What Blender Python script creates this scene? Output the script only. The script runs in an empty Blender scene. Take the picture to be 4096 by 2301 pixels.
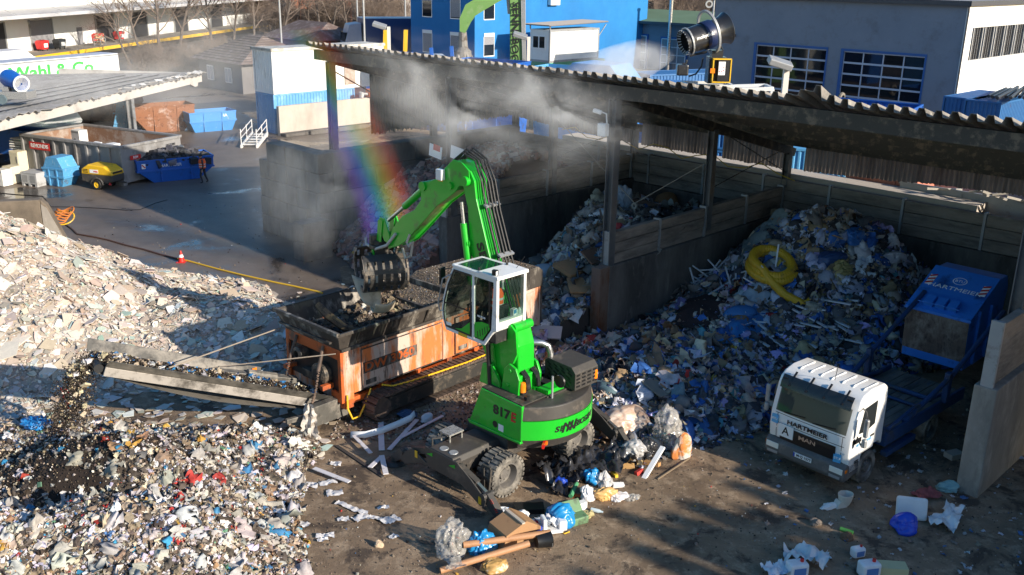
import bpy,bmesh,math,random
import numpy as np
from mathutils import Vector,Matrix
PI=math.pi
rad=math.radians
SC=bpy.context.scene
COL=SC.collection
CAM_H,PITCH,ROLL=12.5,rad(18.346),rad(0.8856)
cd=bpy.data.cameras.new('camera');cam=bpy.data.objects.new('camera',cd);COL.objects.link(cam)
cd.sensor_width=36.0;cd.lens=36.0*3859.0/4096.0;cd.clip_start=0.1;cd.clip_end=3000
_f=Vector((0,math.cos(PITCH),-math.sin(PITCH)));_r=Vector((1,0,0));_u=Vector((0,math.sin(PITCH),math.cos(PITCH)))
_R=_r*math.cos(ROLL)+_u*math.sin(ROLL);_U=_u*math.cos(ROLL)-_r*math.sin(ROLL)
cam.matrix_world=Matrix(((_R.x,_U.x,-_f.x,0),(_R.y,_U.y,-_f.y,0),(_R.z,_U.z,-_f.z,CAM_H),(0,0,0,1)))
SC.camera=cam
SUN_AZ,SUN_EL=-37.5,20.8
w=bpy.data.worlds.new('World');SC.world=w;w.use_nodes=True
nt=w.node_tree;bg=nt.nodes['Background']
sky=nt.nodes.new('ShaderNodeTexSky');sky.sky_type='NISHITA';sky.sun_disc=False
sky.sun_elevation=rad(SUN_EL);sky.sun_rotation=rad(90-SUN_AZ);sky.altitude=500
hs=nt.nodes.new('ShaderNodeHueSaturation');hs.inputs['Saturation'].default_value=1.4;nt.links.new(sky.outputs[0],hs.inputs['Color'])
nt.links.new(hs.outputs[0],bg.inputs[0]);bg.inputs[1].default_value=0.125
sl=bpy.data.lights.new('sun','SUN');sl.energy=5.0;sl.angle=rad(0.53);sl.color=(1.0,0.9,0.75)
so=bpy.data.objects.new('sun',sl);COL.objects.link(so)
_sd=Vector((math.cos(rad(SUN_AZ))*math.cos(rad(SUN_EL)),math.sin(rad(SUN_AZ))*math.cos(rad(SUN_EL)),math.sin(rad(SUN_EL))))
so.rotation_euler=_sd.to_track_quat('Z','Y').to_euler()
SC.view_settings.view_transform='Standard';SC.view_settings.look='None'
SC.view_settings.exposure=0.65;SC.view_settings.gamma=1.0
cy=SC.cycles
cy.use_denoising=True;cy.max_bounces=8;cy.diffuse_bounces=4;cy.glossy_bounces=3;cy.transmission_bounces=6
cy.transparent_max_bounces=12;cy.volume_bounces=1;cy.volume_step_rate=1.0;cy.volume_max_steps=128
cy.sample_clamp_indirect=6.0;cy.caustics_reflective=False;cy.caustics_refractive=False
YA=rad(-44.84)
AX=Vector((math.cos(YA),math.sin(YA),0));BX=Vector((-math.sin(YA),math.cos(YA),0))
C0=Vector((3.193,32.434,0))
def S(a,b,z=0.0):
 return C0+AX*a+BX*b+Vector((0,0,z))
def ab(x,y):
 dx=np.asarray(x)-C0.x;dy=np.asarray(y)-C0.y
 return dx*AX.x+dy*AX.y,dx*BX.x+dy*BX.y
def at(u,v,z=0.0):
 a,b=u-2048.0,v-1150.5
 d=_R*a-_U*b+_f*3859.0
 t=(z-CAM_H)/d.z
 return Vector((d.x*t,d.y*t,z))
def tag(o,label=None,cat=None,group=None,kind=None):
 if label:o['label']=label
 if cat:o['category']=cat
 if group:o['group']=group
 if kind:o['kind']=kind
 return o
def thing(name,label,cat,loc=(0,0,0),rz=0.0,group=None,kind=None):
 o=bpy.data.objects.new(name,None);COL.objects.link(o)
 o.location=loc;o.rotation_euler=(0,0,rz);o.empty_display_size=0.3
 return tag(o,label,cat,group,kind)
class MB:
 def __init__(s):s.v=[];s.f=[];s.m=[];s.cur=0
 def add(s,vs,fs):
  n=len(s.v);s.v+=[tuple(p) for p in vs]
  for f in fs:s.f.append(tuple(i+n for i in f));s.m.append(s.cur)
  return s
 def box(s,x0,x1,y0,y1,z0,z1,M=None):
  vs=[Vector((x,y,z)) for x in(x0,x1) for y in(y0,y1) for z in(z0,z1)]
  if M is not None:vs=[M@p for p in vs]
  return s.add(vs,[(0,1,3,2),(4,6,7,5),(0,4,5,1),(2,3,7,6),(0,2,6,4),(1,5,7,3)])
 def cbox(s,c,sx,sy,sz,rz=0.0,rx=0.0,ry=0.0):
  M=Matrix.Translation(c)@Matrix.Rotation(rz,4,'Z')@Matrix.Rotation(ry,4,'Y')@Matrix.Rotation(rx,4,'X')
  return s.box(-sx/2,sx/2,-sy/2,sy/2,-sz/2,sz/2,M)
 def beam(s,p,q,wd,ht,up=(0,0,1)):
  p,q=Vector(p),Vector(q);d=(q-p).normalized();up=Vector(up)
  sx=d.cross(up)
  if sx.length<1e-4:sx=d.cross(Vector((1,0,0)))
  sx.normalize();uy=sx.cross(d)
  vs=[e+sx*i*wd/2+uy*j*ht/2 for e in(p,q) for i,j in((-1,-1),(1,-1),(1,1),(-1,1))]
  return s.add(vs,[(3,2,1,0),(4,5,6,7),(0,1,5,4),(1,2,6,5),(2,3,7,6),(3,0,4,7)])
 def tube(s,pts,r,n=8,cap=True):
  pts=[Vector(p) for p in pts];k=len(pts)
  rs=r if isinstance(r,(list,tuple)) else[r]*k
  t=[(pts[min(i+1,k-1)]-pts[max(i-1,0)]).normalized() for i in range(k)]
  u=t[0].orthogonal().normalized();vs=[]
  for i in range(k):
   u=(u-t[i]*u.dot(t[i]))
   u=u.normalized() if u.length>1e-6 else t[i].orthogonal().normalized()
   b=t[i].cross(u)
   for j in range(n):
    a=2*PI*j/n;vs.append(pts[i]+(u*math.cos(a)+b*math.sin(a))*rs[i])
  fs=[(i*n+j,i*n+(j+1)%n,(i+1)*n+(j+1)%n,(i+1)*n+j) for i in range(k-1) for j in range(n)]
  if cap:fs+=[tuple(range(n-1,-1,-1)),tuple((k-1)*n+j for j in range(n))]
  return s.add(vs,fs)
 def prism(s,poly,lo,hi,axis='y'):
  def P(p,h):return(p[0],h,p[1]) if axis=='y' else((h,p[0],p[1]) if axis=='x' else(p[0],p[1],h))
  k=len(poly);vs=[P(p,lo) for p in poly]+[P(p,hi) for p in poly]
  fs=[tuple(range(k)),tuple(range(2*k-1,k-1,-1))]+[(i,i+k,(i+1)%k+k,(i+1)%k) for i in range(k)]
  return s.add(vs,fs)
 def lathe(s,prof,c=(0,0,0),n=24,axis='z',closed=False):
  vs=[];c=Vector(c)
  for r,h in prof:
   for j in range(n):
    a=2*PI*j/n;x,y=r*math.cos(a),r*math.sin(a)
    vs.append(c+Vector((x,y,h) if axis=='z' else((h,x,y) if axis=='x' else(y,h,x))))
  k=len(prof)
  fs=[(i*n+j,i*n+(j+1)%n,(i+1)*n+(j+1)%n,(i+1)*n+j) for i in range(k-1) for j in range(n)]
  if closed:fs+=[((k-1)*n+j,(k-1)*n+(j+1)%n,(j+1)%n,j) for j in range(n)]
  return s.add(vs,fs)
 def build(s,name,mats,parent=None,bevel=0.0,smooth=False,loc=None,rz=None,recalc=True,label=None):
  me=bpy.data.meshes.new(name);me.from_pydata(s.v,[],s.f)
  mats=mats if isinstance(mats,(list,tuple)) else[mats]
  for m in mats:me.materials.append(m)
  if len(mats)>1:me.polygons.foreach_set('material_index',s.m)
  if recalc:
   b=bmesh.new();b.from_mesh(me);bmesh.ops.recalc_face_normals(b,faces=b.faces);b.to_mesh(me);b.free()
  if smooth:
   me.polygons.foreach_set('use_smooth',[True]*len(me.polygons))
   me.set_sharp_from_angle(angle=rad(40))
  me.update()
  o=bpy.data.objects.new(name,me);COL.objects.link(o)
  if parent:o.parent=parent
  if loc is not None:o.location=loc
  if rz is not None:o.rotation_euler=(0,0,rz)
  if bevel:
   md=o.modifiers.new('edge','BEVEL');md.width=bevel;md.segments=2;md.limit_method='ANGLE';md.angle_limit=rad(40)
   md.harden_normals=False
  if label:o['label']=label
  return o
def word(name,txt,size,mat,parent,M,bold=0.0,ext=0.004,shear=0.0,sx=1.0,align='CENTER'):
 c=bpy.data.curves.new(name,'FONT');c.body=txt;c.size=size;c.extrude=ext;c.offset=bold;c.shear=shear
 c.align_x=align;c.align_y='CENTER';c.materials.append(mat);c.resolution_u=3
 f=bpy.data.objects.new(name,c);me=bpy.data.meshes.new_from_object(f);bpy.data.objects.remove(f);bpy.data.curves.remove(c)
 o=bpy.data.objects.new(name,me);COL.objects.link(o)
 if parent:o.parent=parent
 o.matrix_local=M@Matrix.Diagonal((sx,1,1,1))
 return o
def face_mat(origin,xdir,ydir):
 x=Vector(xdir).normalized();y=Vector(ydir);y=(y-x*y.dot(x)).normalized();z=x.cross(y)
 return Matrix(((x.x,y.x,z.x,origin[0]),(x.y,y.y,z.y,origin[1]),(x.z,y.z,z.z,origin[2]),(0,0,0,1)))
def dup(root,loc=None,rz=None,label=None,group=None,scale=None):
 r=root.copy();COL.objects.link(r)
 if loc is not None:r.location=loc
 if rz is not None:r.rotation_euler=(0,0,rz)
 if scale is not None:r.scale=(scale,)*3 if not isinstance(scale,(tuple,list)) else scale
 if label:r['label']=label
 if group:r['group']=group
 for ch in list(root.children):
  c=ch.copy();COL.objects.link(c);c.parent=r
  for g in list(ch.children):
   d=g.copy();COL.objects.link(d);d.parent=c
 return r
def _mix(n,l,fac,a,b):
 m=n.new('ShaderNodeMix');m.data_type='RGBA'
 for i,x in((0,fac),(6,a),(7,b)):
  if hasattr(x,'is_output'):l.new(x,m.inputs[i])
  else:m.inputs[i].default_value=x if i==0 else(*x[:3],1)
 return m.outputs[2]
def _ramp(n,l,src,p0,p1,c0=(0,0,0,1),c1=(1,1,1,1)):
 r=n.new('ShaderNodeValToRGB');l.new(src,r.inputs[0])
 r.color_ramp.elements[0].position=p0;r.color_ramp.elements[1].position=p1
 r.color_ramp.elements[0].color=c0;r.color_ramp.elements[1].color=c1
 return r.outputs[0]
def _noise(n,l,co,sc,detail=6,rough=.6,dist=0.0):
 t=n.new('ShaderNodeTexNoise');l.new(co,t.inputs['Vector']);t.inputs['Scale'].default_value=sc
 t.inputs['Detail'].default_value=detail;t.inputs['Roughness'].default_value=rough;t.inputs['Distortion'].default_value=dist
 return t.outputs['Fac']
def _co(n,l,stretch=(1,1,1)):
 tc=n.new('ShaderNodeTexCoord');mp=n.new('ShaderNodeMapping');l.new(tc.outputs['Object'],mp.inputs['Vector'])
 mp.inputs['Scale'].default_value=stretch
 return mp.outputs['Vector']
MATS={}
def mat(name,col,rough=.6,metal=0.0,dirt=None,amt=.35,scale=1.5,var=.12,bump=.0,bscale=20,stretch=(1,1,1),coat=0.0,spec=.5,sharp=.12,dirt2=None,amt2=.25):
 if name in MATS:return MATS[name]
 m=bpy.data.materials.new(name);m.use_nodes=True;n,l=m.node_tree.nodes,m.node_tree.links
 p=n['Principled BSDF'];co=_co(n,l,stretch);co1=_co(n,l)
 c=_mix(n,l,_noise(n,l,co1,scale*2.3,5,.65),[x*(1-var) for x in col],[min(1,x*(1+var)) for x in col])
 rg=rough
 if dirt is not None:
  k=_ramp(n,l,_noise(n,l,co,scale,9,.68),.5+(.5-amt)*.5-sharp/2-.0,.5+(.5-amt)*.5+sharp/2)
  c=_mix(n,l,k,c,dirt)
 if dirt2 is not None:
  k2=_ramp(n,l,_noise(n,l,co,scale*3.7,8,.7),.5+(.5-amt2)*.5-sharp/2,.5+(.5-amt2)*.5+sharp/2)
  c=_mix(n,l,k2,c,dirt2)
 l.new(c,p.inputs['Base Color'])
 rr=n.new('ShaderNodeMapRange');l.new(_noise(n,l,co1,scale*4,4,.6),rr.inputs[0])
 rr.inputs[3].default_value=max(.03,rough-.12);rr.inputs[4].default_value=min(1,rough+.15);l.new(rr.outputs[0],p.inputs['Roughness'])
 p.inputs['Metallic'].default_value=metal;p.inputs['Specular IOR Level'].default_value=spec;p.inputs['Coat Weight'].default_value=coat
 if bump:
  bp=n.new('ShaderNodeBump');bp.inputs['Strength'].default_value=bump;bp.inputs['Distance'].default_value=.02
  l.new(_noise(n,l,co1,bscale,6,.65),bp.inputs['Height']);l.new(bp.outputs[0],p.inputs['Normal'])
 MATS[name]=m;return m
def col_mat(name,rough=.75,spec=.3,var=.25,scale=14,trans=0.0):
 m=bpy.data.materials.new(name);m.use_nodes=True;n,l=m.node_tree.nodes,m.node_tree.links
 p=n['Principled BSDF'];a=n.new('ShaderNodeAttribute');a.attribute_name='Col'
 k=_ramp(n,l,_noise(n,l,_co(n,l),scale,5,.7),.3,.75,(1-var,1-var,1-var*.9,1),(1,1,1,1))
 mu=n.new('ShaderNodeMix');mu.data_type='RGBA';mu.blend_type='MULTIPLY';mu.inputs[0].default_value=1
 l.new(a.outputs['Color'],mu.inputs[6]);l.new(k,mu.inputs[7]);l.new(mu.outputs[2],p.inputs['Base Color'])
 p.inputs['Roughness'].default_value=rough;p.inputs['Specular IOR Level'].default_value=spec
 return m
def glass_mat(name,tint=(.02,.03,.03),alpha=.45,rough=.04):
 m=bpy.data.materials.new(name);m.use_nodes=True;n,l=m.node_tree.nodes,m.node_tree.links
 p=n['Principled BSDF'];p.inputs['Base Color'].default_value=(*tint,1);p.inputs['Roughness'].default_value=rough;p.inputs['Specular IOR Level'].default_value=.6
 t=n.new('ShaderNodeBsdfTransparent');t.inputs[0].default_value=(.82,.9,.87,1)
 mx=n.new('ShaderNodeMixShader');mx.inputs[0].default_value=alpha
 l.new(t.outputs[0],mx.inputs[1]);l.new(p.outputs[0],mx.inputs[2]);l.new(mx.outputs[0],n['Material Output'].inputs['Surface'])
 return m
RUST=(.12,.045,.018);MUD=(.075,.055,.038);SOOT=(.03,.028,.026)
GREEN=mat('machine_green_paint',(.012,.42,.022),.32,coat=.25,dirt=(.05,.16,.035),amt=.24,scale=1.3,var=.08,dirt2=(.03,.12,.03),amt2=.12)
GREY=mat('dark_grey_paint',(.055,.05,.045),.5,dirt=(.12,.1,.08),amt=.3,scale=2.2,var=.15)
BLACK=mat('black_rubber',(.016,.016,.017),.55,dirt=(.07,.06,.05),amt=.25,scale=3)
TYRE=mat('dusty_tyre_rubber',(.035,.034,.032),.8,dirt=(.26,.235,.2),amt=.52,scale=3,sharp=.25)
STEEL=mat('bright_steel',(.55,.55,.55),.28,metal=.9,var=.1)
DSTEEL=mat('dark_worn_steel',(.05,.048,.045),.5,metal=.4,dirt=(.16,.13,.1),amt=.35,scale=3)
GALV=mat('galvanised_steel',(.33,.34,.35),.5,metal=.35,dirt=(.2,.18,.16),amt=.3,scale=1.2)
WHITE=mat('white_paint',(.74,.74,.72),.35,dirt=(.42,.38,.33),amt=.18,scale=1.2,coat=.2,var=.04)
CLEANW=mat('clean_white',(.8,.8,.79),.4,var=.03)
BLACKP=mat('black_paint',(.012,.012,.013),.4)
REDP=mat('red_paint',(.55,.025,.02),.4,var=.08)
YELLOW=mat('yellow_paint',(.72,.43,.02),.42,dirt=(.3,.2,.06),amt=.2,scale=2)
ORANGEL=mat('orange_lamp',(.9,.22,.01),.2,coat=.5)
LAMPW=mat('lamp_lens',(.8,.78,.7),.12,coat=.5)
REDL=mat('red_lamp',(.6,.01,.01),.2,coat=.5)
BLUES=mat('skip_blue_paint',(.012,.1,.42),.45,dirt=(.02,.05,.16),amt=.22,scale=1.3,dirt2=RUST,amt2=.1)
LBLUE=mat('faded_blue_paint',(.08,.3,.55),.55,dirt=RUST,amt=.2,scale=2.2,stretch=(1,1,.5),sharp=.08,dirt2=(.25,.42,.55),amt2=.3)
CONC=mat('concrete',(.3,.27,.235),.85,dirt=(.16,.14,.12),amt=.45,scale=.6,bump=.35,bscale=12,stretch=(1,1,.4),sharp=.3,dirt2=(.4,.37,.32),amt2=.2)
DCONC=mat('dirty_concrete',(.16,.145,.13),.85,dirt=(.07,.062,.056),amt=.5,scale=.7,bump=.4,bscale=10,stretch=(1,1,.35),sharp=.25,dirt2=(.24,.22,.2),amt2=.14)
POSTM=mat('grey_steel_post',(.13,.135,.14),.5,metal=.3,dirt=(.09,.085,.08),amt=.35,scale=1.2)
PLANK=mat('weathered_planks',(.27,.225,.185),.85,dirt=(.12,.1,.085),amt=.45,scale=1.1,bump=.4,bscale=9,stretch=(.5,.5,2.5),sharp=.25,dirt2=(.3,.28,.25),amt2=.2)
GLASS=glass_mat('cab_glass',(.012,.018,.016),.4)
DGLASS=glass_mat('dark_window_glass',(.012,.014,.018),.85)
def ground_material():
 m=bpy.data.materials.new('dirt_ground');m.use_nodes=True;n,l=m.node_tree.nodes,m.node_tree.links
 p=n['Principled BSDF'];co=_co(n,l);st=_co(n,l,(1.0,.25,1));
 c=_mix(n,l,_ramp(n,l,_noise(n,l,co,.35,8,.7),.35,.65),(.16,.112,.074),(.3,.215,.142))
 c=_mix(n,l,_ramp(n,l,_noise(n,l,co,2.2,8,.75),.5,.64),c,(.36,.27,.185))
 c=_mix(n,l,_ramp(n,l,_noise(n,l,co,.9,7,.7,.5),.52,.6),c,(.085,.062,.046))
 c=_mix(n,l,_ramp(n,l,_noise(n,l,co,34,3,.6),.7,.74),c,(.3,.25,.19))
 c=_mix(n,l,_ramp(n,l,_noise(n,l,co,19,3,.6),.66,.72),c,(.02,.017,.015))
 l.new(c,p.inputs['Base Color']);p.inputs['Roughness'].default_value=.85;p.inputs['Specular IOR Level'].default_value=.3
 ad=n.new('ShaderNodeMath');ad.operation='MULTIPLY_ADD';l.new(_noise(n,l,co,3,10,.75),ad.inputs[0]);ad.inputs[1].default_value=1.6
 l.new(_noise(n,l,co,26,6,.7),ad.inputs[2])
 bp=n.new('ShaderNodeBump');bp.inputs['Strength'].default_value=.6;bp.inputs['Distance'].default_value=.045
 l.new(ad.outputs[0],bp.inputs['Height']);l.new(bp.outputs[0],p.inputs['Normal'])
 return m
def wet_material():
 m=bpy.data.materials.new('wet_asphalt');m.use_nodes=True;n,l=m.node_tree.nodes,m.node_tree.links
 p=n['Principled BSDF'];co=_co(n,l)
 wet=_ramp(n,l,_noise(n,l,co,.16,7,.62,.4),.54,.63)
 c=_mix(n,l,_ramp(n,l,_noise(n,l,co,.5,8,.7),.3,.7),(.11,.085,.068),(.18,.145,.118))
 c=_mix(n,l,_ramp(n,l,_noise(n,l,co,30,3,.6),.62,.7),c,(.2,.18,.16))
 c=_mix(n,l,wet,c,(.04,.032,.028))
 l.new(c,p.inputs['Base Color'])
 mr=n.new('ShaderNodeMapRange');l.new(wet,mr.inputs[0]);mr.inputs[3].default_value=.55;mr.inputs[4].default_value=.1
 l.new(mr.outputs[0],p.inputs['Roughness']);p.inputs['Specular IOR Level'].default_value=.35
 bp=n.new('ShaderNodeBump');bp.inputs['Distance'].default_value=.012
 iv=n.new('ShaderNodeMapRange');l.new(wet,iv.inputs[0]);iv.inputs[3].default_value=.6;iv.inputs[4].default_value=.04;l.new(iv.outputs[0],bp.inputs['Strength'])
 l.new(_noise(n,l,co,18,6,.7),bp.inputs['Height']);l.new(bp.outputs[0],p.inputs['Normal'])
 return m
gm=MB();R_=1500
gm.add([(-R_,-R_,0),(R_,-R_,0),(R_,R_,0),(-R_,R_,0)],[(0,1,2,3)])
tag(gm.build('ground',ground_material()),kind='structure')
ym=MB()
ym.add([(x,y,.006) for x,y in((-60,37),(-30,36),(-15,35),(-9,33),(-6.5,35.5),(-7.5,40),(-5,47),(-12,66),(-9,84),(0,112),(-40,122),(-62,95))],[tuple(range(12))])
tag(ym.build('yard_paving',wet_material()),kind='structure')
fm=MB();fm.add([(-140,92,.012),(-41,92,.012),(-20,135,.012),(-10,168,.012),(60,190,.012),(60,330,.012),(-140,330,.012)],[tuple(range(7))])
tag(fm.build('street',mat('street_asphalt',(.11,.105,.1),.8,dirt=(.2,.19,.18),amt=.3,scale=.1)),kind='structure')
tm=MB()
for(p0,p1,w2) in(((-4.2,15.5),(9.5,24.5),.25),((-3.5,14.5),(11.5,22.5),.22),((0.5,13.5),(10.5,18.5),.25)):
 pass
SHED_Z=lambda b:8.72-.27*b
def bay_wall(label,a0,a1,b0,b1,zc,zp,along='b',planks=True,mate=None):
 t=thing('retaining_wall',label,'wall',S(0,0),YA)
 c=MB();c.box(a0,a1,b0,b1,-.2,zc);c.build('concrete_base',mate or DCONC,t,bevel=.03)
 if planks:
  p=MB();rr=random.Random(int(a0*10)+5);nz=3;hz=(zp-zc)/nz
  L0,L1=(b0,b1) if along=='b' else(a0,a1)
  k=max(1,int((L1-L0)/2.9));st=(L1-L0)/k
  for i in range(k):
   for j in range(nz):
    jx=rr.uniform(-.025,.025);z0=zc+j*hz+.008;z1=zc+(j+1)*hz-.012+rr.uniform(-.02,.02)*(j==nz-1)
    if along=='b':p.box((a0+a1)/2-.11+jx,(a0+a1)/2+.11+jx,L0+i*st+.06,L0+(i+1)*st-.06,z0,z1)
    else:p.box(L0+i*st+.06,L0+(i+1)*st-.06,(b0+b1)/2-.11+jx,(b0+b1)/2+.11+jx,z0,z1)
  p.build('plank_boards',PLANK,t,bevel=.012)
  for i in range(k+1):
   u=L0+i*st;u=min(max(u,L0+.09),L1-.09);q=MB()
   if along=='b':q.box((a0+a1)/2-.15,(a0+a1)/2+.15,u-.05,u+.05,zc,zp+.05)
   else:q.box(u-.05,u+.05,(b0+b1)/2-.15,(b0+b1)/2+.15,zc,zp+.05)
   q.build('upright',GALV,t)
 return t
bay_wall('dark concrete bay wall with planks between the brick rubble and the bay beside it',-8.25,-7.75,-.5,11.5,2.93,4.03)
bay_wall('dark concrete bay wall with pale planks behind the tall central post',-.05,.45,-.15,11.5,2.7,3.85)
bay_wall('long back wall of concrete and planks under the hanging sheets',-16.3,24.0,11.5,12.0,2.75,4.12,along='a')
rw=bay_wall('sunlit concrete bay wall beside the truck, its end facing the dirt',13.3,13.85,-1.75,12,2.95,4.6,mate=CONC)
bk=thing('block_wall','tall wall stacked from big grey concrete blocks in the mist','wall',S(0,0),YA)
rr=random.Random(4);m1=MB()
for row in range(5):
 z0=row*.9;off=(row%2)*.8
 x=-20.6+(0 if row<4 else .8)-off*.0
 while x<-15.6:
  wdt=1.6 if not(row%2 and x<-20) else .8
  x1=min(x+wdt,-15.5)
  m1.box(x+.012,x1-.012,-1.3+rr.uniform(-.03,.03),-.5,z0+.01,z0+.89)
  x=x1
 b=-.5
 while b<11.4:
  b1=min(b+(1.6 if(row%2==0 or b>0) else .8),11.5)
  m1.box(-16.3,-15.5+rr.uniform(-.03,.03),b+.012,b1-.012,z0+.01,z0+.89);b=b1
m1.build('blocks',mat('block_concrete',(.2,.185,.165),.88,dirt=(.09,.08,.075),amt=.5,scale=.8,bump=.4,bscale=9,stretch=(1,1,.4),sharp=.3),bk,bevel=.04)
for k,(a0,b0,lab) in enumerate(((-15.45,-2.85,'low stack of two concrete blocks standing before the block wall'),)):
 t=thing('block_stack',lab,'concrete block',S(0,0),YA);m1=MB()
 m1.box(a0,a0+.85,b0,b0+1.5,0,.83);m1.box(a0+.03,a0+.86,b0+.02,b0+1.5,.85,1.66)
 m1.box(a0+.02,a0+.84,b0-.0,b0+1.45,1.67,1.72)
 m1.build('blocks',MATS['block_concrete'],t,bevel=.05)
sh=thing('open_shed','long open shed with a corrugated monopitch roof over the waste bays','shed',S(0,0),YA)
A0,A1=-17.5,37.0
roofm=mat('weathered_roof_sheet',(.22,.2,.18),.85,dirt=(.1,.09,.08),amt=.4,scale=.7,dirt2=(.34,.32,.28),amt2=.3)
rm=MB();rr=random.Random(9);pitch=.42;n=int((A1-A0)/pitch);prof=[]
for i in range(n):
 x=A0+i*pitch;jz=rr.uniform(-.02,.02);jb=rr.uniform(-.06,.05);lift=0.0
 if 6.7<x<7.8:lift=.32*math.sin((x-6.7)/1.1*PI)
 for dx,dz in((0,0),(.13,0),(.2,.175),(.35,.175)):prof.append((x+dx,dz+jz,jb,lift))
bs=[(-.38,1),(.9,.25),(2.5,0),(6,0),(12.6,0)]
for(b,lw) in bs:
 for(x,dz,jb,lift) in prof:rm.v.append((x,b+(jb if b<0 else 0),SHED_Z(b)+.27+dz+lift*lw))
k=len(prof)
for j in range(len(bs)-1):
 for i in range(k-1):rm.f.append((j*k+i,j*k+i+1,(j+1)*k+i+1,(j+1)*k+i));rm.m.append(0)
ro=rm.build('roof',roofm,sh,recalc=False)
md=ro.modifiers.new('thick','SOLIDIFY');md.thickness=.018
fb=MB();fb.box(A0+.3,A1,-.12,.06,SHED_Z(0)-.28,SHED_Z(0)+.16);fb.build('front_beam',DSTEEL,sh)
for bb in(1.9,3.9,5.95,8.0,10.0,11.9):
 q=MB();q.box(A0+.3,A1,bb-.06,bb+.06,SHED_Z(bb)+.02,SHED_Z(bb)+.24);q.build('purlin',DSTEEL,sh)
for i,a in enumerate((-16.1,-8.0,.2,13.15,21.5,29.8)):
 q=MB();q.beam((a,-.1,SHED_Z(-.1)-.22),(a,12.2,SHED_Z(12.2)-.22),.16,.34);q.build('rafter',DSTEEL,sh)
 for(b,zb) in((0,4.4 if i==0 else(2.9 if i==1 else(1.6 if i==2 else 2.3))),(5.95,2.9),(11.75,3.8)):
  q=MB();zt=SHED_Z(b)-.3;w_=.14 if b else .16
  da=.3 if i==3 and b==0 else 0
  q.box(a-w_+da,a+w_+da,b-.012,b+.012,zb,zt);q.box(a-w_+da,a-w_+.025+da,b-w_,b+w_,zb,zt);q.box(a+w_-.025+da,a+w_+da,b-w_,b+w_,zb,zt)
  q.build('post',POSTM,sh)
q=MB();q.box(.02,.42,-.65,-.14,0,2.7);q.build('post_casing',mat('rusty_casing',(.16,.11,.085),.8,dirt=RUST,amt=.4,scale=1.2,stretch=(1,1,.4)),sh,bevel=.02)
q=MB()
for a0,a1 in((-16.1,-8),(-8,.2),(.2,13.15)):
 for(p,r_) in(((a0,11.6,4.6),(a1,11.6,6.2)),((a1,11.6,4.6),(a0,11.6,6.2))):pass
for a in(-8.0,.2):
 for p_ in([(a,6,6.9),(a,11.7,4.4)],[(a,6,4.5),(a,11.7,5.5)]):q=MB();q.tube(p_,.018,5);q.build('brace_rod',DSTEEL,sh)
q=MB();q.tube([(-16,0.1,8.0),(-16,5.9,4.9)],.03,5);q.build('brace_rod',DSTEEL,sh)
def sheet_material():
 m=bpy.data.materials.new('grimy_translucent_sheet');m.use_nodes=True;n,l=m.node_tree.nodes,m.node_tree.links
 p=n['Principled BSDF'];co=_co(n,l,(3.5,1,.35))
 c=_mix(n,l,_ramp(n,l,_noise(n,l,co,1.1,8,.7),.35,.7),(.2,.16,.13),(.05,.042,.037))
 l.new(c,p.inputs['Base Color']);p.inputs['Roughness'].default_value=.7
 t=n.new('ShaderNodeBsdfTranslucent');l.new(c,t.inputs[0]);mx=n.new('ShaderNodeMixShader');mx.inputs[0].default_value=.6
 l.new(p.outputs[0],mx.inputs[1]);l.new(t.outputs[0],mx.inputs[2]);l.new(mx.outputs[0],n['Material Output'].inputs['Surface'])
 return m
SHEET=sheet_material();rr=random.Random(12)
for(a0,a1,zl,zr) in((-16.4,-13.6,4.8,4.6),(-13.5,-8.3,4.6,4.4),(-8.0,-3.7,4.42,4.42),(-3.4,.1,4.42,4.4),(.7,5.5,4.45,4.7),(5.5,13.0,4.75,5.0),(13.4,24,4.5,4.5)):
 q=MB();nn=int((a1-a0)/.045);zt=SHED_Z(12.25)+.2
 for i in range(nn+1):
  a=a0+(a1-a0)*i/nn;zb=zl+(zr-zl)*i/nn+rr.uniform(-.03,.03)
  o_=.025*math.sin(a*2*PI/.18)
  q.v+=[(a,12.28+o_,zb),(a,12.3+o_,zt)]
 for i in range(nn):q.f.append((2*i,2*i+2,2*i+3,2*i+1));q.m.append(0)
 q.build('back_cladding',SHEET,sh,recalc=False)
q=MB();nn=200
for i in range(nn+1):
 b=2.4+10*i/nn;o_=.025*math.sin(b*2*PI/.18);q.v+=[(-16.5+o_,b,4.9+rr.uniform(-.1,.1)),(-16.5+o_,b,SHED_Z(b)+.2)]
for i in range(nn):q.f.append((2*i,2*i+2,2*i+3,2*i+1));q.m.append(0)
q.build('side_cladding',mat('dark_green_cladding',(.05,.06,.055),.8,dirt=(.03,.03,.03),amt=.4,scale=.7,stretch=(1,1,.3)),sh,recalc=False)
t=thing('security_camera','white security camera and box high on the central shed post','camera',S(-.02,-.3,0),YA)
q=MB();q.box(-.17,.17,-.12,.1,7.2,7.62);q.build('housing',CLEANW,t,bevel=.02)
q=MB();q.cbox((-.12,-.2,8.02),.3,.16,.13,rz=.5,ry=.25);q.build('lens_body',CLEANW,t,bevel=.03)
q=MB();q.tube([(-.05,-.1,8.0),(.12,-.02,7.95),(.14,0,7.62)],.03,6);q.build('bracket',CLEANW,t)
for(a,z,lab,red) in((-8.75,5.45,'white notice with a red corner hanging left of the misty post',1),(-7.45,5.55,'plain white notice hanging just right of the misty post',0)):
 t=thing('notice_sign',lab,'sign',S(a,-.2,z),YA)
 q=MB();q.cbox((0,0,0),.75,.03,.5,ry=.12);q.build('panel',CLEANW,t)
 if red:q=MB();q.cbox((.1,-.02,.16),.4,.02,.24,ry=.12);q.build('red_field',REDP,t)
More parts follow.
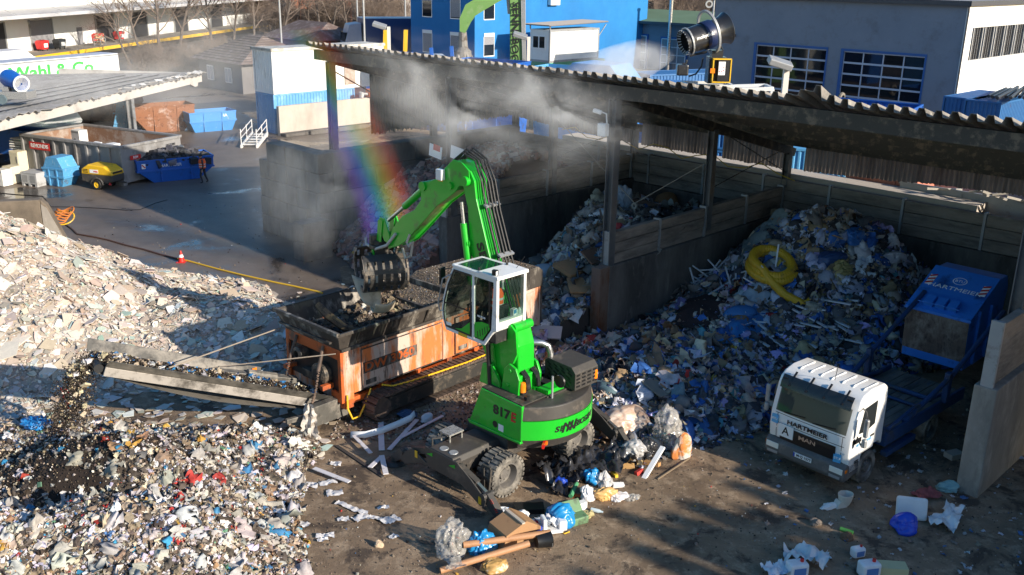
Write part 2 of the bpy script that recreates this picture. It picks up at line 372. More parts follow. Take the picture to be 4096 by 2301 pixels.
hb=MB();hb.tube([S(-12.2+i*.82,11.2,4.75+.25*math.sin(i*1.9)-.02*i) for i in range(17)],.022,5)
tag(hb.build('yellow_hose',mat('hose_yellow',(.5,.34,.03),.5)),'thin yellow hose sagging along the back wall','hose')
t=thing('hanging_rope','rope with a ring hanging between the shed posts over the waste','rope',S(0,0),YA)
q=MB();q.tube([(-7.9,6,6.3),(-2.6,5.0,3.6)],.02,5);q.tube([(-2.6,5,3.6),(.1,6,5.6)],.02,5);q.build('line',mat('rope',(.3,.27,.23),.9),t)
q=MB();q.lathe([(.06,-.05),(.14,-.05),(.14,.05),(.06,.05)],(-2.6,5,3.5),14,'y',closed=True);q.tube([(-2.6,5,3.4),(-2.55,5,2.7)],.035,5);q.build('ring',MATS['rope'],t)
RNG=np.random.default_rng(11)
def _tri_poly(k):
 f=[(0,i,i+1) for i in range(1,k-1)]+[(k,k+i+1,k+i) for i in range(1,k-1)]
 for i in range(k):
  j=(i+1)%k;f+=[(i,i+k,j+k),(i,j+k,j)]
 return f
def t_shard(th):
 k=RNG.integers(4,7);a=np.sort(RNG.uniform(0,2*PI,k));a=np.linspace(0,2*PI,k,endpoint=False)+RNG.uniform(-.35,.35,k)
 r=RNG.uniform(.35,.6,k);p=np.stack([r*np.cos(a),r*np.sin(a)*RNG.uniform(.6,1)],1)
 bend=RNG.uniform(-.15,.15)
 up=np.c_[p,th/2+bend*p[:,0]**2];dn=np.c_[p,-th/2+bend*p[:,0]**2]
 return np.r_[up,dn],np.array(_tri_poly(k))
def t_box():
 v=np.array([(x,y,z) for x in(-.5,.5) for y in(-.5,.5) for z in(-.5,.5)])*np.array([1,RNG.uniform(.5,.9),RNG.uniform(.3,.8)])
 v+=RNG.uniform(-.09,.09,v.shape)
 q=[(0,1,3,2),(4,6,7,5),(0,4,5,1),(2,3,7,6),(0,2,6,4),(1,5,7,3)]
 return v,np.array([t for a,b,c,d in q for t in((a,b,c),(a,c,d))])
def _ico(sub):
 b=bmesh.new();bmesh.ops.create_icosphere(b,subdivisions=sub,radius=.5);b.verts.ensure_lookup_table()
 v=np.array([p.co[:] for p in b.verts]);f=np.array([[q.index for q in t.verts] for t in b.faces]);b.free();return v,f
ICO1,ICO2,ICO3=_ico(1),_ico(2),_ico(3)
def t_chunk():
 v,f=ICO1;d=RNG.normal(size=(6,3));d/=np.linalg.norm(d,axis=1)[:,None]
 v=v*RNG.uniform(.8,1.15,(len(v),1))
 for k in d:s=np.minimum(0,RNG.uniform(.25,.4)-v@k);v=v+s[:,None]*k
 return v*RNG.uniform(.6,1.1,3),f
def t_film():
 g=7;x,y=np.meshgrid(np.linspace(-.5,.5,g),np.linspace(-.5,.5,g),indexing='ij')
 z=RNG.normal(0,.085,(g,g))+.22*np.sin(x*RNG.uniform(2,6)+RNG.uniform(0,6))*np.cos(y*RNG.uniform(2,6))
 v=np.stack([x+RNG.normal(0,.07,x.shape),(y+RNG.normal(0,.07,x.shape))*RNG.uniform(.35,1),z],-1).reshape(-1,3)
 f=[]
 for i in range(g-1):
  for j in range(g-1):
   a=i*g+j;f+=[(a,a+g,a+g+1),(a,a+g+1,a+1)]
 return v,np.array(f)
def t_bag():
 v,f=ICO2;n=np.ones(len(v))
 for k in range(7):
  d=RNG.normal(size=3);d/=np.linalg.norm(d);n+=RNG.uniform(.04,.13)*np.sin(v@d*RNG.uniform(8,20)+RNG.uniform(0,6))
 return v*n[:,None]*np.array([1,RNG.uniform(.6,.9),RNG.uniform(.45,.7)]),f
def t_stick():
 v=np.array([(x,y,z) for x in(-.5,0,.5) for y in(-.5,.5) for z in(-.5,.5)])*np.array([1,RNG.uniform(.03,.1),RNG.uniform(.015,.05)])
 v[4:8,2]+=RNG.uniform(-.04,.04);v[4:8,1]+=RNG.uniform(-.04,.04)
 f=[]
 for a in(0,4):
  q=[(0,1,5,4),(1,3,7,5),(3,2,6,7),(2,0,4,6)]
  for t in q:t=[x+a for x in t];f+=[(t[0],t[1],t[2]),(t[0],t[2],t[3])]
 f+=[(0,2,3),(0,3,1),(8,9,11),(8,11,10)]
 return v,np.array(f)
TPL=dict(shard=[t_shard(.03) for _ in range(10)],slab=[t_shard(.09) for _ in range(8)],box=[t_box() for _ in range(8)],chunk=[t_chunk() for _ in range(10)],film=[t_film() for _ in range(12)],bag=[t_bag() for _ in range(8)],stick=[t_stick() for _ in range(6)])
def rotmats(n,flat,nrm=None):
 yaw=RNG.uniform(0,2*PI,n);ax=RNG.normal(size=(n,3));ax/=np.linalg.norm(ax,axis=1)[:,None]
 ang=RNG.normal(0,1,n)*(1-flat)*1.3+RNG.normal(0,.12,n)
 c,s=np.cos(yaw),np.sin(yaw);Z=np.zeros(n);Rz=np.stack([c,-s,Z,s,c,Z,Z,Z,Z+1],1).reshape(n,3,3)
 K=np.zeros((n,3,3));K[:,0,1]=-ax[:,2];K[:,0,2]=ax[:,1];K[:,1,0]=ax[:,2];K[:,1,2]=-ax[:,0];K[:,2,0]=-ax[:,1];K[:,2,1]=ax[:,0]
 Rt=np.eye(3)+np.sin(ang)[:,None,None]*K+(1-np.cos(ang))[:,None,None]*(K@K)
 M=Rt@Rz
 if nrm is not None:
  z=nrm;x=np.cross(np.array([0,1.,0]),z);x/=np.linalg.norm(x,axis=1)[:,None];y=np.cross(z,x)
  M=np.stack([x,y,z],-1)@M
 return M
class Loose:
 def __init__(s):s.V=[];s.F=[];s.C=[];s.S=[];s.n=0
 def grid(s,X,Y,Zz,colfn,keep=None):
  h,w_=X.shape;v=np.stack([X,Y,Zz],-1).reshape(-1,3);idx=np.arange(h*w_).reshape(h,w_)
  a,b,c,d=idx[:-1,:-1],idx[1:,:-1],idx[1:,1:],idx[:-1,1:]
  f=np.concatenate([np.stack([a,b,c],-1).reshape(-1,3),np.stack([a,c,d],-1).reshape(-1,3)])
  if keep is not None:f=f[keep.reshape(-1)[f].any(1)]
  s.S.append(np.zeros(len(f),bool));s.V.append(v);s.F.append(f+s.n);s.C.append(colfn(v));s.n+=len(v)
 def put(s,kind,pos,size,pal,flat=.3,nrm=None,jit=.12,aspect=None):
  n=len(pos)
  if not n:return
  size=np.broadcast_to(size,(n,));pal=np.array([p[:3] for p in pal]),np.array([p[3] for p in pal],float)
  ci=RNG.choice(len(pal[0]),n,p=pal[1]/pal[1].sum());col=np.clip(pal[0][ci]*RNG.uniform(1-jit*2,1+jit,(n,1))*RNG.uniform(.94,1.06,(n,3)),0,.92)
  ti=RNG.integers(0,len(TPL[kind]),n);M=rotmats(n,flat,nrm)
  for t,(tv,tf) in enumerate(TPL[kind]):
   k=np.nonzero(ti==t)[0]
   if not len(k):continue
   sc=size[k][:,None]*RNG.uniform(.75,1.25,(len(k),3))*(np.array(aspect) if aspect is not None else 1)
   v=np.einsum('nij,nvj->nvi',M[k],tv[None]*sc[:,None,:])+pos[k][:,None,:]
   s.V.append(v.reshape(-1,3));s.F.append((tf[None]+(np.arange(len(k))*len(tv))[:,None,None]).reshape(-1,3)+s.n)
   s.S.append(np.full(len(k)*len(tf),kind in('film','bag')));s.C.append(np.repeat(col[k],len(tv),0));s.n+=len(k)*len(tv)
 def build(s,name,m,label=None,cat=None,kind='stuff'):
  V=np.concatenate(s.V).astype(np.float32);F=np.concatenate(s.F).astype(np.int32);C=np.concatenate(s.C);C=np.c_[C,np.ones(len(C))].astype(np.float32)
  me=bpy.data.meshes.new(name);me.vertices.add(len(V));me.vertices.foreach_set('co',V.ravel())
  me.loops.add(len(F)*3);me.loops.foreach_set('vertex_index',F.ravel());me.polygons.add(len(F))
  me.polygons.foreach_set('loop_start',np.arange(0,len(F)*3,3,dtype=np.int32));me.polygons.foreach_set('loop_total',np.full(len(F),3,np.int32))
  a=me.attributes.new('Col','FLOAT_COLOR','POINT');a.data.foreach_set('color',C.ravel())
  me.polygons.foreach_set('use_smooth',np.concatenate(s.S));me.materials.append(m);me.update(calc_edges=True);me.validate()
  o=bpy.data.objects.new(name,me);COL.objects.link(o)
  return tag(o,label,cat,None,kind)
def vnoise(x,y,sc,seed=0,octv=4):
 out=np.zeros(np.shape(x));amp=1.0;tot=0;r=np.random.default_rng(seed);
 for o in range(octv):
  T=r.uniform(-1,1,(64,64));u,v=np.asarray(x)*sc+13.7*o+100,np.asarray(y)*sc+7.1*o+100
  i,j=np.floor(u).astype(int),np.floor(v).astype(int);fu,fv=u-i,v-j;fu=fu*fu*(3-2*fu);fv=fv*fv*(3-2*fv)
  g=lambda a,b:T[a%64,b%64]
  out+=amp*((g(i,j)*(1-fu)+g(i+1,j)*fu)*(1-fv)+(g(i,j+1)*(1-fu)+g(i+1,j+1)*fu)*fv)
  tot+=amp;amp*=.5;sc*=2
 return out/tot
def sample(fn,x0,x1,y0,y1,n,thr=.03,mask=None):
 x=RNG.uniform(x0,x1,n);y=RNG.uniform(y0,y1,n);z=fn(x,y);k=z>thr
 if mask is not None:k&=mask(x,y)
 x,y,z=x[k],y[k],z[k];e=.12
 gx=(fn(x+e,y)-fn(x-e,y))/(2*e);gy=(fn(x,y+e)-fn(x,y-e))/(2*e)
 nr=np.stack([-gx,-gy,np.ones(len(x))],1);nr/=np.linalg.norm(nr,axis=1)[:,None]
 return np.stack([x,y,z],1),nr
def seg(x,y,pts,base=0.0):
 return 0
DEB=col_mat('loose_waste',.7,.35,.35,18)
GYP=col_mat('broken_plasterboard',.85,.2,.18,10)
BRK=col_mat('broken_brick',.9,.2,.35,16)
ss=lambda e0,e1,v:np.clip((v-e0)/(e1-e0),0,1)**2*(3-2*np.clip((v-e0)/(e1-e0),0,1))
def h_gyp(x,y):
 g=lambda cx,cy_,sx,sy,h:h*np.exp(-((x-cx)/sx)**2-((y-cy_)/sy)**2)
 z=g(-22.5,34,7.0,6.2,3.7)+g(-15.2,31.5,3.4,3.2,.75)+g(-9.5,32.2,2.6,2.0,.75)+g(-7.2,31.0,1.6,1.5,.35)
 z=z+.3*ss(26.5,29,y)*ss(36.5,33,y+.35*(x+12))*ss(-4.6,-6.5,x)
 z=z+vnoise(x,y,.45,3)*.35*np.clip(z*1.5,0,1)+vnoise(x,y,1.6,5)*.12*np.clip(z*2,0,1)
 a,b=ab(x,y);z=z*ss(38.8,37.2,y+.0*x)
 return z-.1
Lo=Loose();X,Y=np.meshgrid(np.arange(-31,-4,.2),np.arange(23.5,40,.2),indexing='ij');Zz=h_gyp(X,Y)
Lo.grid(X,Y,np.maximum(Zz,-.12),lambda v:np.tile(np.array([.42,.36,.3]),(len(v),1))*(1+.25*vnoise(v[:,0],v[:,1],1.3,8))[:,None],Zz>-.06)
PG=[(.62,.53,.44,6),(.68,.61,.53,6),(.52,.4,.3,3.5),(.45,.37,.3,2.5),(.74,.72,.68,2.4),(.38,.48,.42,.7),(.46,.54,.48,.5),(.34,.31,.27,.8)]
for n,s0,s1,kd,fl,lift in((30000,.05,.16,'slab',.35,.02),(26000,.04,.11,'slab',.3,.02),(13000,.12,.3,'slab',.5,.04),(5200,.22,.55,'shard',.62,.05),(900,.5,.95,'shard',.74,.08),(5000,.15,.45,'stick',.5,.05)):
 p,nr=sample(h_gyp,-31,-4.2,23.5,39,n,.02);p[:,2]+=lift*RNG.uniform(-.5,1.6,len(p))
 Lo.put(kd,p,RNG.uniform(s0,s1,len(p))*RNG.uniform(.6,1.1,len(p)),PG,fl,nr)
p,nr=sample(lambda x,y:0*x+.01,-24,-5,22.5,27.5,900,0);Lo.put('shard',p+[0,0,.02],RNG.uniform(.1,.55,len(p)),PG,.93,nr)
p,nr=sample(lambda x,y:0*x+.01,-16,-6,33,38,70,0);Lo.put('shard',p+[0,0,.02],RNG.uniform(.08,.3,len(p)),PG,.93,nr)
Lo.build('plasterboard_heap',GYP,'broad pale heap of broken plasterboard behind the conveyor','rubble heap')
def h_mix(x,y):
 g=lambda cx,cy_,sx,sy,h:h*np.exp(-((x-cx)/sx)**2-((y-cy_)/sy)**2)
 z=g(-10.1,20.9,2.5,1.25,1.15)+g(-11.5,23,2.5,1.3,.6)+g(-15.5,22.0,3,2.2,.9)+g(-8.2,20.4,2.6,2.0,.95)+g(-8.9,17.9,3.4,1.3,1.05)+g(-12,16.5,3,1.5,.9)+g(-6.6,17.0,2.0,2.0,.6)+g(-14.5,17,3,2,1.2)
 z=z+g(-7.3,23.4,1.9,.9,.55)-g(-9.6,19.45,1.8,.45,.75)
 e=ss(-4.2,-6.4,x+.35*np.sin(y*1.3))*ss(26.2,24.6,y+.4*vnoise(x,y,.6,2))
 z=z*(.35+.65*e)*ss(-3.8,-5.2,x+.12*(y-20))
 return z+vnoise(x,y,.9,21)*.2*np.clip(z*2,0,1)+vnoise(x,y,3,22)*.08*np.clip(z*3,0,1)-.1
def dark_zone(x,y):
 return np.exp(-((x+10.3)/3.1)**2-((y-21.0)/1.7)**2)+.45*vnoise(x,y,.7,31)
Lo=Loose();X,Y=np.meshgrid(np.arange(-20,-3.2,.1),np.arange(14.2,26.5,.1),indexing='ij');Zz=h_mix(X,Y)
def cmix(v):
 d=ss(.3,.6,dark_zone(v[:,0],v[:,1]))[:,None];n_=(1+.5*vnoise(v[:,0],v[:,1],5,8))[:,None]
 return(np.array([.035,.024,.017])*d+np.array([.11,.09,.07])*(1-d))*n_
Lo.grid(X,Y,np.maximum(Zz,-.12),cmix,Zz>-.06)
PW=[(.6,.56,.5,4),(.72,.7,.7,3),(.44,.36,.27,4),(.28,.21,.15,5),(.1,.08,.065,7),(.55,.52,.62,1.6),(.08,.2,.4,.5),(.05,.3,.5,.3),(.5,.05,.04,.35),(.5,.3,.06,.3),(.15,.32,.2,.22),(.42,.26,.14,1.1),(.6,.52,.38,2)]
PD=[(.03,.022,.016,9),(.055,.04,.028,5),(.6,.5,.34,.7),(.7,.66,.58,.45),(.16,.12,.09,2),(.05,.22,.42,.06)]
lite=lambda x,y:dark_zone(x,y)+RNG.normal(0,.16,len(x))<.42
dark=lambda x,y:dark_zone(x,y)+RNG.normal(0,.12,len(x))>.38
for n,s0,s1,kd,fl,mk,pal in((60000,.025,.07,'chunk',.1,lite,PW),(26000,.05,.12,'box',.2,lite,PW),(22000,.06,.2,'film',.5,lite,PW),(5200,.15,.4,'film',.6,lite,PW),(450,.35,.7,'film',.6,lite,[(.6,.58,.55,4),(.45,.42,.38,2),(.06,.22,.42,.4)]),(5000,.1,.35,'stick',.5,lite,PW),(60000,.02,.06,'chunk',.1,dark,PD),(9000,.04,.1,'chunk',.2,dark,PD),(1600,.06,.15,'chunk',.2,dark,[(.55,.45,.28,3),(.66,.62,.56,2)]),(1300,.1,.35,'film',.6,dark,[(.3,.27,.24,3),(.6,.58,.56,2),(.04,.25,.45,.6),(.4,.05,.03,.25)])):
 p,nr=sample(h_mix,-19,-3.4,14.4,26.3,n,.0,mk);p[:,2]+=RNG.uniform(0,.05,len(p))
 Lo.put(kd,p,RNG.uniform(s0,s1,len(p)),pal,fl,nr,.18)
Lo.build('shredded_waste_heap',DEB,'low heap of shredded white waste and dark fines in the near corner','waste heap')
def h_brick(x,y):
 a,b=ab(x,y)
 z=np.minimum(1.9+(b+.6)*.62,4.75-.06*np.abs(a+9.6));z=np.where(b<1.2,(b+2.6)*.85-.2,z)
 z=np.minimum(z,(b+2.6)*1.0);z=np.minimum(z,4.9-.62*np.maximum(b-5.4,0));z=z-.28*np.maximum(-11-a,0)
 z=z+vnoise(x,y,.8,41)*.25
 return np.where((a>-15.4)&(a<-8.28)&(b<11.4),z,-1)
Lo=Loose();bounds=(-14,6,34,52);X,Y=np.meshgrid(np.arange(-14,6,.25),np.arange(34,52,.25),indexing='ij');Zz=h_brick(X,Y)
Lo.grid(X,Y,np.maximum(Zz,-.1),lambda v:np.tile(np.array([.14,.1,.085]),(len(v),1)),Zz>.0)
PB=[(.36,.2,.16,5),(.45,.3,.25,4),(.48,.42,.37,3),(.22,.17,.15,3),(.45,.42,.38,1.5),(.5,.33,.1,.06)]
for n,s0,s1,kd in((14000,.14,.3,'box'),(14000,.1,.26,'chunk'),(2200,.28,.48,'box')):
 p,nr=sample(h_brick,*bounds,n,.05);p[:,2]+=.04;Lo.put(kd,p,RNG.uniform(s0,s1,len(p)),PB,.1,nr)
Lo.build('brick_rubble_heap',BRK,'steep heap of broken red brick rubble in the bay behind the boom','rubble heap')
PM=[(.4,.36,.3,4),(.55,.5,.42,3),(.1,.1,.1,4),(.22,.19,.16,4),(.55,.55,.6,3),(.3,.22,.15,3),(.06,.14,.3,.8),(.45,.4,.6,.35),(.45,.05,.05,.2),(.1,.25,.3,.4),(.7,.7,.68,2),(.6,.56,.4,1)]
def h_mid(x,y):
 a,b=ab(x,y)
 z=np.clip((b+3.4)*.36+.12*(a+4),0,None)*ss(-4.6,-1.5,b);z=np.minimum(z,2.9-.25*np.maximum(0,b-7));z=z+.9*np.exp(-((a+1.6)/1.5)**2-((b-2)/2.)**2)+.5*np.exp(-((a+5)/1.6)**2-((b-4)/2.4)**2)
 z=z*ss(-6.6-.12*np.clip(b-3,0,9),-3.6-.3*np.clip(b-2,0,9),a)
 z=z*ss(-5.2,-2.2,b+.25*(a+4))+vnoise(x,y,.9,51)*.35+vnoise(x,y,2.6,52)*.14
 return np.where((a>-7.7)&(a<-.1)&(b<11.4),z*ss(-5.2,-3.5,b)-.08,-1)
Lo=Loose();bd=(-9,12,30,49);X,Y=np.meshgrid(np.arange(bd[0],bd[1],.2),np.arange(bd[2],bd[3],.2),indexing='ij');Zz=h_mid(X,Y)
Lo.grid(X,Y,np.maximum(Zz,-.12),lambda v:np.tile(np.array([.06,.052,.047]),(len(v),1)),Zz>-.05)
for n,s0,s1,kd,fl in((24000,.06,.18,'chunk',.1),(10000,.12,.32,'box',.2),(7000,.2,.6,'film',.5),(1600,.5,1.1,'film',.6),(3600,.2,.55,'shard',.5),(3000,.3,1.0,'stick',.5),(600,.4,.8,'bag',.5)):
 p,nr=sample(h_mid,*bd,n,.0);p[:,2]+=.05;Lo.put(kd,p,RNG.uniform(s0,s1,len(p)),PM,fl,nr,.2)
Lo.build('mixed_waste_heap',DEB,'shaded mixed waste heap in the middle bay left of the tall post','waste heap')
PK=[(.45,.41,.36,3),(.62,.54,.4,2.6),(.06,.065,.08,6),(.2,.18,.17,4),(.55,.57,.68,3.2),(.38,.27,.16,3),(.05,.17,.5,2.2),(.48,.42,.75,1.1),(.42,.05,.05,.3),(.68,.7,.74,2.2),(.12,.2,.24,1.4),(.5,.36,.2,1),(.1,.3,.35,.25),(.6,.4,.08,.12)]
def h_big(x,y):
 a,b=ab(x,y)
 g=lambda ca,cb,sa,sb,h:h*np.exp(-((a-ca)/sa)**2-((b-cb)/sb)**2)
 z=g(4.2,8.2,3.4,4.2,3.3)+g(2.2,7.5,1.8,3.0,.9)+g(6.2,9,2.0,3,.7)+g(3.6,1.5,2.4,3.0,.75)+g(2.8,-1.8,2.6,1.9,.55)+g(5.2,-2.6,2.2,1.6,.6)+g(6.6,-4.4,1.5,1.2,.42)+g(4.6,-5.0,1.5,1.3,.35)+g(7.2,-1.5,1.2,1.6,.5)
 fade=ss(-6.9,-5.2,b+.2*np.sin(a*2))*ss(9.0,7.3,a-.28*np.clip(b,-8,20))*ss(-1.5,1.2,a+.6*ss(-.4,-1.5,b)*3)
 z=z*fade+(vnoise(x,y,.8,61)*.34+vnoise(x,y,2.4,62)*.14)*np.clip(z*fade*2,0,1)
 return np.where((b<11.3)&((a>.5)|(b<-.6)),z-.1,-1)
Lo=Loose();bd=(-1,22,23,46);X,Y=np.meshgrid(np.arange(bd[0],bd[1],.16),np.arange(bd[2],bd[3],.16),indexing='ij');Zz=h_big(X,Y)
Lo.grid(X,Y,np.maximum(Zz,-.12),lambda v:np.tile(np.array([.055,.05,.048]),(len(v),1)),Zz>-.05)
for n,s0,s1,kd,fl in((52000,.05,.16,'chunk',.1),(22000,.1,.28,'box',.2),(17000,.15,.5,'film',.5),(3400,.45,1.0,'film',.6),(8000,.15,.5,'shard',.5),(9000,.25,.9,'stick',.55),(1500,.3,.75,'bag',.5)):
 p,nr=sample(h_big,*bd,n,.0);p[:,2]+=.05;Lo.put(kd,p,RNG.uniform(s0,s1,len(p)),PK,fl,nr,.2)
p,nr=sample(lambda x,y:0*x+.01,-1,9,21,27,1500,0,lambda x,y:h_big(x,y)>-.1);Lo.put('film',p+[0,0,.03],RNG.uniform(.05,.2,len(p)),PK,.7,nr)
Lo.build('bulky_waste_pile',DEB,'huge bulky waste pile in the wide bay beside the truck','waste pile')
Lo=Loose()
PC=[(.28,.21,.15,5),(.45,.4,.33,.9),(.05,.04,.035,5),(.66,.65,.63,.5),(.06,.16,.35,.3),(.5,.3,.05,.2),(.45,.05,.04,.15)]
p,nr=sample(lambda x,y:0*x+.01,-8,14,15.5,27,7000,0,lambda x,y:vnoise(x,y,.5,77)>-.1+RNG.normal(0,.2,len(x)))
Lo.put('chunk',p,RNG.uniform(.015,.05,len(p)),PC,.2,nr)
p,nr=sample(lambda x,y:0*x+.01,-8,14,15.5,27,420,0);Lo.put('chunk',p,RNG.uniform(.05,.11,len(p)),PC,.2,nr)
p,nr=sample(lambda x,y:0*x+.01,-5,-1,24,29,1500,0);Lo.put('chunk',p,RNG.uniform(.04,.12,len(p)),[(.3,.24,.2,3),(.14,.08,.06,3),(.5,.46,.4,1)],.2,nr)
p,nr=sample(lambda x,y:0*x+.01,-20,-8,34,52,260,0);Lo.put('chunk',p,RNG.uniform(.03,.1,len(p)),PC,.2,nr)
p,nr=sample(lambda x,y:0*x+.01,6,14,15,24,300,0);Lo.put('film',p+[0,0,.02],RNG.uniform(.04,.14,len(p)),[(.6,.6,.62,3),(.1,.2,.4,1),(.3,.25,.2,2)],.7,nr)
Lo.build('ground_litter',DEB,'small crumbs and scraps strewn over the brown dirt','litter')
EXC=thing('material_handler','bright green material handler with raised white cab standing before the orange shredder','material handler',S(4.4,-8.89),YA)
q=MB();q.prism([(-.45,.62),(-.5,1.0),(-.42,1.12),(.42,1.12),(.5,1.0),(.45,.62)],-2.45,2.45);q.box(-.75,.75,-.9,.9,.7,1.2);q.lathe([(.62,1.2),(.62,1.38),(.5,1.38)],(0,.1,0),28)
ch=q.build('chassis',GREY,EXC,bevel=.02)
q=MB();q.lathe([(0.001,1.13),(.11,1.135),(.12,1.12)],(-.12,-2.25,0),16);q.lathe([(0.001,1.13),(.11,1.135),(.12,1.12)],(.2,-2.22,0),16);q.build('cover_plate',GALV,ch)
q=MB();q.box(-.62,-.22,-1.98,-1.5,1.3,1.34);q.box(-.6,-.57,-1.96,-1.92,1.05,1.3);q.box(-.27,-.24,-1.96,-1.92,1.05,1.3);q.box(-.6,-.57,-1.56,-1.52,1.05,1.3);q.box(-.27,-.24,-1.56,-1.52,1.05,1.3)
q.build('tread_plate',mat('tread_plate',(.5,.49,.46),.4,metal=.6,dirt=(.2,.18,.15),amt=.4,scale=25,sharp=.06),ch)
for s in(-1,1):
 q=MB();q.box(-1.0,1.0,s*1.35-.14,s*1.35+.14,.42,.7);q.lathe([(.3,-.25),(.34,0),(.3,.25)],(0,s*1.35,.55),16,'x');q.build('axle',GREY,EXC)
def make_wheel():
 w_=bpy.data.objects.new('wheel',None);COL.objects.link(w_)
 q=MB();q.lathe([(.33,-.26),(.42,-.29),(.5,-.27),(.53,-.2),(.53,.2),(.5,.27),(.42,.29),(.33,.26)],(0,0,0),40,'x')
 for i in range(26):
  for s in(-1,1):
   a=2*PI*(i+.5*(s>0))/26;M=Matrix.Rotation(a,4,'X')
   q.box(min(s*.02,s*.285),max(s*.02,s*.285),-.042,.042,.5,.565,M)
 q.build('tyre',TYRE,w_)
 q=MB();q.lathe([(.345,-.25),(.345,.26),(.31,.265),(.29,.2),(.27,.08),(.14,.06),(.13,.13),(.001,.14)],(0,0,0),32,'x')
 for i in range(10):
  a=2*PI*i/10;q.cbox((.075,.2*math.cos(a),.2*math.sin(a)),.03,.03,.03)
 q.build('rim',mat('wheel_rim_grey',(.13,.12,.11),.5,dirt=(.2,.18,.15),amt=.35,scale=3),w_,smooth=True)
 return w_
w0=make_wheel()
for i,(x,y,f) in enumerate(((.98,-1.35,0),(.98,1.35,0),(-.98,-1.35,PI),(-.98,1.35,PI))):
 o=w0 if i==0 else dup(w0);o.parent=EXC;o.location=(x,y,.555);o.rotation_euler=(0,0,f)
for e in(-1,1):
 y0=e*2.45;og=MB()
 og.prism([(-.55,.62),(-.6,1.08),(.6,1.08),(1.1,.82),(1.62,.48),(1.58,.3),(1.42,.25),(.75,.55),(-.75,.55),(-1.42,.25),(-1.58,.3),(-1.62,.48),(-1.1,.82)][::-1] if e<0 else[(-.55,.62),(-.6,1.08),(.6,1.08),(1.1,.82),(1.62,.48),(1.58,.3),(1.42,.25),(.75,.55),(-.75,.55),(-1.42,.25),(-1.58,.3),(-1.62,.48),(-1.1,.82)],y0-.02,y0+.02)
 og.prism([(-1.5,.3),(-.6,.95),(.6,.95),(1.5,.3),(.75,.6),(-.75,.6)],y0+.2,y0+.24)
 ob=og.build('outrigger',GREY,EXC,bevel=.01)
 q=MB();q.box(-.52,.52,y0-.0 if e>0 else y0+.02,y0+.2 if e>0 else y0+.2,.62,1.08);q.build('cross_box',GREY,ob)
 for s in(-1,1):
  q=MB();q.beam((s*.55,y0+.11,.93),(s*1.2,y0+.11,.72),.15,.15);q.build('cylinder',GREY,ob);
  q=MB();q.beam((s*1.2,y0+.11,.72),(s*1.5,y0+.11,.6),.08,.08);q.build('piston_rod',STEEL,ob)
  q=MB();q.prism([(s*1.42,.62),(s*1.62,.64),(s*2.1,.2),(s*2.05,.08),(s*1.9,.1),(s*1.48,.4)],y0+.03,y0+.19);q.tube([(s*1.55,y0-.06,.55),(s*1.55,y0+.28,.55)],.08,12);q.build('leg',GREY,ob,bevel=.01)
  q=MB();q.lathe([(.001,.1),(.2,.1),(.3,.03),(.3,0)],(s*2.0,y0+.11,0),16);q.box(s*2.0-.07,s*2.0+.07,y0+.02,y0+.2,.05,.2);q.build('foot_pad',DSTEEL,ob)
 if e<0:
  for(x,z) in((-.95,.72),(1.42,.4)):
   q=MB();q.box(x-.05,x+.05,y0-.028,y0-.021,z-.1,z+.1);q.build('warning_label',YELLOW,ob)
  for x in(-.42,.42):
   q=MB();q.prism([(x-.11,.9),(x+.11,.9),(x+.11,1.0)],y0-.03,y0-.021);q.build('green_marker',GREEN,ob)
  for k,t in enumerate((.35,.75)):
   q=MB();cx,cz=1.62+(2.02-1.62)*t,.6+(.18-.6)*t
   for j in range(3):q.beam((cx-.05+j*.03,y0+.025,cz+.06-j*.03),(cx+.02+j*.03,y0+.025,cz+.1-j*.03),.012,.02)
   q.build('hazard_stripe',REDP,ob)
  q=MB();q.tube([(-.45,y0+.1,1.1),(-.45,y0+.1,1.3),(-.3,y0+.3,1.32)],.025,6);q.build('grab_handle',GREY,ob)
q=MB()
for(p,r_) in(((.98,-.68,1.0),(1.25,-.72,1.02)),((.98,-.68,.35),(1.2,-.72,.38)),((.98,-.68,.68),(1.22,-.72,.7))):q.beam((1.0,-1.98,p[2]),(1.28,-1.98,p[2]),.05,.07)
q.beam((1.0,-1.98,1.0),(1.02,-1.98,.3),.06,.06);q.beam((1.28,-1.98,1.0),(1.2,-1.98,.3),.06,.06);q.beam((.6,-1.98,.4),(1.02,-1.98,.4),.06,.06)
q.build('access_ladder',GREY,EXC)
Y0=.22
q=MB();q.box(-.3,1.45,-.98,1.46,1.42,1.62);q.box(-.5,.5,-.5,.9,1.36,1.5);q.build('upper_frame',GREY,EXC)
q=MB();q.prism([(-.42,1.46),(-.36,1.38),(1.42,1.44),(1.42,2.4),(-.02,2.44)],-1.09,-1.0);q.prism([(-.5,1.42),(-.4,1.34),(1.42,1.4),(1.42,1.46)],-1.13,-.98)
sp=q.build('side_panel',GREEN,EXC,bevel=.015)
word('lettering','817',.34,BLACKP,sp,face_mat((.72,-1.096,2.02),(1,0,0),(0,0,1)),.012,shear=.0,sx=1.15)
word('lettering','E',.34,REDP,sp,face_mat((1.13,-1.096,2.02),(1,0,0),(0,0,1)),.012,shear=.1,sx=1.0)
q=MB();q.box(.62,.8,-1.098,-1.091,1.5,1.68);q.build('sticker',CLEANW,sp)
q=MB();q.lathe([(.001,0),(.09,0),(.09,.01)],(.5,-1.095,1.62),16,'y');q.build('cap',BLACKP,sp)
q=MB();q.prism([(-.02,2.44),(1.4,2.4),(1.4,2.43),(-.02,2.47)],-1.06,-.2);q.box(1.0,1.42,-.2,1.5,2.36,2.4);q.box(.2,1.0,1.4,1.5,1.6,2.4);q.box(.2,.3,.3,1.4,1.6,2.36);q.box(-.02,.2,-.2,1.5,1.6,2.38)
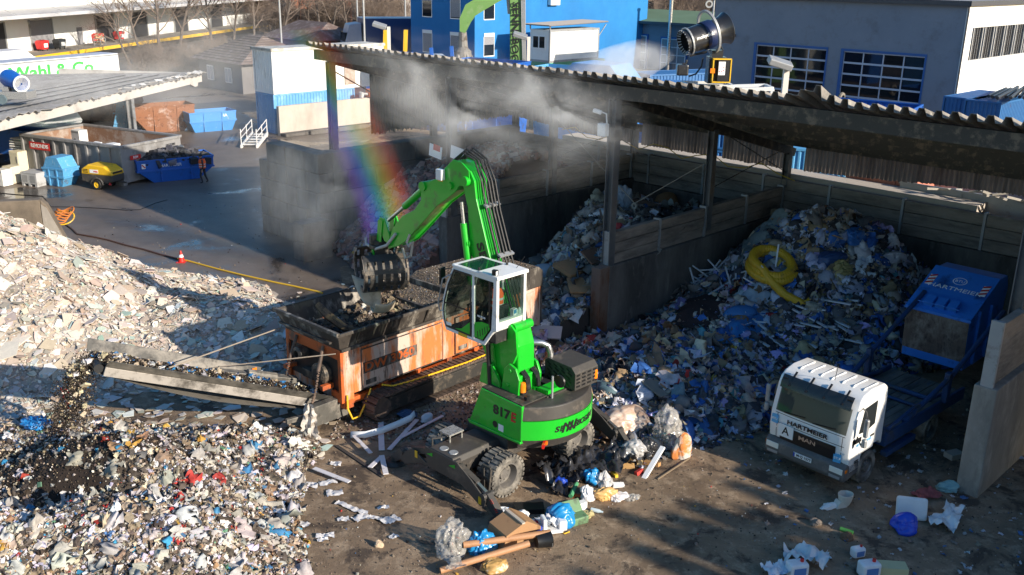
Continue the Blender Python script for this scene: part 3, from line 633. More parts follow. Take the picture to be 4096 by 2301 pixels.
q.build('engine_deck',mat('deck_dark',(.045,.04,.036),.55,dirt=(.14,.12,.1),amt=.35,scale=3),EXC)
def cwarc(k=20,x0=1.4,bul=.62,y0=-1.09,y1=1.54):
 out=[]
 for i in range(k+1):
  t=-1+2*i/k;out.append((x0+bul*(1-abs(t)**2.3),(y0+y1)/2+(y1-y0)/2*t))
 return out
def cwmesh(z0,z1,grow0=0,grow1=0,inner=1.3):
 q=MB();a=cwarc();k=len(a);cyy=(a[0][1]+a[-1][1])/2
 def ring(z,g):return[(x+g*(1 if x>1.4 else .5),cyy+(y-cyy)*(1+g*.3),z) for x,y in a]+[(inner,a[-1][1],z),(inner,a[0][1],z)]
 lo,hi=ring(z0,grow0),ring(z1,grow1);n_=len(lo)
 q.add(lo+hi,[tuple(range(n_)),tuple(range(2*n_-1,n_-1,-1))]+[(i,(i+1)%n_,(i+1)%n_+n_,i+n_) for i in range(n_)])
 return q
q=cwmesh(2.0,2.36,0,-.05);cwt=q.build('counterweight',GREY,EXC,bevel=.03,smooth=True)
cwmesh(1.5,2.0,.012,.012).build('green_band',GREEN,cwt,smooth=True)
cwmesh(1.22,1.5,-.16,.0).build('lower_skirt',GREY,cwt,smooth=True)
def arc_word(txt,y_start,size,z,gap,m,parent,gx=.018):
 a=cwarc(200);d=[0]
 for i in range(1,len(a)):d.append(d[-1]+math.hypot(a[i][0]-a[i-1][0],a[i][1]-a[i-1][1]))
 s_=y_start
 for chx in txt:
  big=chx=='N' and s_<y_start+gap*3.5;sz=size*(1.75 if big else 1)
  i=min(range(len(d)),key=lambda k:abs(d[k]-s_));i=min(max(i,1),len(a)-2)
  tx,ty=a[i+1][0]-a[i-1][0],a[i+1][1]-a[i-1][1]
  nx,ny=ty,-tx;L_=math.hypot(nx,ny)
  word('lettering',chx,sz,m,parent,face_mat((a[i][0]+nx/L_*gx,a[i][1]+ny/L_*gx,z),(tx,ty,0),(0,0,1)),.008,shear=.25,sx=1.25)
  s_+=gap*(.55 if chx=='I' else 1)
arc_word('SENNEBOGEN',.9,.2,1.74,.14,BLACKP,cwt)
q=MB()
for i in range(8):
 t0=-.62+i*.05;
q=MB();q.cbox((1.77,-.62,1.41),.06,.46,.11,rz=rad(33));q.build('tail_light',REDL,cwt);q=MB();q.cbox((1.8,-.58,1.41),.05,.1,.09,rz=rad(33));q.build('turn_light',ORANGEL,cwt)
q=MB();q.prism([(.62,2.4),(.62,2.95),(.72,3.03),(1.55,3.0),(1.68,2.86),(1.68,2.4)],.55,1.42);hd=q.build('engine_hood',GREY,EXC,bevel=.015)
q=MB()
for i in range(5):
 for j in range(4):q.cbox((.78+j*.22+.05*(i%2),.544,2.5+i*.1),.14,.012,.035,ry=.5)
for i in range(4):
 for j in range(4):q.cbox((1.684,.66+j*.21,2.5+i*.1),.012,.13,.045)
q.build('vent',BLACKP,hd)
q=MB();q.tube([(.25,.15,2.4),(.25,.15,3.25),(.28,.2,3.38),(.4,.32,3.42),(.55,.5,3.4),(.66,.62,3.32),(.7,.68,3.1),(.7,.68,2.9)],.085,10);q.lathe([(.13,3.02),(.15,3.05),(.15,3.45),(.1,3.52)],(.0,.42,0),16);q.build('exhaust',STEEL,EXC,smooth=True)
q=MB();q.box(-.1,.45,-.05,.6,2.36,2.75);q.box(.35,.95,-.05,.1,2.3,2.42)
for i in range(9):q.tube([(.3+.06*i,-.05+.04*i,2.3),(.35+.05*i,.1+.03*i,2.5+.02*(i%3)),(.5,.3,2.3)],.022,6)
q.box(.5,1.0,.2,.45,2.1,2.5);q.build('engine_parts',BLACK,EXC)
q=MB();q.box(1.02,1.35,-.15,.5,2.36,2.5);q.box(.55,1.0,-.2,-.12,2.36,2.52);q.build('hood_rib',GREEN,EXC)
for(x,y) in((.98,-.62),(1.62,1.36)):
 q=MB();q.lathe([(.001,2.78),(.07,2.76),(.085,2.7),(.085,2.52),(.06,2.52)],(x,y,0),16);b_=q.build('beacon',ORANGEL,EXC,smooth=True)
 q=MB();q.lathe([(.07,2.52),(.07,2.46),(.025,2.46),(.025,2.38)],(x,y,0),12);q.build('beacon_base',BLACKP,b_)
q=MB();q.tube([(1.5,-.1,2.36),(1.5,-.1,2.95)],.028,8);m_=q.build('mirror_post',GALV,EXC)
q=MB();q.lathe([(.001,-.02),(.16,-.02),(.17,.02),(.001,.05)],(1.58,.08,2.78),20,'y');q.build('mirror',BLACKP,m_,smooth=True)
q=MB();q.cbox((1.28,-.78,2.5),.1,.1,.09);q.build('rear_camera',BLACKP,EXC)
q=MB();q.prism([(-.3,4.05),(-.12,3.2),(.05,2.55),(.55,2.5),(.82,3.0),(.8,3.65),(.62,4.16)],-.62,-.04);rs=q.build('riser_arm',GREEN,EXC,bevel=.035)
q=MB();q.tube([(.62,-.64,4.1),(.62,-.02,4.1)],.12,16);q.prism([(.42,4.0),(.6,4.2),(.78,4.05),(.84,3.5),(.7,3.2)],-.7,-.625);q.build('pivot',GREEN,rs,smooth=True)
q=MB()
for y in(-.72,.02):q.prism([(.35,2.42),(.45,3.02),(.62,3.2),(.85,3.12),(.98,2.85),(.95,2.42)],y-.03,y+.04)
q.box(.55,.9,-.69,-.01,2.4,2.9);q.tube([(.66,-.78,3.02),(.66,.08,3.02)],.06,12);q.tube([(.6,-.78,2.62),(.6,.08,2.62)],.05,12);q.build('riser_bracket',GREEN,EXC,bevel=.015)
q=MB()
for j in range(3):q.tube([(.75+.02*j,-.5+.05*j,3.0),(1.0,-.52+.05*j,2.85),(1.02,-.48+.05*j,2.55),(.85,-.45+.05*j,2.43)],.025,6);q.tube([(.75+.02*j,-.15+.05*j,3.0),(1.0,-.17+.05*j,2.85),(1.02,-.13+.05*j,2.55),(.85,-.1+.05*j,2.43)],.025,6)
q.build('riser_hoses',BLACK,EXC)
q=MB();q.tube([(-.12,-.78,3.72),(-.02,-.78,2.45)],.06,10);q.tube([(-.28,-.5,3.9),(-.12,-.5,2.45)],.07,10);q.build('lift_cylinder',BLACKP,EXC)
q=MB();q.prism([(-.42,2.4),(-.3,2.95),(.0,3.0),(.3,2.6),(.35,2.4)],-.78,-.68);q.prism([(-.75,3.75),(-.2,4.0),(-.02,3.4),(.12,2.5),(-.12,2.45),(-.35,3.2)],-.66,-.63);q.build('riser_side_plate',GREEN,EXC,bevel=.01)
CB=bpy.data.objects.new('cab',None);COL.objects.link(CB);CB.parent=EXC
ya,yb=-1.2,-.18
side=[(-.94,5.46),(-1.18,5.0),(-1.33,4.55),(-1.38,4.25),(-1.35,3.95),(-1.22,3.7),(.2,3.68),(.52,4.12),(.6,5.46)]
def ringpoly(poly,t,c=None):
 cx=sum(p[0] for p in poly)/len(poly);cz=sum(p[1] for p in poly)/len(poly)
 out=[]
 for i,p in enumerate(poly):
  a,b_=Vector(poly[i-1]),Vector(poly[(i+1)%len(poly)]);p=Vector(p)
  d1=(p-a).normalized();d2=(b_-p).normalized();n1=Vector((-d1.y,d1.x));n2=Vector((-d2.y,d2.x));n_=(n1+n2).normalized();k=t/max(.4,n_.dot(n1))
  w1=p+n_*k;w2=p-n_*k;cc=Vector((cx,cz));out.append(tuple(w1 if(w1-cc).length<(w2-cc).length else w2))
 return out
q=MB();inn=ringpoly(side,.085)
for y,dy in((ya,.06),(yb,-.06)):
 k=len(side);vs=[(x,y,z) for x,z in side]+[(x,y,z) for x,z in inn]+[(x,y+dy,z) for x,z in side]+[(x,y+dy,z) for x,z in inn]
 q.add(vs,[f for i in range(k) for j in[(i+1)%k] for f in((i,j,j+k,i+k),(i+2*k,i+3*k,j+3*k,j+2*k),(i,i+2*k,j+2*k,j),(i+k,j+k,j+3*k,i+3*k))])
q.box(-.25,-.17,ya-.004,ya+.06,3.7,5.44);q.box(-.25,-.17,yb-.06,yb+.004,3.7,5.44)
q.box(.5,.62,ya+.003,ya+.09,4.15,5.47);q.box(.5,.62,yb-.09,yb-.003,4.15,5.47);q.prism([(.42,4.0),(.53,4.12),(.6,4.4),(.5,4.4)],ya+.06,yb-.06)
q.build('frame',WHITE,CB,bevel=.012)
q=MB();q.prism([(.0,5.46),(.68,5.46),(.66,5.54),(.0,5.56)],ya-.02,yb+.02);q.prism([(-.96,5.46),(.0,5.46),(.0,5.52),(-.9,5.51)],ya-.02,ya+.1);q.prism([(-.96,5.46),(.0,5.46),(.0,5.52),(-.9,5.51)],yb-.1,yb+.02);q.box(-.98,-.86,ya,yb,5.45,5.515);q.build('roof',WHITE,CB,bevel=.012)
q=MB();q.box(-.86,-.0,ya+.1,yb-.1,5.5,5.515);q.build('roof_window',glass_mat('green_glass',(.01,.05,.035),.6),CB)
q=MB()
for y0_,y1_ in((ya-.008,ya+.004),(yb-.004,yb+.008)):
 q.prism([(-.9,5.38),(-1.12,4.95),(-1.26,4.5),(-1.3,4.25),(-1.28,4.0),(-1.2,3.82),(-.28,3.8),(-.28,5.38)],y0_,y1_);q.prism([(-.14,5.38),(-.14,3.8),(.16,3.8),(.42,4.16),(.5,5.38)],y0_,y1_)
q.prism([(-.98,5.42),(-1.2,4.98),(-1.35,4.54),(-1.4,4.25),(-1.39,4.24),(-1.33,4.55),(-1.17,5.0),(-.95,5.42)],ya+.06,yb-.06)
gl=q.build('glazing',GLASS,CB,recalc=True)
q=MB();q.box(.604,.612,ya+.1,yb-.1,4.36,5.36);q.build('rear_window',glass_mat('rear_glass',(.02,.04,.035),.16),CB)
q=MB();q.prism([(-.9,5.4),(-1.13,4.95),(-1.27,4.5),(-1.31,4.25),(-1.29,4.0),(-1.21,3.8),(-.26,3.78),(-.26,5.4)],ya-.012,ya-.004)
fr=ringpoly([(-.9,5.4),(-1.13,4.95),(-1.27,4.5),(-1.31,4.25),(-1.29,4.0),(-1.21,3.8),(-.26,3.78),(-.26,5.4)],.05)
q=MB();po=[(-.9,5.4),(-1.13,4.95),(-1.27,4.5),(-1.31,4.25),(-1.29,4.0),(-1.21,3.8),(-.26,3.78),(-.26,5.4)]
k=8;q.add([(x,ya-.016,z) for x,z in po]+[(x,ya-.016,z) for x,z in fr],[(i,(i+1)%k,(i+1)%k+k,i+k) for i in range(k)])
q.box(-1.27,-.28,ya-.018,ya-.012,4.42,4.46);q.box(.36,.42,ya-.014,ya-.009,4.2,5.38)
q.build('door_seal',BLACKP,CB)
q=MB();q.prism([(-.95,3.82),(-.62,3.9),(-.28,4.18),(-.28,3.82)],ya-.014,ya-.009);q.prism([(-.14,4.2),(.12,4.28),(.4,4.28),(.4,4.16),(.15,3.82),(-.14,3.82)],ya-.014,ya-.009)
gp=q.build('green_door_panel',GREEN,CB)
q=MB()
for i in range(5):q.cbox((-.02+i*.085,ya-.016,3.92+i*.055),.022,.006,.17,ry=-.12)
q.build('louvre',BLACKP,gp)
q=MB();q.box(-1.25,-1.0,ya-.016,ya-.01,3.86,3.94);q.build('notice',CLEANW,CB);q=MB();q.box(-.75,-.42,ya-.006,ya+.01,3.69,3.775);q.build('warning_label',YELLOW,CB)
word('lettering','MULTICAB',.06,CLEANW,CB,face_mat((.1,ya-.012,4.4),(1,0,0),(0,0,1)),.002)
q=MB();q.box(-1.25,.3,ya+.05,yb-.05,3.72,3.78);q.box(-.1,.5,ya+.1,yb-.1,3.78,4.2);q.build('floor',BLACK,CB)
q=MB();q.box(-.2,.25,-.9,-.45,4.1,4.25);q.cbox((.24,-.67,4.42),.1,.44,.4,ry=.12);q.box(-.55,-.2,-1.05,-.95,4.2,4.32);q.box(-.55,-.2,-.42,-.34,4.2,4.32);q.tube([(-.6,-1.0,4.3),(-.6,-1.0,4.5)],.03,6);q.tube([(-.85,-.7,3.8),(-.78,-.7,4.4)],.05,6);q.build('seat',BLACK,CB,bevel=.03)
q=MB();q.tube([(-.75,-.9,4.42),(-.7,-.7,4.48),(-.75,-.5,4.42),(-.85,-.7,4.38),(-.75,-.9,4.42)],.018,6);q.build('steering_wheel',BLACKP,CB)
q=MB();q.cbox((.5,ya+.06,5.62),.14,.1,.13,rz=.3);wl=q.build('work_light',BLACKP,CB,bevel=.015);q=MB();q.cbox((.575,ya+.04,5.62),.012,.08,.1,rz=.3);q.build('lens',LAMPW,wl)
q=MB();q.tube([(.42,-.34,5.55),(.58,-.22,5.85)],.008,5);q.tube([(-.1,-1.1,5.53),(-.1,-1.1,5.6)],.03,8);q.tube([(.1,-.35,5.53),(.1,-.35,5.6)],.03,8);q.build('aerial',BLACKP,CB)
q=MB();q.tube([(-.98,ya-.02,5.25),(-1.2,ya-.12,5.1),(-1.38,ya-.12,4.4),(-1.36,ya-.08,4.2),(-1.3,ya,4.2)],.02,6);q.build('handrail',GALV,CB)
q=MB();q.cbox((-1.35,ya+.0,5.12),.05,.22,.42,rz=.25);q.tube([(-1.0,ya,5.4),(-1.3,ya,5.3)],.015,5);q.build('wing_mirror',BLACKP,CB,bevel=.02)
YB=.2
BOOM=[(-1.9,7.22),(-1.84,7.5),(-1.62,7.6),(-1.45,7.35),(-1.38,6.9),(-.9,5.57),(.32,2.75),(.2,2.5),(-.2,2.5),(-.4,2.8),(-1.5,5.3),(-1.74,5.55),(-1.76,5.72),(-1.64,5.85),(-1.7,6.6)]
q=MB();q.prism(BOOM,YB-.22,YB+.22);bm_=q.build('boom',GREEN,EXC,bevel=.02)
q=MB();q.tube([(-1.66,YB-.3,5.68),(-1.66,YB+.3,5.68)],.12,16);q.tube([(-1.66,YB-.34,5.68),(-1.66,YB+.34,5.68)],.08,16);q.tube([(-1.7,YB-.36,7.32),(-1.7,YB+.36,7.32)],.13,18);q.build('pivot_pin',GREEN,bm_,smooth=True)
word('lettering','SENNEBOGEN',.36,BLACKP,bm_,face_mat((-.62,YB-.226,4.35),(.41,0,-.91),(.91,0,.41)),.012,shear=.0,sx=1.35)
STICK=[(-2.42,7.62),(-2.2,7.8),(-1.88,7.78),(-1.6,7.6),(-1.58,7.38),(-1.72,7.2),(-1.98,7.14),(-2.12,6.96),(-2.85,6.46),(-3.78,5.6),(-4.25,5.18),(-4.54,5.0),(-5.0,4.82),(-5.02,4.98),(-4.78,5.47),(-4.35,5.9),(-3.8,6.18),(-3.52,6.5),(-3.5,6.86),(-3.42,7.03),(-3.2,7.06),(-2.86,7.2),(-2.66,7.42)]
q=MB();q.prism(STICK,YB-.27,YB-.24);q.prism(STICK,YB+.24,YB+.27);q.prism(ringpoly(STICK,.035),YB-.24,YB+.24);sk=q.build('stick',GREEN,EXC,bevel=.012)
q=MB();q.tube([(-2.3,YB-.33,6.98+.12),(-2.3,YB+.33,7.1)],.1,16);q.tube([(-3.42,YB-.32,6.9),(-3.42,YB+.32,6.9)],.13,16);q.build('pivot_pin',GREEN,sk,smooth=True)
q=MB();q.box(-2.72,-2.5,YB-.42,YB-.28,7.22,7.5);q.build('lamp_guard',WHITE,sk,bevel=.01);q=MB();q.box(-2.8,-2.6,YB-.275,YB-.272,7.15,7.5);q.build('warning_label',YELLOW,sk)
q=MB();q.tube([(-3.42,YB,6.95),(-4.55,YB,6.1)],.1,12);q.build('stick_cylinder',GREEN,EXC,smooth=True);q=MB();q.tube([(-4.5,YB,6.14),(-5.3,YB,5.55)],.05,10);q.build('piston_rod',STEEL,EXC,smooth=True)
q=MB();q.tube([(-1.78,YB-.28,6.2),(-1.5,YB-.28,4.6)],.1,12);q.tube([(-1.78,YB+.28,6.2),(-1.5,YB+.28,4.6)],.1,12);q.build('boom_cylinder',GREEN,EXC,smooth=True)
q=MB();q.tube([(-1.86,YB-.28,6.75),(-1.77,YB-.28,6.15)],.05,10);q.tube([(-1.86,YB+.28,6.75),(-1.77,YB+.28,6.15)],.05,10);q.build('piston_rod',STEEL,EXC,smooth=True)
q=MB()
for y in(YB-.24,YB+.2):q.prism([(-5.42,5.66),(-5.22,5.66),(-4.98,5.2),(-5.0,4.95),(-5.22,5.0),(-5.4,5.3)],y,y+.04);q.prism([(-5.45,5.6),(-5.25,5.6),(-5.35,4.95),(-5.55,4.9)],y-.03,y)
q.build('tip_linkage',GREEN,EXC)
q=MB()
for j in range(6):
 y=YB-.2+.075*j+.03;hx=.03+.05*(j%3)
 q.tube([(-2.3,y,7.75),(-1.95,y,8.0+.04*(j%3)),(-1.55+hx*.4,y+.05,7.86),(-1.32+hx,y+.06,7.35),(-1.12+hx,y+.06,6.6),(-.72+hx,y+.06,5.55),(-.35+hx,y+.05,4.7),(.45+hx*.3,y,2.8)],.026,6)
q.build('boom_hoses',BLACK,EXC,smooth=True)
for(x,z) in((-1.24,6.75),(-.72,5.55)):q=MB();q.cbox((x+.12,YB+.1,z),.12,.5,.05,ry=.4);q.build('hose_clamp',GALV,bm_)
q=MB();q.tube([(-4.6,YB-.3,5.35),(-4.95,YB-.36,4.95),(-5.5,YB-.36,4.72),(-5.95,YB-.34,4.78),(-6.02,YB-.3,4.95)],.045,8);q.tube([(-4.1,YB-.1,5.2),(-4.2,YB-.1,4.75),(-4.5,YB-.05,4.6),(-4.7,YB,4.85)],.035,8);q.tube([(-4.0,YB-.28,5.45),(-4.12,YB-.3,5.2),(-4.02,YB-.3,5.1),(-3.95,YB-.3,5.22)],.035,8);q.build('grey_hose',mat('grey_hose',(.45,.43,.4),.5),EXC,smooth=True)
GR=bpy.data.objects.new('grapple',None);COL.objects.link(GR);GR.parent=EXC;GR.location=(-5.6,YB-.1,.06);GR.rotation_euler=(0,0,rad(-26))
q=MB();q.lathe([(.001,4.9),(.24,4.9),(.24,4.76),(.33,4.76),(.33,4.64),(.2,4.64)],(0,0,0),20);q.box(-.2,.2,-.2,.2,4.3,4.66);q.box(-.12,.12,-.3,.3,4.78,5.05);q.box(-.4,.4,-.1,.1,4.28,4.42);q.build('rotator',DSTEEL,GR,bevel=.02)
q=MB();q.box(-.1,.16,-.24,-.21,4.3,4.66);q.build('green_plate',GREEN,GR)
for s in(-1,1):
 q=MB();W,NA,NW=1.25,14,17;R1=.57;cxx=s*.34;vs=[]
 for i in range(NA+1):
  a=rad(72-182*i/NA)
  for j in range(NW+1):
   vs.append((cxx+s*R1*(math.cos(a))*.92,-W/2+W*j/NW,4.02+R1*math.sin(a)))
 fs=[]
 for i in range(NA):
  for j in range(NW):
   hole=(2<=i<=11) and j%3==1 and(i%3!=1)
   if not hole:fs.append((i*(NW+1)+j,i*(NW+1)+j+1,(i+1)*(NW+1)+j+1,(i+1)*(NW+1)+j))
 q.add(vs,fs);jw=q.build('jaw',DSTEEL,GR,recalc=False);md=jw.modifiers.new('t','SOLIDIFY');md.thickness=.035;md.offset=0
 for y in(-W/2,W/2):
  q=MB()
  out=[(cxx+s*R1*math.cos(rad(72-182*i/10))*.92,4.02+R1*math.sin(rad(72-182*i/10))) for i in range(11)]
  inn_=[(cxx+s*(R1-.12)*math.cos(rad(72-182*i/10))*.92,4.02+(R1-.12)*math.sin(rad(72-182*i/10))) for i in range(10,-1,-1)]
  q.prism(out+inn_,y-.025,y+.025)
  q.build('jaw_rim',mat('worn_jaw',(.2,.17,.14),.5,metal=.3,dirt=(.06,.05,.045),amt=.5,scale=4),jw)
 for y in(-.3,.3):q=MB();q.tube([(0,y,4.45),(s*.5,y,4.3)],.07,8);q.build('jaw_cylinder',DSTEEL,GR)
th=thing('plastic_trough','bent beige plastic sheet held in the grapple over the hopper','plastic sheet',EXC.matrix_basis@Vector((-5.45,.1,-.2)),YA+rad(-20))
q=MB();vs=[];
for i in range(13):
 t=i/12
 for j in range(7):
  u=j/6-.5;vs.append((-.3+.55*t+.18*u,-.45+.85*u*(1-.5*t),3.8-.75*t+.55*(t-.45)**2+.5*abs(u)**1.5*(1-t)-.25*u*t))
q.add(vs,[(i*7+j,i*7+j+1,(i+1)*7+j+1,(i+1)*7+j) for i in range(12) for j in range(6)])
o=q.build('sheet',mat('beige_plastic',(.55,.46,.34),.45,dirt=(.35,.28,.2),amt=.3,scale=1.5),th,recalc=False,smooth=True);md=o.modifiers.new('t','SOLIDIFY');md.thickness=.03
q=MB();vs=[]
for i in range(9):
 t=i/8
 for j in range(5):
  u=j/4-.5;vs.append((.1+.6*t,-.2+.6*u,3.1+.3*t+.3*abs(u)**1.6-.2*math.sin(t*PI)))
q.add(vs,[(i*5+j,i*5+j+1,(i+1)*5+j+1,(i+1)*5+j) for i in range(8) for j in range(4)])
o=q.build('flap',MATS['beige_plastic'],th,recalc=False,smooth=True);md=o.modifiers.new('t','SOLIDIFY');md.thickness=.03
def skin_person(name,joints,edges,m,parent,sub=2):
 me=bpy.data.meshes.new(name);me.from_pydata([j[0] for j in joints],edges,[]);o=bpy.data.objects.new(name,me);COL.objects.link(o);o.parent=parent
 md=o.modifiers.new('skin','SKIN');md.use_smooth_shade=True
 for i,j in enumerate(joints):me.skin_vertices[0].data[i].radius=(j[1],j[2] if len(j)>2 else j[1])
 me.skin_vertices[0].data[0].use_root=True
 s_=o.modifiers.new('sub','SUBSURF');s_.levels=1;s_.render_levels=sub
 me.materials.append(m);return o
SKIN=mat('skin',(.5,.3,.2),.55);CLOTH=mat('dark_work_clothes',(.03,.03,.035),.85,dirt=(.06,.055,.05),amt=.3);HIVIS=mat('orange_vest',(.85,.12,.02),.7);SILVER=mat('reflective_tape',(.6,.6,.58),.35)
def head(parent,c,f,r=.105,hood=None):
 q=MB();v,fc=ICO3;f=Vector(f).normalized();sd=f.cross(Vector((0,0,1)))
 for p in v:
  p=p*2;k=1.0
  if p[0]>.2 and abs(p[1])<.22 and-.2<p[2]<.15:k=1.22-abs(p[1])
  if p[2]<-.5:k*=.9
  w_=Vector(c)+(f*p[0]*.95+sd*p[1]*.8)*r*k+Vector((0,0,p[2]*1.2*r));q.v.append(tuple(w_))
 q.f+=[tuple(t) for t in fc];q.m+=[0]*len(fc);h_=q.build('head',SKIN,parent,smooth=True)
 q=MB()
 for p in v:
  p=p*2;w_=Vector(c)+(f*(p[0]*1.0-.12)+sd*p[1]*.95)*r*1.12+Vector((0,0,(max(p[2],-.25)*1.25+.08)*r));q.v.append(tuple(w_))
 q.f+=[tuple(t) for t in fc];q.m+=[0]*len(fc);q.build('hood' if hood else 'hair',hood or mat('dark_hair',(.02,.015,.012),.7),h_,smooth=True)
 q=MB()
 for s in(-1,1):e=Vector(c)+f*r*.92+sd*s*r*.33+Vector((0,0,r*.1));q.cbox(e,.02,.02,.012)
 q.build('eyes',BLACKP,h_)
 return h_
def hand(parent,c,d,sgn=1):
 d=Vector(d).normalized();sd=d.cross(Vector((0,0,1)));
 if sd.length<.1:sd=Vector((1,0,0))
 sd.normalize();c=Vector(c);q=MB();q.beam(c,c+d*.09,.08,.035)
 for i,L_ in enumerate((.07,.085,.08,.06)):
  b=c+d*.085+sd*(.03-.02*i);q.tube([b,b+d*L_*.5,b+d*L_*.85+Vector((0,0,-.025))],[.01,.009,.007],6)
 b=c+d*.03+sd*.045*sgn;q.tube([b,b+d*.035+sd*.02*sgn,b+d*.065+sd*.015*sgn],[.011,.01,.008],6)
 return q.build('hand',SKIN,parent,smooth=True)
OP=thing('person','seated operator in an orange vest inside the raised cab','person',EXC.location+Vector((0,0,.08)),YA)
J=[((.02,-.67,4.33),.15,.13),((.06,-.67,4.6),.15,.11),((.06,-.67,4.82),.17,.1),((.05,-.67,4.97),.06),((.03,-.67,5.05),.055),((.06,-.87,4.8),.07),((-.08,-.97,4.55),.052),((-.38,-.97,4.46),.04),((.06,-.47,4.8),.07),((-.08,-.38,4.55),.052),((-.38,-.38,4.46),.04),((-.4,-.78,4.34),.08),((-.5,-.78,3.95),.055),((-.4,-.56,4.34),.08),((-.5,-.56,3.95),.055)]
E_=[(0,1),(1,2),(2,3),(3,4),(2,5),(5,6),(6,7),(2,8),(8,9),(9,10),(0,11),(11,12),(0,13),(13,14)]
skin_person('body',J,E_,CLOTH,OP);head(OP,(.0,-.67,5.18),(-1,0,0));hand(OP,(-.4,-.97,4.46),(-1,0,0));hand(OP,(-.4,-.38,4.46),(-1,0,0),-1)
q=MB();q.lathe([(.17,4.42),(.185,4.6),(.19,4.8),(.12,4.95)],(.05,-.67,0),20);v_=q.build('vest',HIVIS,OP,smooth=True)
q=MB();q.lathe([(.186,4.5),(.19,4.56)],(.05,-.67,0),20);q.lathe([(.191,4.66),(.193,4.72)],(.05,-.67,0),20);q.build('stripe',SILVER,v_)
bx=thing('carton','blue and white carton standing behind the rear cab window','carton',EXC.matrix_basis@Vector((.5,-.5,4.36)),YA+.2)
q=MB();q.box(-.05,.05,-.08,.08,0,.2);q.build('box',CLEANW,bx);q=MB();q.box(.051,.054,-.06,.06,.08,.18);q.build('print',mat('print_blue',(.05,.25,.5),.5),bx)
q=MB();
for i in range(3):
 q.lathe([(.001,.0),(.05,.0),(.05,.14),(.02,.18),(.001,.19)],(0,(i-1)*.11,0),10)
tag(q.build('bottles',mat('clear_bottle',(.5,.6,.55),.2),None,smooth=True,loc=EXC.matrix_basis@Vector((.5,-.3,4.36)),rz=YA),'clear bottles lying in the rear cab window','bottles')
SHR=thing('waste_shredder','orange tracked waste shredder with a black open hopper and long conveyor','shredder',S(-.2,-10.95),rad(47.5))
ORG=mat('worn_orange_paint',(.6,.165,.045),.55,dirt=(.52,.4,.33),amt=.5,scale=1.5,stretch=(1,1,.22),sharp=.1,dirt2=(.13,.075,.055),amt2=.3)
ORGD=mat('orange_frame',(.5,.1,.018),.55,dirt=(.1,.055,.04),amt=.35,scale=2,sharp=.15)
HOPM=mat('hopper_steel',(.05,.042,.036),.6,dirt=(.3,.27,.23),amt=.36,scale=1.8,stretch=(1,1,.3),sharp=.12,dirt2=(.016,.014,.013),amt2=.3)
DUSTY=mat('dusty_deck',(.17,.135,.105),.85,dirt=(.08,.065,.052),amt=.45,scale=2.2,sharp=.3,bump=.5,bscale=30,dirt2=(.17,.14,.11),amt2=.3)
q=MB();q.box(.0,.35,0,2.6,.75,2.36);q.box(.35,8.3,.0,.1,.95,2.36);q.box(.35,8.3,2.5,2.6,.95,2.36);q.box(8.2,8.35,0,2.6,.9,2.75);q.box(.35,8.3,.1,2.5,.9,1.0)
q.v=q.v;bd_=q.build('body',ORG,SHR,bevel=.02)
q=MB()
for(x0,x1) in((.62,3.75),(4.3,5.9),(6.1,8.0)):
 q.box(x0,x1,-.045,-.0,1.02,2.2)
 pn=None
pn=q.build('side_panel',ORG,SHR,bevel=.012)
q=MB()
for(x0,x1) in((.62,3.75),(4.3,5.9)):
 for a_ in((x0,x1,2.2,2.225),(x0,x1,.99,1.02)):q.box(a_[0],a_[1],-.052,-.02,a_[2],a_[3])
 for x in(x0,x1):q.box(x-.012,x+.012,-.052,-.02,1.0,2.22)
 q.box(x0+.12,x0+.5,-.06,-.04,1.1,1.24)
q.box(.66,2.7,-.049,-.04,1.46,1.80)
q.build('panel_trim',HOPM,pn)
word('lettering','DW 3060',.36,ORGD,pn,face_mat((1.65,-.052,1.63),(1,0,0),(0,0,1)),.01,sx=1.3)
q=MB()
for x in(.1,1.4,2.7,4.0,5.2,6.4,7.6):q.box(x,x+.22,.02,.3,.66,.95)
q.box(0,8.3,.05,.2,.62,.8);q.box(.0,.3,-.02,.4,.55,.8);q.build('chassis_rail',ORGD,SHR,bevel=.01)
q=MB();q.box(-.09,.0,.0,.14,.75,2.36);q.box(-.09,.0,2.46,2.6,.75,2.36);q.box(-.09,.0,.14,2.46,2.05,2.36);q.box(-.09,-.0,.14,.5,.75,1.05);q.box(-.4,-.0,.45,.6,1.1,1.24);q.box(-.4,0,2.2,2.35,1.25,1.38);q.build('end_frame',ORGD,SHR,bevel=.012)
q=MB();q.box(-.02,.02,.14,2.46,1.05,2.05);q.build('end_recess',BLACKP,SHR)
q=MB();q.lathe([(.001,-.3),(.2,-.3),(.34,-.24),(.34,-.02)],(0,.85,1.45),20,'x');q.lathe([(.1,-.34),(.2,-.3),(.2,-.02)],(0,1.75,1.85),18,'x');q.box(-.2,0,1.2,1.7,1.15,1.4)
for i in range(10):q.cbox((-.26,.85+.27*math.cos(i*.63),1.45+.27*math.sin(i*.63)),.04,.05,.05)
q.build('gearbox',DSTEEL,SHR,bevel=.01)
q=MB()
def slab(p,t):
 q.add([Vector(x) for x in p]+[Vector(x)+Vector(t) for x in p],[(0,1,2,3),(7,6,5,4),(0,4,5,1),(1,5,6,2),(2,6,7,3),(3,7,4,0)])
slab([(-.08,.02,2.36),(4.6,.02,2.36),(4.6,-.2,2.9),(-.28,-.2,2.9)],(0,.06,.02))
slab([(-.08,2.58,2.36),(4.6,2.58,2.36),(4.6,2.8,2.9),(-.28,2.8,2.9)],(0,-.06,.02))
slab([(-.08,.02,2.36),(-.08,2.58,2.36),(-.28,2.8,2.95),(-.28,-.2,2.95)],(.06,0,.02))
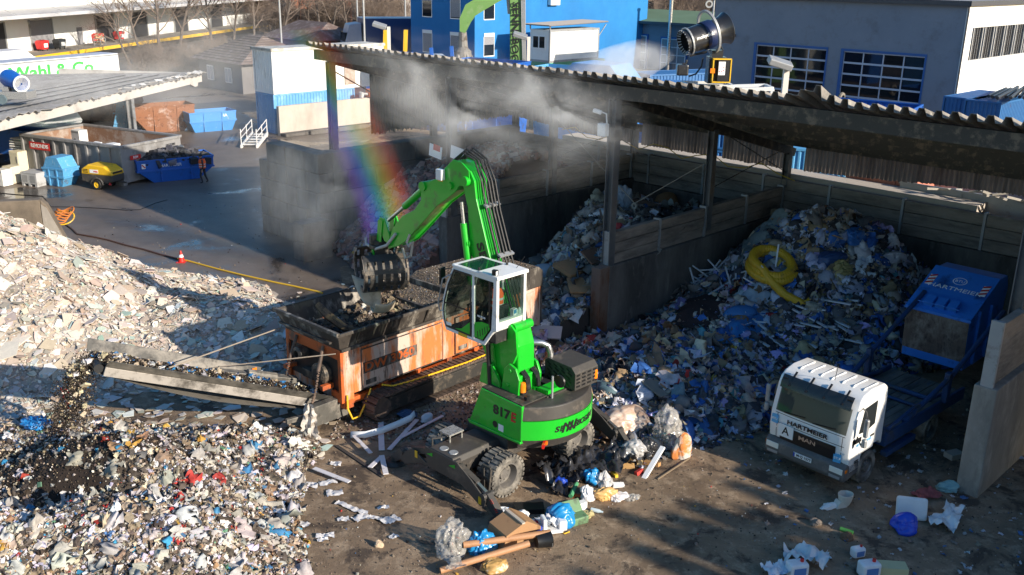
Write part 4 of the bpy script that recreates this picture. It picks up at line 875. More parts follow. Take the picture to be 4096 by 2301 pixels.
q.box(-.33,4.6,-.24,-.17,2.86,2.95);q.box(-.33,4.6,2.77,2.84,2.86,2.95);q.box(-.35,-.25,-.24,2.84,2.9,3.0)
for x in(.4,1.7,3.0,4.3):q.prism([(-.16,2.84),(-.26,2.84),(-.03,2.4),(.0,2.36)],x,x+.05,'x')
q.box(-.1,4.6,-.1,-.03,2.33,2.42);q.box(-.36,-.28,.1,2.5,2.6,2.66);q.build('hopper',HOPM,SHR,bevel=.01)
q=MB();q.add([(.1,.12,2.34),(4.7,.12,2.34),(4.7,2.48,2.34),(.1,2.48,2.34),(.35,.9,1.75),(4.7,.9,1.75),(4.7,1.7,1.75),(.35,1.7,1.75)],[(0,1,5,4),(4,5,6,7),(7,6,2,3),(0,4,7,3)]);q.build('hopper_floor',DUSTY,SHR)
q=MB();q.prism([(4.6,2.36),(4.35,2.45),(3.2,2.5),(3.1,2.56),(4.5,2.78),(5.0,3.02),(8.3,2.98),(8.3,2.36)],.05,2.55);q.build('engine_housing',DUSTY,SHR,bevel=.03)
q=MB();q.box(3.35,3.45,.1,2.5,2.56,2.72);q.build('deck_ridge',HOPM,SHR);q=MB();q.box(4.5,4.6,.1,2.5,2.78,2.95);q.build('deck_ridge',HOPM,SHR);q=MB();q.prism([(6.2,2.3),(8.42,2.3),(8.42,2.85),(8.2,3.02),(6.2,3.04)],-.03,.05);q.box(8.35,8.42,-.03,2.6,1.0,2.85);q.build('rear_cover',HOPM,SHR,bevel=.03)
hg=MB()
def h_hop(x,y):return 2.15+.35*np.exp(-((x-3.6)/1.5)**2)+.2*np.exp(-((y-2.2)/.7)**2)-.25*np.exp(-((x-1.2)/.8)**2-((y-.8)/.8)**2)+vnoise(x,y,1.5,91)*.15
Lo=Loose();X,Y=np.meshgrid(np.linspace(.05,4.9,50),np.linspace(.06,2.54,30),indexing='ij')
Lo.grid(X,Y,h_hop(X,Y),lambda v:np.tile(np.array([.055,.045,.036]),(len(v),1)))
PH=[(.2,.15,.105,6),(.05,.04,.034,5),(.42,.35,.24,1.2),(.6,.55,.5,.6),(.2,.15,.1,3),(.1,.2,.4,.06)]
p,nr=sample(h_hop,.1,4.8,.1,2.5,9000,0);Lo.put('chunk',p,RNG.uniform(.02,.06,len(p)),PH,.2,nr)
p,nr=sample(h_hop,.1,4.8,.1,2.5,500,0);Lo.put('film',p+[0,0,.03],RNG.uniform(.08,.3,len(p)),PH,.5,nr)
hd_=lambda x,y:np.interp(x,[3.1,4.5,5.0,8.3],[2.57,2.79,3.03,2.99])+0*y
p,nr=sample(hd_,3.2,8.2,.1,2.5,6000,0);Lo.put('chunk',p,RNG.uniform(.015,.05,len(p)),PH,.2,nr)
lo_=Lo.build('hopper_fill',DEB,None,None);lo_.parent=SHR
q=MB();q.tube([(1.3,.5,2.5),(2.4,.1,2.75)],.035,8);q.tube([(.9,.3,2.45),(1.9,.2,2.6)],.035,8);q.build('bar',GALV,SHR)
q=MB();
for i in range(10):
 pass
q.tube([(.75,2.1,3.0),(.8,1.7,2.75),(1.0,1.2,2.45),(1.4,.7,2.35)],[.1,.14,.12,.05],7);tag(q.build('timber_log',mat('split_timber',(.16,.1,.055),.9,dirt=(.05,.035,.025),amt=.45,scale=4,bump=.5),None,loc=SHR.location,rz=rad(47.5)),'split brown timber leaning in the near end of the hopper','timber')
TRK=mat('track_steel',(.06,.045,.038),.7,metal=.2,dirt=(.16,.11,.085),amt=.5,scale=3,sharp=.25)
for y0 in(-.52,2.62-.0):
 tr=bpy.data.objects.new('track',None);COL.objects.link(tr);tr.parent=SHR
 L0,L1,r_=1.0,5.9,.36;path=[]
 for i in range(9):a=-PI/2-PI*i/8;path.append((L0+r_*math.cos(a),.42+r_*math.sin(a)))
 for i in range(9):a=PI/2-PI*i/8;path.append((L1+r_*math.cos(a),.42+r_*math.sin(a)))
 path.append(path[0]);d=[0]
 for i in range(1,len(path)):d.append(d[-1]+math.hypot(path[i][0]-path[i-1][0],path[i][1]-path[i-1][1]))
 q=MB();n_=int(d[-1]/.19)
 for k in range(n_):
  s_=(k+.5)/n_*d[-1];i=max(j for j in range(len(d)) if d[j]<=s_);i=min(i,len(path)-2);t=(s_-d[i])/(d[i+1]-d[i])
  x=path[i][0]+(path[i+1][0]-path[i][0])*t;z=path[i][1]+(path[i+1][1]-path[i][1])*t
  a=math.atan2(path[i+1][1]-path[i][1],path[i+1][0]-path[i][0]);M=Matrix.Translation((x,y0+.25,z))@Matrix.Rotation(-a,4,'Y')
  q.box(-.085,.085,-.27,.27,-.02,.035,M);q.box(.03,.07,-.27,.27,.035,.065,M)
 q.build('track_chain',TRK,tr)
 q=MB();q.box(L0,L1,y0+.08,y0+.42,.2,.64);q.prism([(L0+.2,.64),(L1-.2,.64),(L1-.4,.7),(L0+.4,.7)],y0+.1,y0+.4);q.build('track_frame',DSTEEL,tr,bevel=.02)
 for x in(L0,L1):q=MB();q.lathe([(.001,-.2),(.3,-.2),(.32,0),(.3,.2),(.001,.2)],(x,y0+.25,.42),20,'y');q.build('sprocket',TRK,tr)
CV=bpy.data.objects.new('conveyor',None);COL.objects.link(CV);CV.parent=SHR
P0,P1=Vector((.25,1.1,.5)),Vector((-5.5,3.0,2.8));cd_=(P1-P0).normalized();cs=Vector((0,0,1)).cross(cd_).normalized();cu=cd_.cross(cs)
def cp(t,s_,h):return P0+(P1-P0)*t+cs*s_+cu*h
GREYC=mat('conveyor_steel',(.1,.095,.085),.55,metal=.25,dirt=(.3,.27,.23),amt=.42,scale=1.3,sharp=.2,dirt2=(.035,.03,.027),amt2=.25)
for s in(-1,1):
 q=MB();q.add([cp(t,s*(.52+.26*k),.03+.28*k) for t in(-.02 if s>0 else .3,.98 if s>0 else 1.03) for k in(0,1)]+[cp(t,s*(.55+.26*k),.03+.28*k) for t in(-.02 if s>0 else .3,.98 if s>0 else 1.03) for k in(0,1)],[(0,1,3,2),(4,6,7,5),(0,2,6,4),(1,5,7,3),(0,4,5,1),(2,3,7,6)])
 q.build('side_board',GREYC,CV)
 q=MB();q.beam(cp(.0,s*.56,-.05),cp(.98,s*.56,-.05),.1,.24,cu);q.build('side_frame',mat('pale_frame',(.34,.31,.28),.6,metal=.2,dirt=(.08,.07,.06),amt=.42,scale=1.6,sharp=.15),CV,bevel=.01)
q=MB();q.add([cp(t,s*w_,h) for t in(-.02,1.0) for(s,w_,h) in((-1,.5,.1),(-1,.2,.02),(1,.2,.02),(1,.5,.1))],[(0,1,5,4),(1,2,6,5),(2,3,7,6)])
q.tube([cp(1.0,-.5,-.03),cp(1.0,.5,-.03)],.12,14);q.tube([cp(0,-.5,-.03),cp(0,.5,-.03)],.12,14);q.build('belt',BLACK,CV)
q=MB();q.add([cp(t,s,-.16-.28*math.sin(t*PI)) for t in[i/12 for i in range(13)] for s in(-.5,.5)],[(2*i,2*i+1,2*i+3,2*i+2) for i in range(12)]);q.build('return_belt',mat('belt_grey',(.16,.145,.125),.75,dirt=(.07,.06,.05),amt=.4),CV,recalc=False)
q=MB();q.box(-.9,.3,.2,.45,.25,.85);q.box(-.7,.35,2.05,2.3,.25,.8);q.box(-.55,-.4,.25,2.25,.3,.42);q.beam((-1.6,.55,.55),(.1,.3,.5),.12,.14);q.beam((-2.6,2.55,1.75),(-.3,1.85,1.0),.3,.16);q.tube([(-1.7,2.2,1.5),(-.9,2.0,1.2)],.15,12);q.box(.0,.3,.3,.6,.3,.9)
q.build('support_frame',GREYC,CV,bevel=.015)
q=MB();q.lathe([(.22,-.03),(.3,-.03),(.3,.03),(.22,.03)],cp(.42,-.62,-.22),18,'y',closed=True);q.beam(cp(.42,-.62,-.4),cp(.25,-.62,.05),.05,.07);q.tube([cp(.42,-.5,-.45),cp(.05,-.5,-.45)],.05,8);q.build('tension_ring',GREYC,CV)
q=MB();c0=cp(.33,-.69,.22);q.cbox(c0,.14,.015,.14,rz=-.1);q.build('warning_label',ORANGEL,CV);q=MB();q.cbox(cp(.30,-.69,.18),.12,.015,.12,rz=-.1);q.build('label',CLEANW,CV)
q=MB();q.tube([(-.2,.05,2.3),cp(.52,-.66,.1)],.018,5);q.tube([(-.25,2.6,2.4),cp(.75,.7,.35)],.018,5);q.build('tie_cable',mat('cable_tan',(.3,.25,.2),.7),CV)
for(y,yt) in((.75,.5),(2.0,2.0)):
 q=MB();a,b_=Vector((-.1,y,2.3)),Vector((-.75,yt,.85));n_=16;m_=a.lerp(b_,.45);q.tube([a,m_],.05,8);c_=m_
 for i in range(n_):
  x=m_.lerp(b_,(i+.5)/n_);x.z-=.12*math.sin((i+.5)/n_*PI);q.cbox(x,.07,.03 if i%2 else .06,.06 if i%2 else .03,ry=.9)
 q.build('chain',TRK,CV)
Lo=Loose();t=RNG.uniform(-.02,1.0,5200);s_=RNG.normal(0,.2,5200).clip(-.45,.45);hh=.08+.12*(1-(s_/.45)**2)*RNG.uniform(.2,1,5200)
pp=np.array(P0)[None]+t[:,None]*np.array(P1-P0)[None]+s_[:,None]*np.array(cs)[None]+hh[:,None]*np.array(cu)[None]
Lo.put('chunk',pp,RNG.uniform(.03,.08,5200),PD,.1);k=RNG.random(5200)<.03;Lo.put('film',pp[k],RNG.uniform(.1,.25,k.sum()),[(.6,.58,.56,3),(.04,.22,.5,2),(.55,.45,.3,2)],.5)
o=Lo.build('conveyed_fines',DEB);o.parent=CV
Lo=Loose();n_=6500;t=RNG.uniform(0,1,n_)**.8;r_=RNG.normal(0,1,(n_,3))*(.12+.16*t)[:,None]
tipw=SHR.matrix_basis@(P1+cd_*.15);endw=tipw+Vector((-.75,-.35,-1.8))
pp=np.array(tipw)[None]*(1-t)[:,None]+np.array(endw)[None]*t[:,None];pp[:,2]=tipw.z-(tipw.z-endw.z)*t**1.6;pp+=r_*[1,1,.6]
Lo.put('chunk',pp,RNG.uniform(.015,.06,n_),PD,.1);k=RNG.random(n_)<.015;Lo.put('box',pp[k],RNG.uniform(.08,.17,k.sum()),[(.6,.5,.33,3),(.7,.68,.66,1)],.1)
Lo.build('falling_fines',DEB,'dark fines dropping from the conveyor end onto the heap','falling waste')
q=MB();c_=Vector((-12.05,23.7,1.3));a_=cwarc(10);vs=[]
for i in range(9):
 t=i/8*PI;vs+=[(c_.x+.06*math.cos(t),c_.y,c_.z-.3+.6*i/8),(c_.x+.1+.2*math.sin(t),c_.y-.05,c_.z-.3+.6*i/8)]
q.add(vs,[(2*i,2*i+1,2*i+3,2*i+2) for i in range(8)]);o=q.build('red_board',REDP,None,recalc=False);md=o.modifiers.new('t','SOLIDIFY');md.thickness=.02
tag(o,'red board with a white label falling beside the stream of fines','board');q=MB();q.cbox((c_.x+.2,c_.y-.07,c_.z),.16,.02,.13);q.build('label',CLEANW,o)
q=MB();rr=random.Random(3);vs=[];base=SHR.matrix_basis@Vector((-1.15,.1,1.05))
for i in range(13):
 t=i/12
 for j in range(6):
  vs.append((base.x+(j-2.5)*(.05+.06*t)+rr.uniform(-.04,.04),base.y+.08*math.sin(j*2.2+i*.7)+rr.uniform(-.03,.03),base.z*(1-t)+.02))
q.add(vs,[(i*6+j,i*6+j+1,(i+1)*6+j+1,(i+1)*6+j) for i in range(12) for j in range(5)])
FILM=mat('grey_film',(.5,.47,.44),.45,dirt=(.3,.26,.22),amt=.4,scale=5)
tag(q.build('film_rag',FILM,None,recalc=False,smooth=True),'long grey film rag hanging from the conveyor foot to the dirt','film rag')
yc=MB();yc.tube([SHR.matrix_basis@Vector(p) for p in((.05,-.06,1.0),(.02,-.1,.6),(.1,-.2,.3),(.35,-.2,.3),(.7,-.08,.6),(.9,-.06,.95))],.028,7);yc.tube([SHR.matrix_basis@Vector(p) for p in((1.3,-.06,.93),(1.6,-.2,.84),(2.2,-.32,.84),(3.2,-.42,.85),(4.4,-.48,.84),(5.6,-.45,.84),(6.1,-.4,.7))],.028,7)
tag(yc.build('yellow_cable',YELLOW,None,smooth=True),'yellow cable hanging along the shredder and over its track','cable')
TK=thing('skip_truck','white cabbed skip loader truck half in the shade beside the waste pile','truck',S(10.35,-4.15),YA-rad(3))
CABW=mat('truck_white',(.8,.79,.77),.3,coat=.35,dirt=(.55,.52,.48),amt=.12,scale=.8,var=.03)
pf=[(.06,.78),(-.0,1.2),(.02,1.62),(.22,2.36),(.3,2.52),(.46,2.64),(.8,2.72),(1.45,2.7),(1.6,2.6),(1.66,2.4),(1.66,1.0),(1.6,.98),(1.5,1.1),(.75,1.1),(.62,.95),(.58,.6),(.1,.6)]
q=MB()
secs=[(-1.15,.06),(-1.11,0),(-.6,-.03),(0,-.04),(.6,-.03),(1.11,0),(1.15,.06)]
k=len(pf);cy_=.8;cz_=1.6
for x,ins in secs:q.v+=[(x,y+(cy_-y)*max(0,ins)*.6+(ins if ins<0 and y<.5 else 0),z+(cz_-z)*max(0,ins)*.6) for y,z in pf]
for j in range(len(secs)-1):
 for i in range(k):q.f.append((j*k+i,j*k+(i+1)%k,(j+1)*k+(i+1)%k,(j+1)*k+i));q.m.append(0)
q.f+=[tuple(range(k-1,-1,-1)),tuple((len(secs)-1)*k+i for i in range(k))];q.m+=[0,0]
cb=q.build('cab',CABW,TK,bevel=.02,smooth=True)
q=MB()
for i,x in enumerate((-.8,-.5,-.2,.1,.4,.7,.98)):q.prism([(.62,2.69),(.7,2.735),(1.3,2.725),(1.38,2.7)],x-.018,x+.018,'x')
q.build('roof_rib',CABW,cb,bevel=.01)
def fr_pt(x,z,out=.012):
 y=np.interp(z,[.6,.78,1.2,1.62,2.36,2.52],[.1,.06,0,.02,.22,.3]);return(x,y-.04*(1-(x/1.15)**2)-out,z)
q=MB();xs=[-1.0+i*.2 for i in range(11)];zs=[1.66,1.9,2.1,2.32]
q.v+=[fr_pt(x,z,.014) for z in zs for x in xs];q.f+=[(j*11+i,j*11+i+1,(j+1)*11+i+1,(j+1)*11+i) for j in range(3) for i in range(10)];q.m=[0]*len(q.f)
WS=glass_mat('windscreen_glass',(.008,.01,.01),.72,.03);WS.node_tree.nodes['Principled BSDF'].inputs['Specular IOR Level'].default_value=.25;q.build('windscreen',WS,cb,smooth=True)
for x0 in(-.75,.1):q=MB();q.beam(fr_pt(x0,1.68,.03),fr_pt(x0+.62,1.74,.03),.025,.02);q.build('wiper',BLACKP,cb)
for z in(.9,1.34,1.6):q=MB();q.v=[fr_pt(x,z+d_,.006) for d_ in(0,.014) for x in xs];q.f=[(i,i+1,i+12,i+11) for i in range(10)];q.m=[0]*10;q.build('panel_gap',BLACKP,cb)
for s in(-1,1):q=MB();q.v=[fr_pt(s*.93+d_,z,.006) for d_ in(0,.014) for z in(.9,1.1,1.34,1.6)];q.f=[(i,i+1,i+5,i+4) for i in range(3)];q.m=[0]*3;q.build('panel_gap',BLACKP,cb)
q=MB();q.box(-.75,-.25,.55,.7,1.6,2.3);q.box(.25,.75,.55,.7,1.6,2.3);q.box(-.95,.95,1.45,1.5,1.5,2.5);q.build('seats',BLACK,cb)
q=MB();q.v+=[fr_pt(x,z,o_) for(z,o_) in((2.3,.12),(2.46,.14),(2.62,.06)) for x in xs];q.f+=[(j*11+i,j*11+i+1,(j+1)*11+i+1,(j+1)*11+i) for j in range(2) for i in range(10)];q.m=[0]*len(q.f)
o=q.build('sun_visor',glass_mat('visor_black',(.012,.012,.012),.97,.25),cb,smooth=True)
q=MB()
for x in(-.75,-.25,.25,.75):q.beam(fr_pt(x,2.4,.16),(x,.42,2.68),.05,.025)
for x in(-.9,.9):q.cbox((x,.17,2.52),.14,.03,.06)
q.build('visor_bracket',BLACKP,cb)
q=MB();q.v+=[fr_pt(x,z,.02) for z in(.92,1.18,1.3) for x in xs[1:10]];q.f+=[(j*9+i,j*9+i+1,(j+1)*9+i+1,(j+1)*9+i) for j in range(2) for i in range(8)];q.m=[0]*len(q.f);gr=q.build('grille',BLACKP,cb)
word('lettering','MAN',.15,STEEL,gr,face_mat(fr_pt(.02,1.16,.035),(1,0,0),(0,.0,1)),.004,sx=1.5)
word('lettering','HARTMEIER',.165,BLACKP,cb,face_mat(fr_pt(-.02,1.46,.034),(1,0,0),(0,.05,1)),.004,sx=1.35)
q=MB();c_=fr_pt(-.6,1.2,.045);q.cbox(c_,.44,.02,.34);pl=q.build('sign_plate',CLEANW,cb);word('lettering','A',.3,BLACKP,pl,face_mat((c_[0],c_[1]-.013,c_[2]),(1,0,0),(0,0,1)),.003)
for x,z in((-.98,1.42),(.86,1.0)):
 q=MB();c_=fr_pt(x,z,.022);q.cbox(c_,.2,.015,.24,rz=.1*x);bl=q.build('badge',mat('badge_blue',(.08,.38,.68),.4),cb)
 word('lettering','BTU',.09,CLEANW,bl,face_mat((c_[0],c_[1]-.012,c_[2]),(1,.1*x,0),(0,0,1)),.001)
q=MB();q.prism([(.62,.5),(-.06,.42),(-.12,.55),(-.1,.82),(.0,.9),(.62,.9)],-1.15,1.15,'x');bp_=q.build('bumper',mat('bumper_grey',(.1,.1,.1),.6,dirt=(.2,.18,.16),amt=.3),cb,bevel=.05)
q=MB();q.cbox((-.02,-.125,.7),.52,.02,.115);npl=q.build('number_plate',CLEANW,bp_);q=MB();q.cbox((-.255,-.137,.7),.045,.006,.11);q.build('plate_band',mat('plate_blue',(.01,.06,.4),.4),npl)
word('lettering','M·Q 1577',.1,BLACKP,npl,face_mat((.02,-.137,.7),(1,0,0),(0,0,1)),.002)
for s in(-1,1):
 q=MB();q.cbox((s*.92,-.115,.72),.36,.03,.15);hl=q.build('headlight',LAMPW,bp_,bevel=.01);q=MB();q.cbox((s*1.14,-.02,.74),.03,.1,.09);q.build('indicator',ORANGEL,hl)
 q=MB();q.cbox((s*.9,-.118,.54),.3,.02,.07);q.build('fog_lamp',GALV,bp_)
 X_=s*1.153
 q=MB();q.prism([(.34,1.66),(.5,2.3),(1.12,2.36),(1.12,1.72),(.7,1.62)],X_-.008,X_+.008,'x');q.build('side_window',DGLASS,cb)
 q=MB();q.prism([(.5,1.05),(.5,1.04),(.3,1.6),(.46,2.36),(1.18,2.42),(1.18,1.05)],X_-.004,X_+.004,'x');q.build('door',CABW,cb)
 q=MB();q.cbox((s*1.16,1.05,1.42),.02,.18,.05);q.box(min(X_,X_+s*.015),max(X_,X_+s*.015),.1,.5,1.42,1.55);q.build('door_handle',BLACKP,cb)
 q=MB();q.cbox((s*1.4,.2,1.95),.12,.1,.5,rz=-s*.2);q.cbox((s*1.4,.2,1.55),.12,.12,.24,rz=-s*.2);mi=q.build('wing_mirror',GALV,cb,bevel=.04);q=MB();q.tube([(s*1.15,.4,2.34),(s*1.32,.25,2.36),(s*1.4,.2,2.2)],.018,6);q.tube([(s*1.15,.3,1.6),(s*1.35,.2,1.42)],.018,6);q.build('mirror_arm',BLACKP,mi)
q=MB();q.tube([(.2,.62,2.72),(.28,.55,3.15)],.008,5);q.build('aerial',BLACKP,cb)
word('lettering','BTU HARTMEIER',.1,mat('badge_blue',(.08,.38,.68),.4),cb,face_mat((1.16,.68,1.34),(0,1,0),(0,0,1)),.001)
word('lettering','1577',.11,BLACKP,cb,face_mat((1.16,.4,.88),(0,1,0),(0,0,1)),.002)
q=MB();q.cbox((-.55,.5,1.68),.9,.4,.1);q.cbox((.2,.35,1.75),.3,.2,.02,rx=.3);q.build('dashboard',BLACK,cb)
def truck_wheel(x,y,dual=False):
 w_=bpy.data.objects.new('wheel',None);COL.objects.link(w_);w_.parent=TK;w_.location=(x,y,.46);s=1 if x>0 else-1
 q=MB();q.lathe([(.28,-.12),(.4,-.14),(.455,-.1),(.46,.1),(.4,.14),(.28,.12)] if not dual else[(.28,-.24),(.4,-.26),(.455,-.22),(.46,.22),(.4,.26),(.28,.24)],(0,0,0),32,'x');q.build('tyre',TYRE,w_)
 q=MB();q.lathe([(.29,s*.11),(.25,s*.05),(.15,s*.06),(.13,s*.13),(.001,s*.15)],(0,0,0),24,'x')
 for i in range(8):q.cbox((s*.09,.19*math.cos(i*PI/4),.19*math.sin(i*PI/4)),.03,.035,.035)
 q.build('rim',mat('truck_rim',(.2,.19,.18),.5,metal=.3,dirt=(.08,.07,.06),amt=.4,scale=4),w_)
for x in(-.98,.98):truck_wheel(x,1.12);truck_wheel(x*.93,4.55,True)
q=MB();q.box(-.45,-.33,.5,6.3,.62,.88);q.box(.33,.45,.5,6.3,.62,.88);q.box(-1.0,1.0,1.04,1.2,.5,.62);q.box(-.9,.9,4.5,4.62,.4,.55);q.box(-.4,.4,.5,1.7,.5,1.0);q.build('chassis',DSTEEL,TK)
q=MB()
for i in range(9):q.box(-1.05+i*.235,-1.05+i*.235+.215,2.0,6.4,.99,1.05+.008*(i%2))
q.build('bed',mat('bed_boards',(.2,.17,.14),.85,dirt=(.07,.06,.055),amt=.45,scale=1.5,stretch=(2,.4,1),sharp=.25,dirt2=(.04,.1,.25),amt2=.12),TK)
SB=mat('truck_blue',(.02,.055,.15),.5,dirt=(.05,.06,.08),amt=.35,scale=1.5)
q=MB();
for s in(-1,1):q.box(min(s*1.08,s*1.16),max(s*1.08,s*1.16),1.85,6.45,.8,1.16);q.box(min(s*1.0,s*1.18),max(s*1.0,s*1.18),2.0,3.6,.45,.6);q.prism([(3.95,.95),(4.0,1.0),(5.1,1.0),(5.15,.95)],min(s*.7,s*1.15),max(s*.7,s*1.15),'x')
q.box(-1.1,1.1,1.85,1.98,.8,1.3);q.build('side_rail',SB,TK,bevel=.01)
for s in(-1,1):
 q=MB();q.tube([(s*.98,5.6,1.2),(s*1.1,3.4,1.45),(s*1.16,1.9,1.3)],.05,8);q.tube([(s*1.06,3.0,1.12),(s*1.2,5.2,1.85),(s*1.2,8.2,3.1)],.07,10);q.build('lift_arm',SB,TK,smooth=True)
 q=MB();q.box(min(s*1.1,s*1.26),max(s*1.1,s*1.26),5.0,5.22,1.1,2.0);q.build('arm_post',SB,TK,bevel=.03)
q=MB();q.tube([(-.9,4.9,1.14),(.9,4.9,1.14)],.07,10);q.tube([(-.9,4.2,1.12),(.9,4.2,1.12)],.05,10);q.build('cross_tube',SB,TK)
SK=thing('blue_skip','tall blue lidded skip with striped warning plates standing on the truck bed','skip',S(10.3,3.55),YA-rad(1))
SKB=mat('skip_deep_blue',(.03,.19,.62),.42,dirt=(.012,.06,.22),amt=.25,scale=1.0)
SKR=mat('skip_rusted_front',(.13,.09,.07),.8,dirt=(.33,.27,.22),amt=.36,scale=1.5,stretch=(1,1,.6),sharp=.22,dirt2=(.05,.03,.025),amt2=.35)
q=MB();q.add([(-.96,.0,1.12),(.96,0,1.12),(.96,-.1,2.72),(-.96,-.1,2.72)],[(0,1,2,3)]);q.build('front',SKR,SK,recalc=False)
q=MB();pr=[(.0,1.1),(-.095,2.74),(1.75,3.62),(2.5,3.62),(2.7,3.2),(2.4,1.1)]
q.prism(pr,-.955,.955,'x');q.box(-1.02,1.02,-.13,-.05,2.66,2.74)
for y in(.5,1.4):q.box(.955,1.05,y,y+.1,1.2,2.9);q.box(-1.05,-.955,y,y+.1,1.2,2.9)
bdy=q.build('body',SKB,SK,bevel=.02)
u_=Vector((0,1.845,.88)).normalized();n_=Vector((0,-u_.z,u_.y));lo0=Vector((0,-.095,2.74))
def lid(x,t,h=.02):return lo0+Vector((x,0,0))+u_*t+n_*h
q=MB();q.add([lid(-1.0,-.02,.0),lid(1.0,-.02,.0),lid(1.0,2.08,.0),lid(-1.0,2.08,.0),lid(-1.0,-.02,.035),lid(1.0,-.02,.035),lid(1.0,2.08,.035),lid(-1.0,2.08,.035)],[(0,3,2,1),(4,5,6,7),(0,1,5,4),(1,2,6,5),(2,3,7,6),(3,0,4,7)]);ld=q.build('lid',SKB,SK,bevel=.01)
word('lettering','HARTMEIER',.24,CLEANW,ld,face_mat(lid(0,1.15,.04),(1,0,0),u_),.0,ext=.003,sx=1.3)
q=MB();k=20;ri=[lid(.0+r_*math.cos(2*PI*i/k)*1.25,1.55+r_*math.sin(2*PI*i/k),.042) for r_ in(.15,.175) for i in range(k)];q.add(ri,[(i,(i+1)%k,k+(i+1)%k,k+i) for i in range(k)]);q.build('emblem',CLEANW,ld,recalc=False)
word('lettering','BTU',.16,CLEANW,ld,face_mat(lid(0,1.55,.04),(1,0,0),u_),.0,ext=.003)
for x in(-.82,.82):
 q=MB();c_=face_mat(lid(x,1.35,.045),(1,0,0),u_);q.box(-.1,.1,-.24,.24,-.004,.004,c_);hz=q.build('hazard_plate',CLEANW,ld)
 q=MB()
 for j in range(3):q.add([c_@Vector(p) for p in((-.1,-.22+j*.17,.007),(.1,-.12+j*.17,.007),(.1,-.04+j*.17,.007),(-.1,-.14+j*.17,.007))],[(0,1,2,3)])
 q.build('red_stripe',REDP,hz,recalc=False)
q=MB()
for x in(-.36,.0,.36):q.box(x-.14,x+.14,.03,.4,.02,.2,face_mat(lid(x*0,.1,.02),(1,0,0),u_))
q.beam(lid(-.65,.12,.2),lid(.6,.12,.2),.03,.03);q.build('lid_bracket',SKB,ld,bevel=.01)
def frame_thing(name,label,cat,p,yaw,group=None):return thing(name,label,cat,(p[0],p[1],0),yaw,group)
HALLW=mat('hall_wall',(.21,.24,.3),.8,dirt=(.16,.19,.245),amt=.4,scale=.15,sharp=.4,dirt2=(.1,.09,.09),amt2=.06,bump=.2,bscale=3)
HW=thing('grey_hall','large pale grey hall with two glazed blue framed sectional doors','hall',(36.43,81.04,0),YA)
q=MB();HZ=10.2
xs=[(-24,-19.3),(-19.3,-11.7),(-11.7,-10.3),(-10.3,-2.8),(-2.8,0)]
for x0,x1 in((-24,-19.3),(-11.7,-10.35),(-2.75,0)):q.box(x0,x1,0,.4,0,HZ)
q.box(-19.3,-11.7,0,.4,6.05,HZ);q.box(-10.35,-2.75,0,.4,6.05,HZ);q.box(-24,0,22,22.4,0,HZ);q.box(-24,-23.6,.4,22,0,HZ)
q.build('wall',HALLW,HW)
q=MB();q.box(-.4,-.003,.4,22,0,5.65);q.box(-.4,-.003,.4,22,8.4,HZ);q.box(-.4,-.003,.4,1.6,5.65,8.4);q.box(-.06,.02,-.03,.5,0,HZ-.2);q.build('side_wall',mat('white_render',(.8,.79,.77),.8,dirt=(.62,.6,.58),amt=.2,scale=.3,bump=.15,bscale=3),HW)
q=MB();q.box(-.2,-.15,1.6,22,5.65,8.4)
wn=q.build('window_band',DGLASS,HW)
q=MB();y=1.6
for i in range(40):
 q.box(-.14,-.04 if i%5 in(0,1) else-.13,y-(.05 if i%5 in(0,1) else .012),y+(.05 if i%5 in(0,1) else .012),5.65,8.4);y+=.5
q.box(-.14,.0,1.6,22,5.6,5.72);q.box(-.14,.0,1.6,22,8.33,8.42);q.build('window_bars',mat('window_frame_grey',(.5,.5,.5),.5),wn)
q=MB();q.box(-24.3,.25,-.3,22.6,HZ,HZ+.25);q.build('roof',mat('roof_felt',(.25,.25,.26),.8),HW)
q=MB();q.box(-24.3,.3,-.42,-.3,HZ-.12,HZ+.3);q.box(.25,.35,-.42,22,HZ-.1,HZ+.28);q.build('gutter',mat('dark_gutter',(.06,.06,.07),.5),HW)
q=MB();q.tube([(.12,-.2,HZ-.1),(.12,-.1,HZ-.6),(.1,-.08,HZ-.9),(.1,-.08,0)],.07,8);q.build('downpipe',mat('dark_gutter',(.06,.06,.07),.5),HW)
BF=mat('door_frame_blue',(.02,.1,.32),.5)
for k,(x0,x1,nx,nz) in enumerate(((-19.05,-11.85,4,6),(-10.2,-2.9,4,6))):
 q=MB();q.box(x0-.25,x0,-.05,.3,0,6.05);q.box(x1,x1+.15,-.05,.3,0,6.05);q.box(x0-.25,x1+.15,-.06,.3,5.9,6.1);dr=q.build('sectional_door',BF,HW)
 q=MB();q.box(x0,x1,.16,.2,0,5.9);q.build('pane',DGLASS,dr)
 q=MB()
 for i in range(nx+1):x=x0+(x1-x0)*i/nx;q.box(x-.05,x+.05,.1,.22,0,5.9)
 for i in range(nz+1):z=5.86*i/nz;q.box(x0,x1,.08,.23,z-.06,z+.1)
 q.build('door_bars',mat('door_bars',(.42,.46,.56),.45),dr)
q=MB();q.lathe([(.14,0),(.14,-.3),(.06,-.4)],(-21.5,-.1,6.6),12,'y');q.build('wall_lamp',BLACKP,HW)
BW=mat('blue_render',(.012,.18,.46),.8,dirt=(.012,.14,.38),amt=.4,scale=.2,sharp=.4)
bb=at(*(1000+2097*.4285,560*.4285),2.65);BB=thing('blue_building','bright blue rendered office block with white shuttered windows','building',(bb.x,bb.y,0),YA)
q=MB();q.box(-11.1,0,0,31,-.1,11.5);q.build('wall',BW,BB)
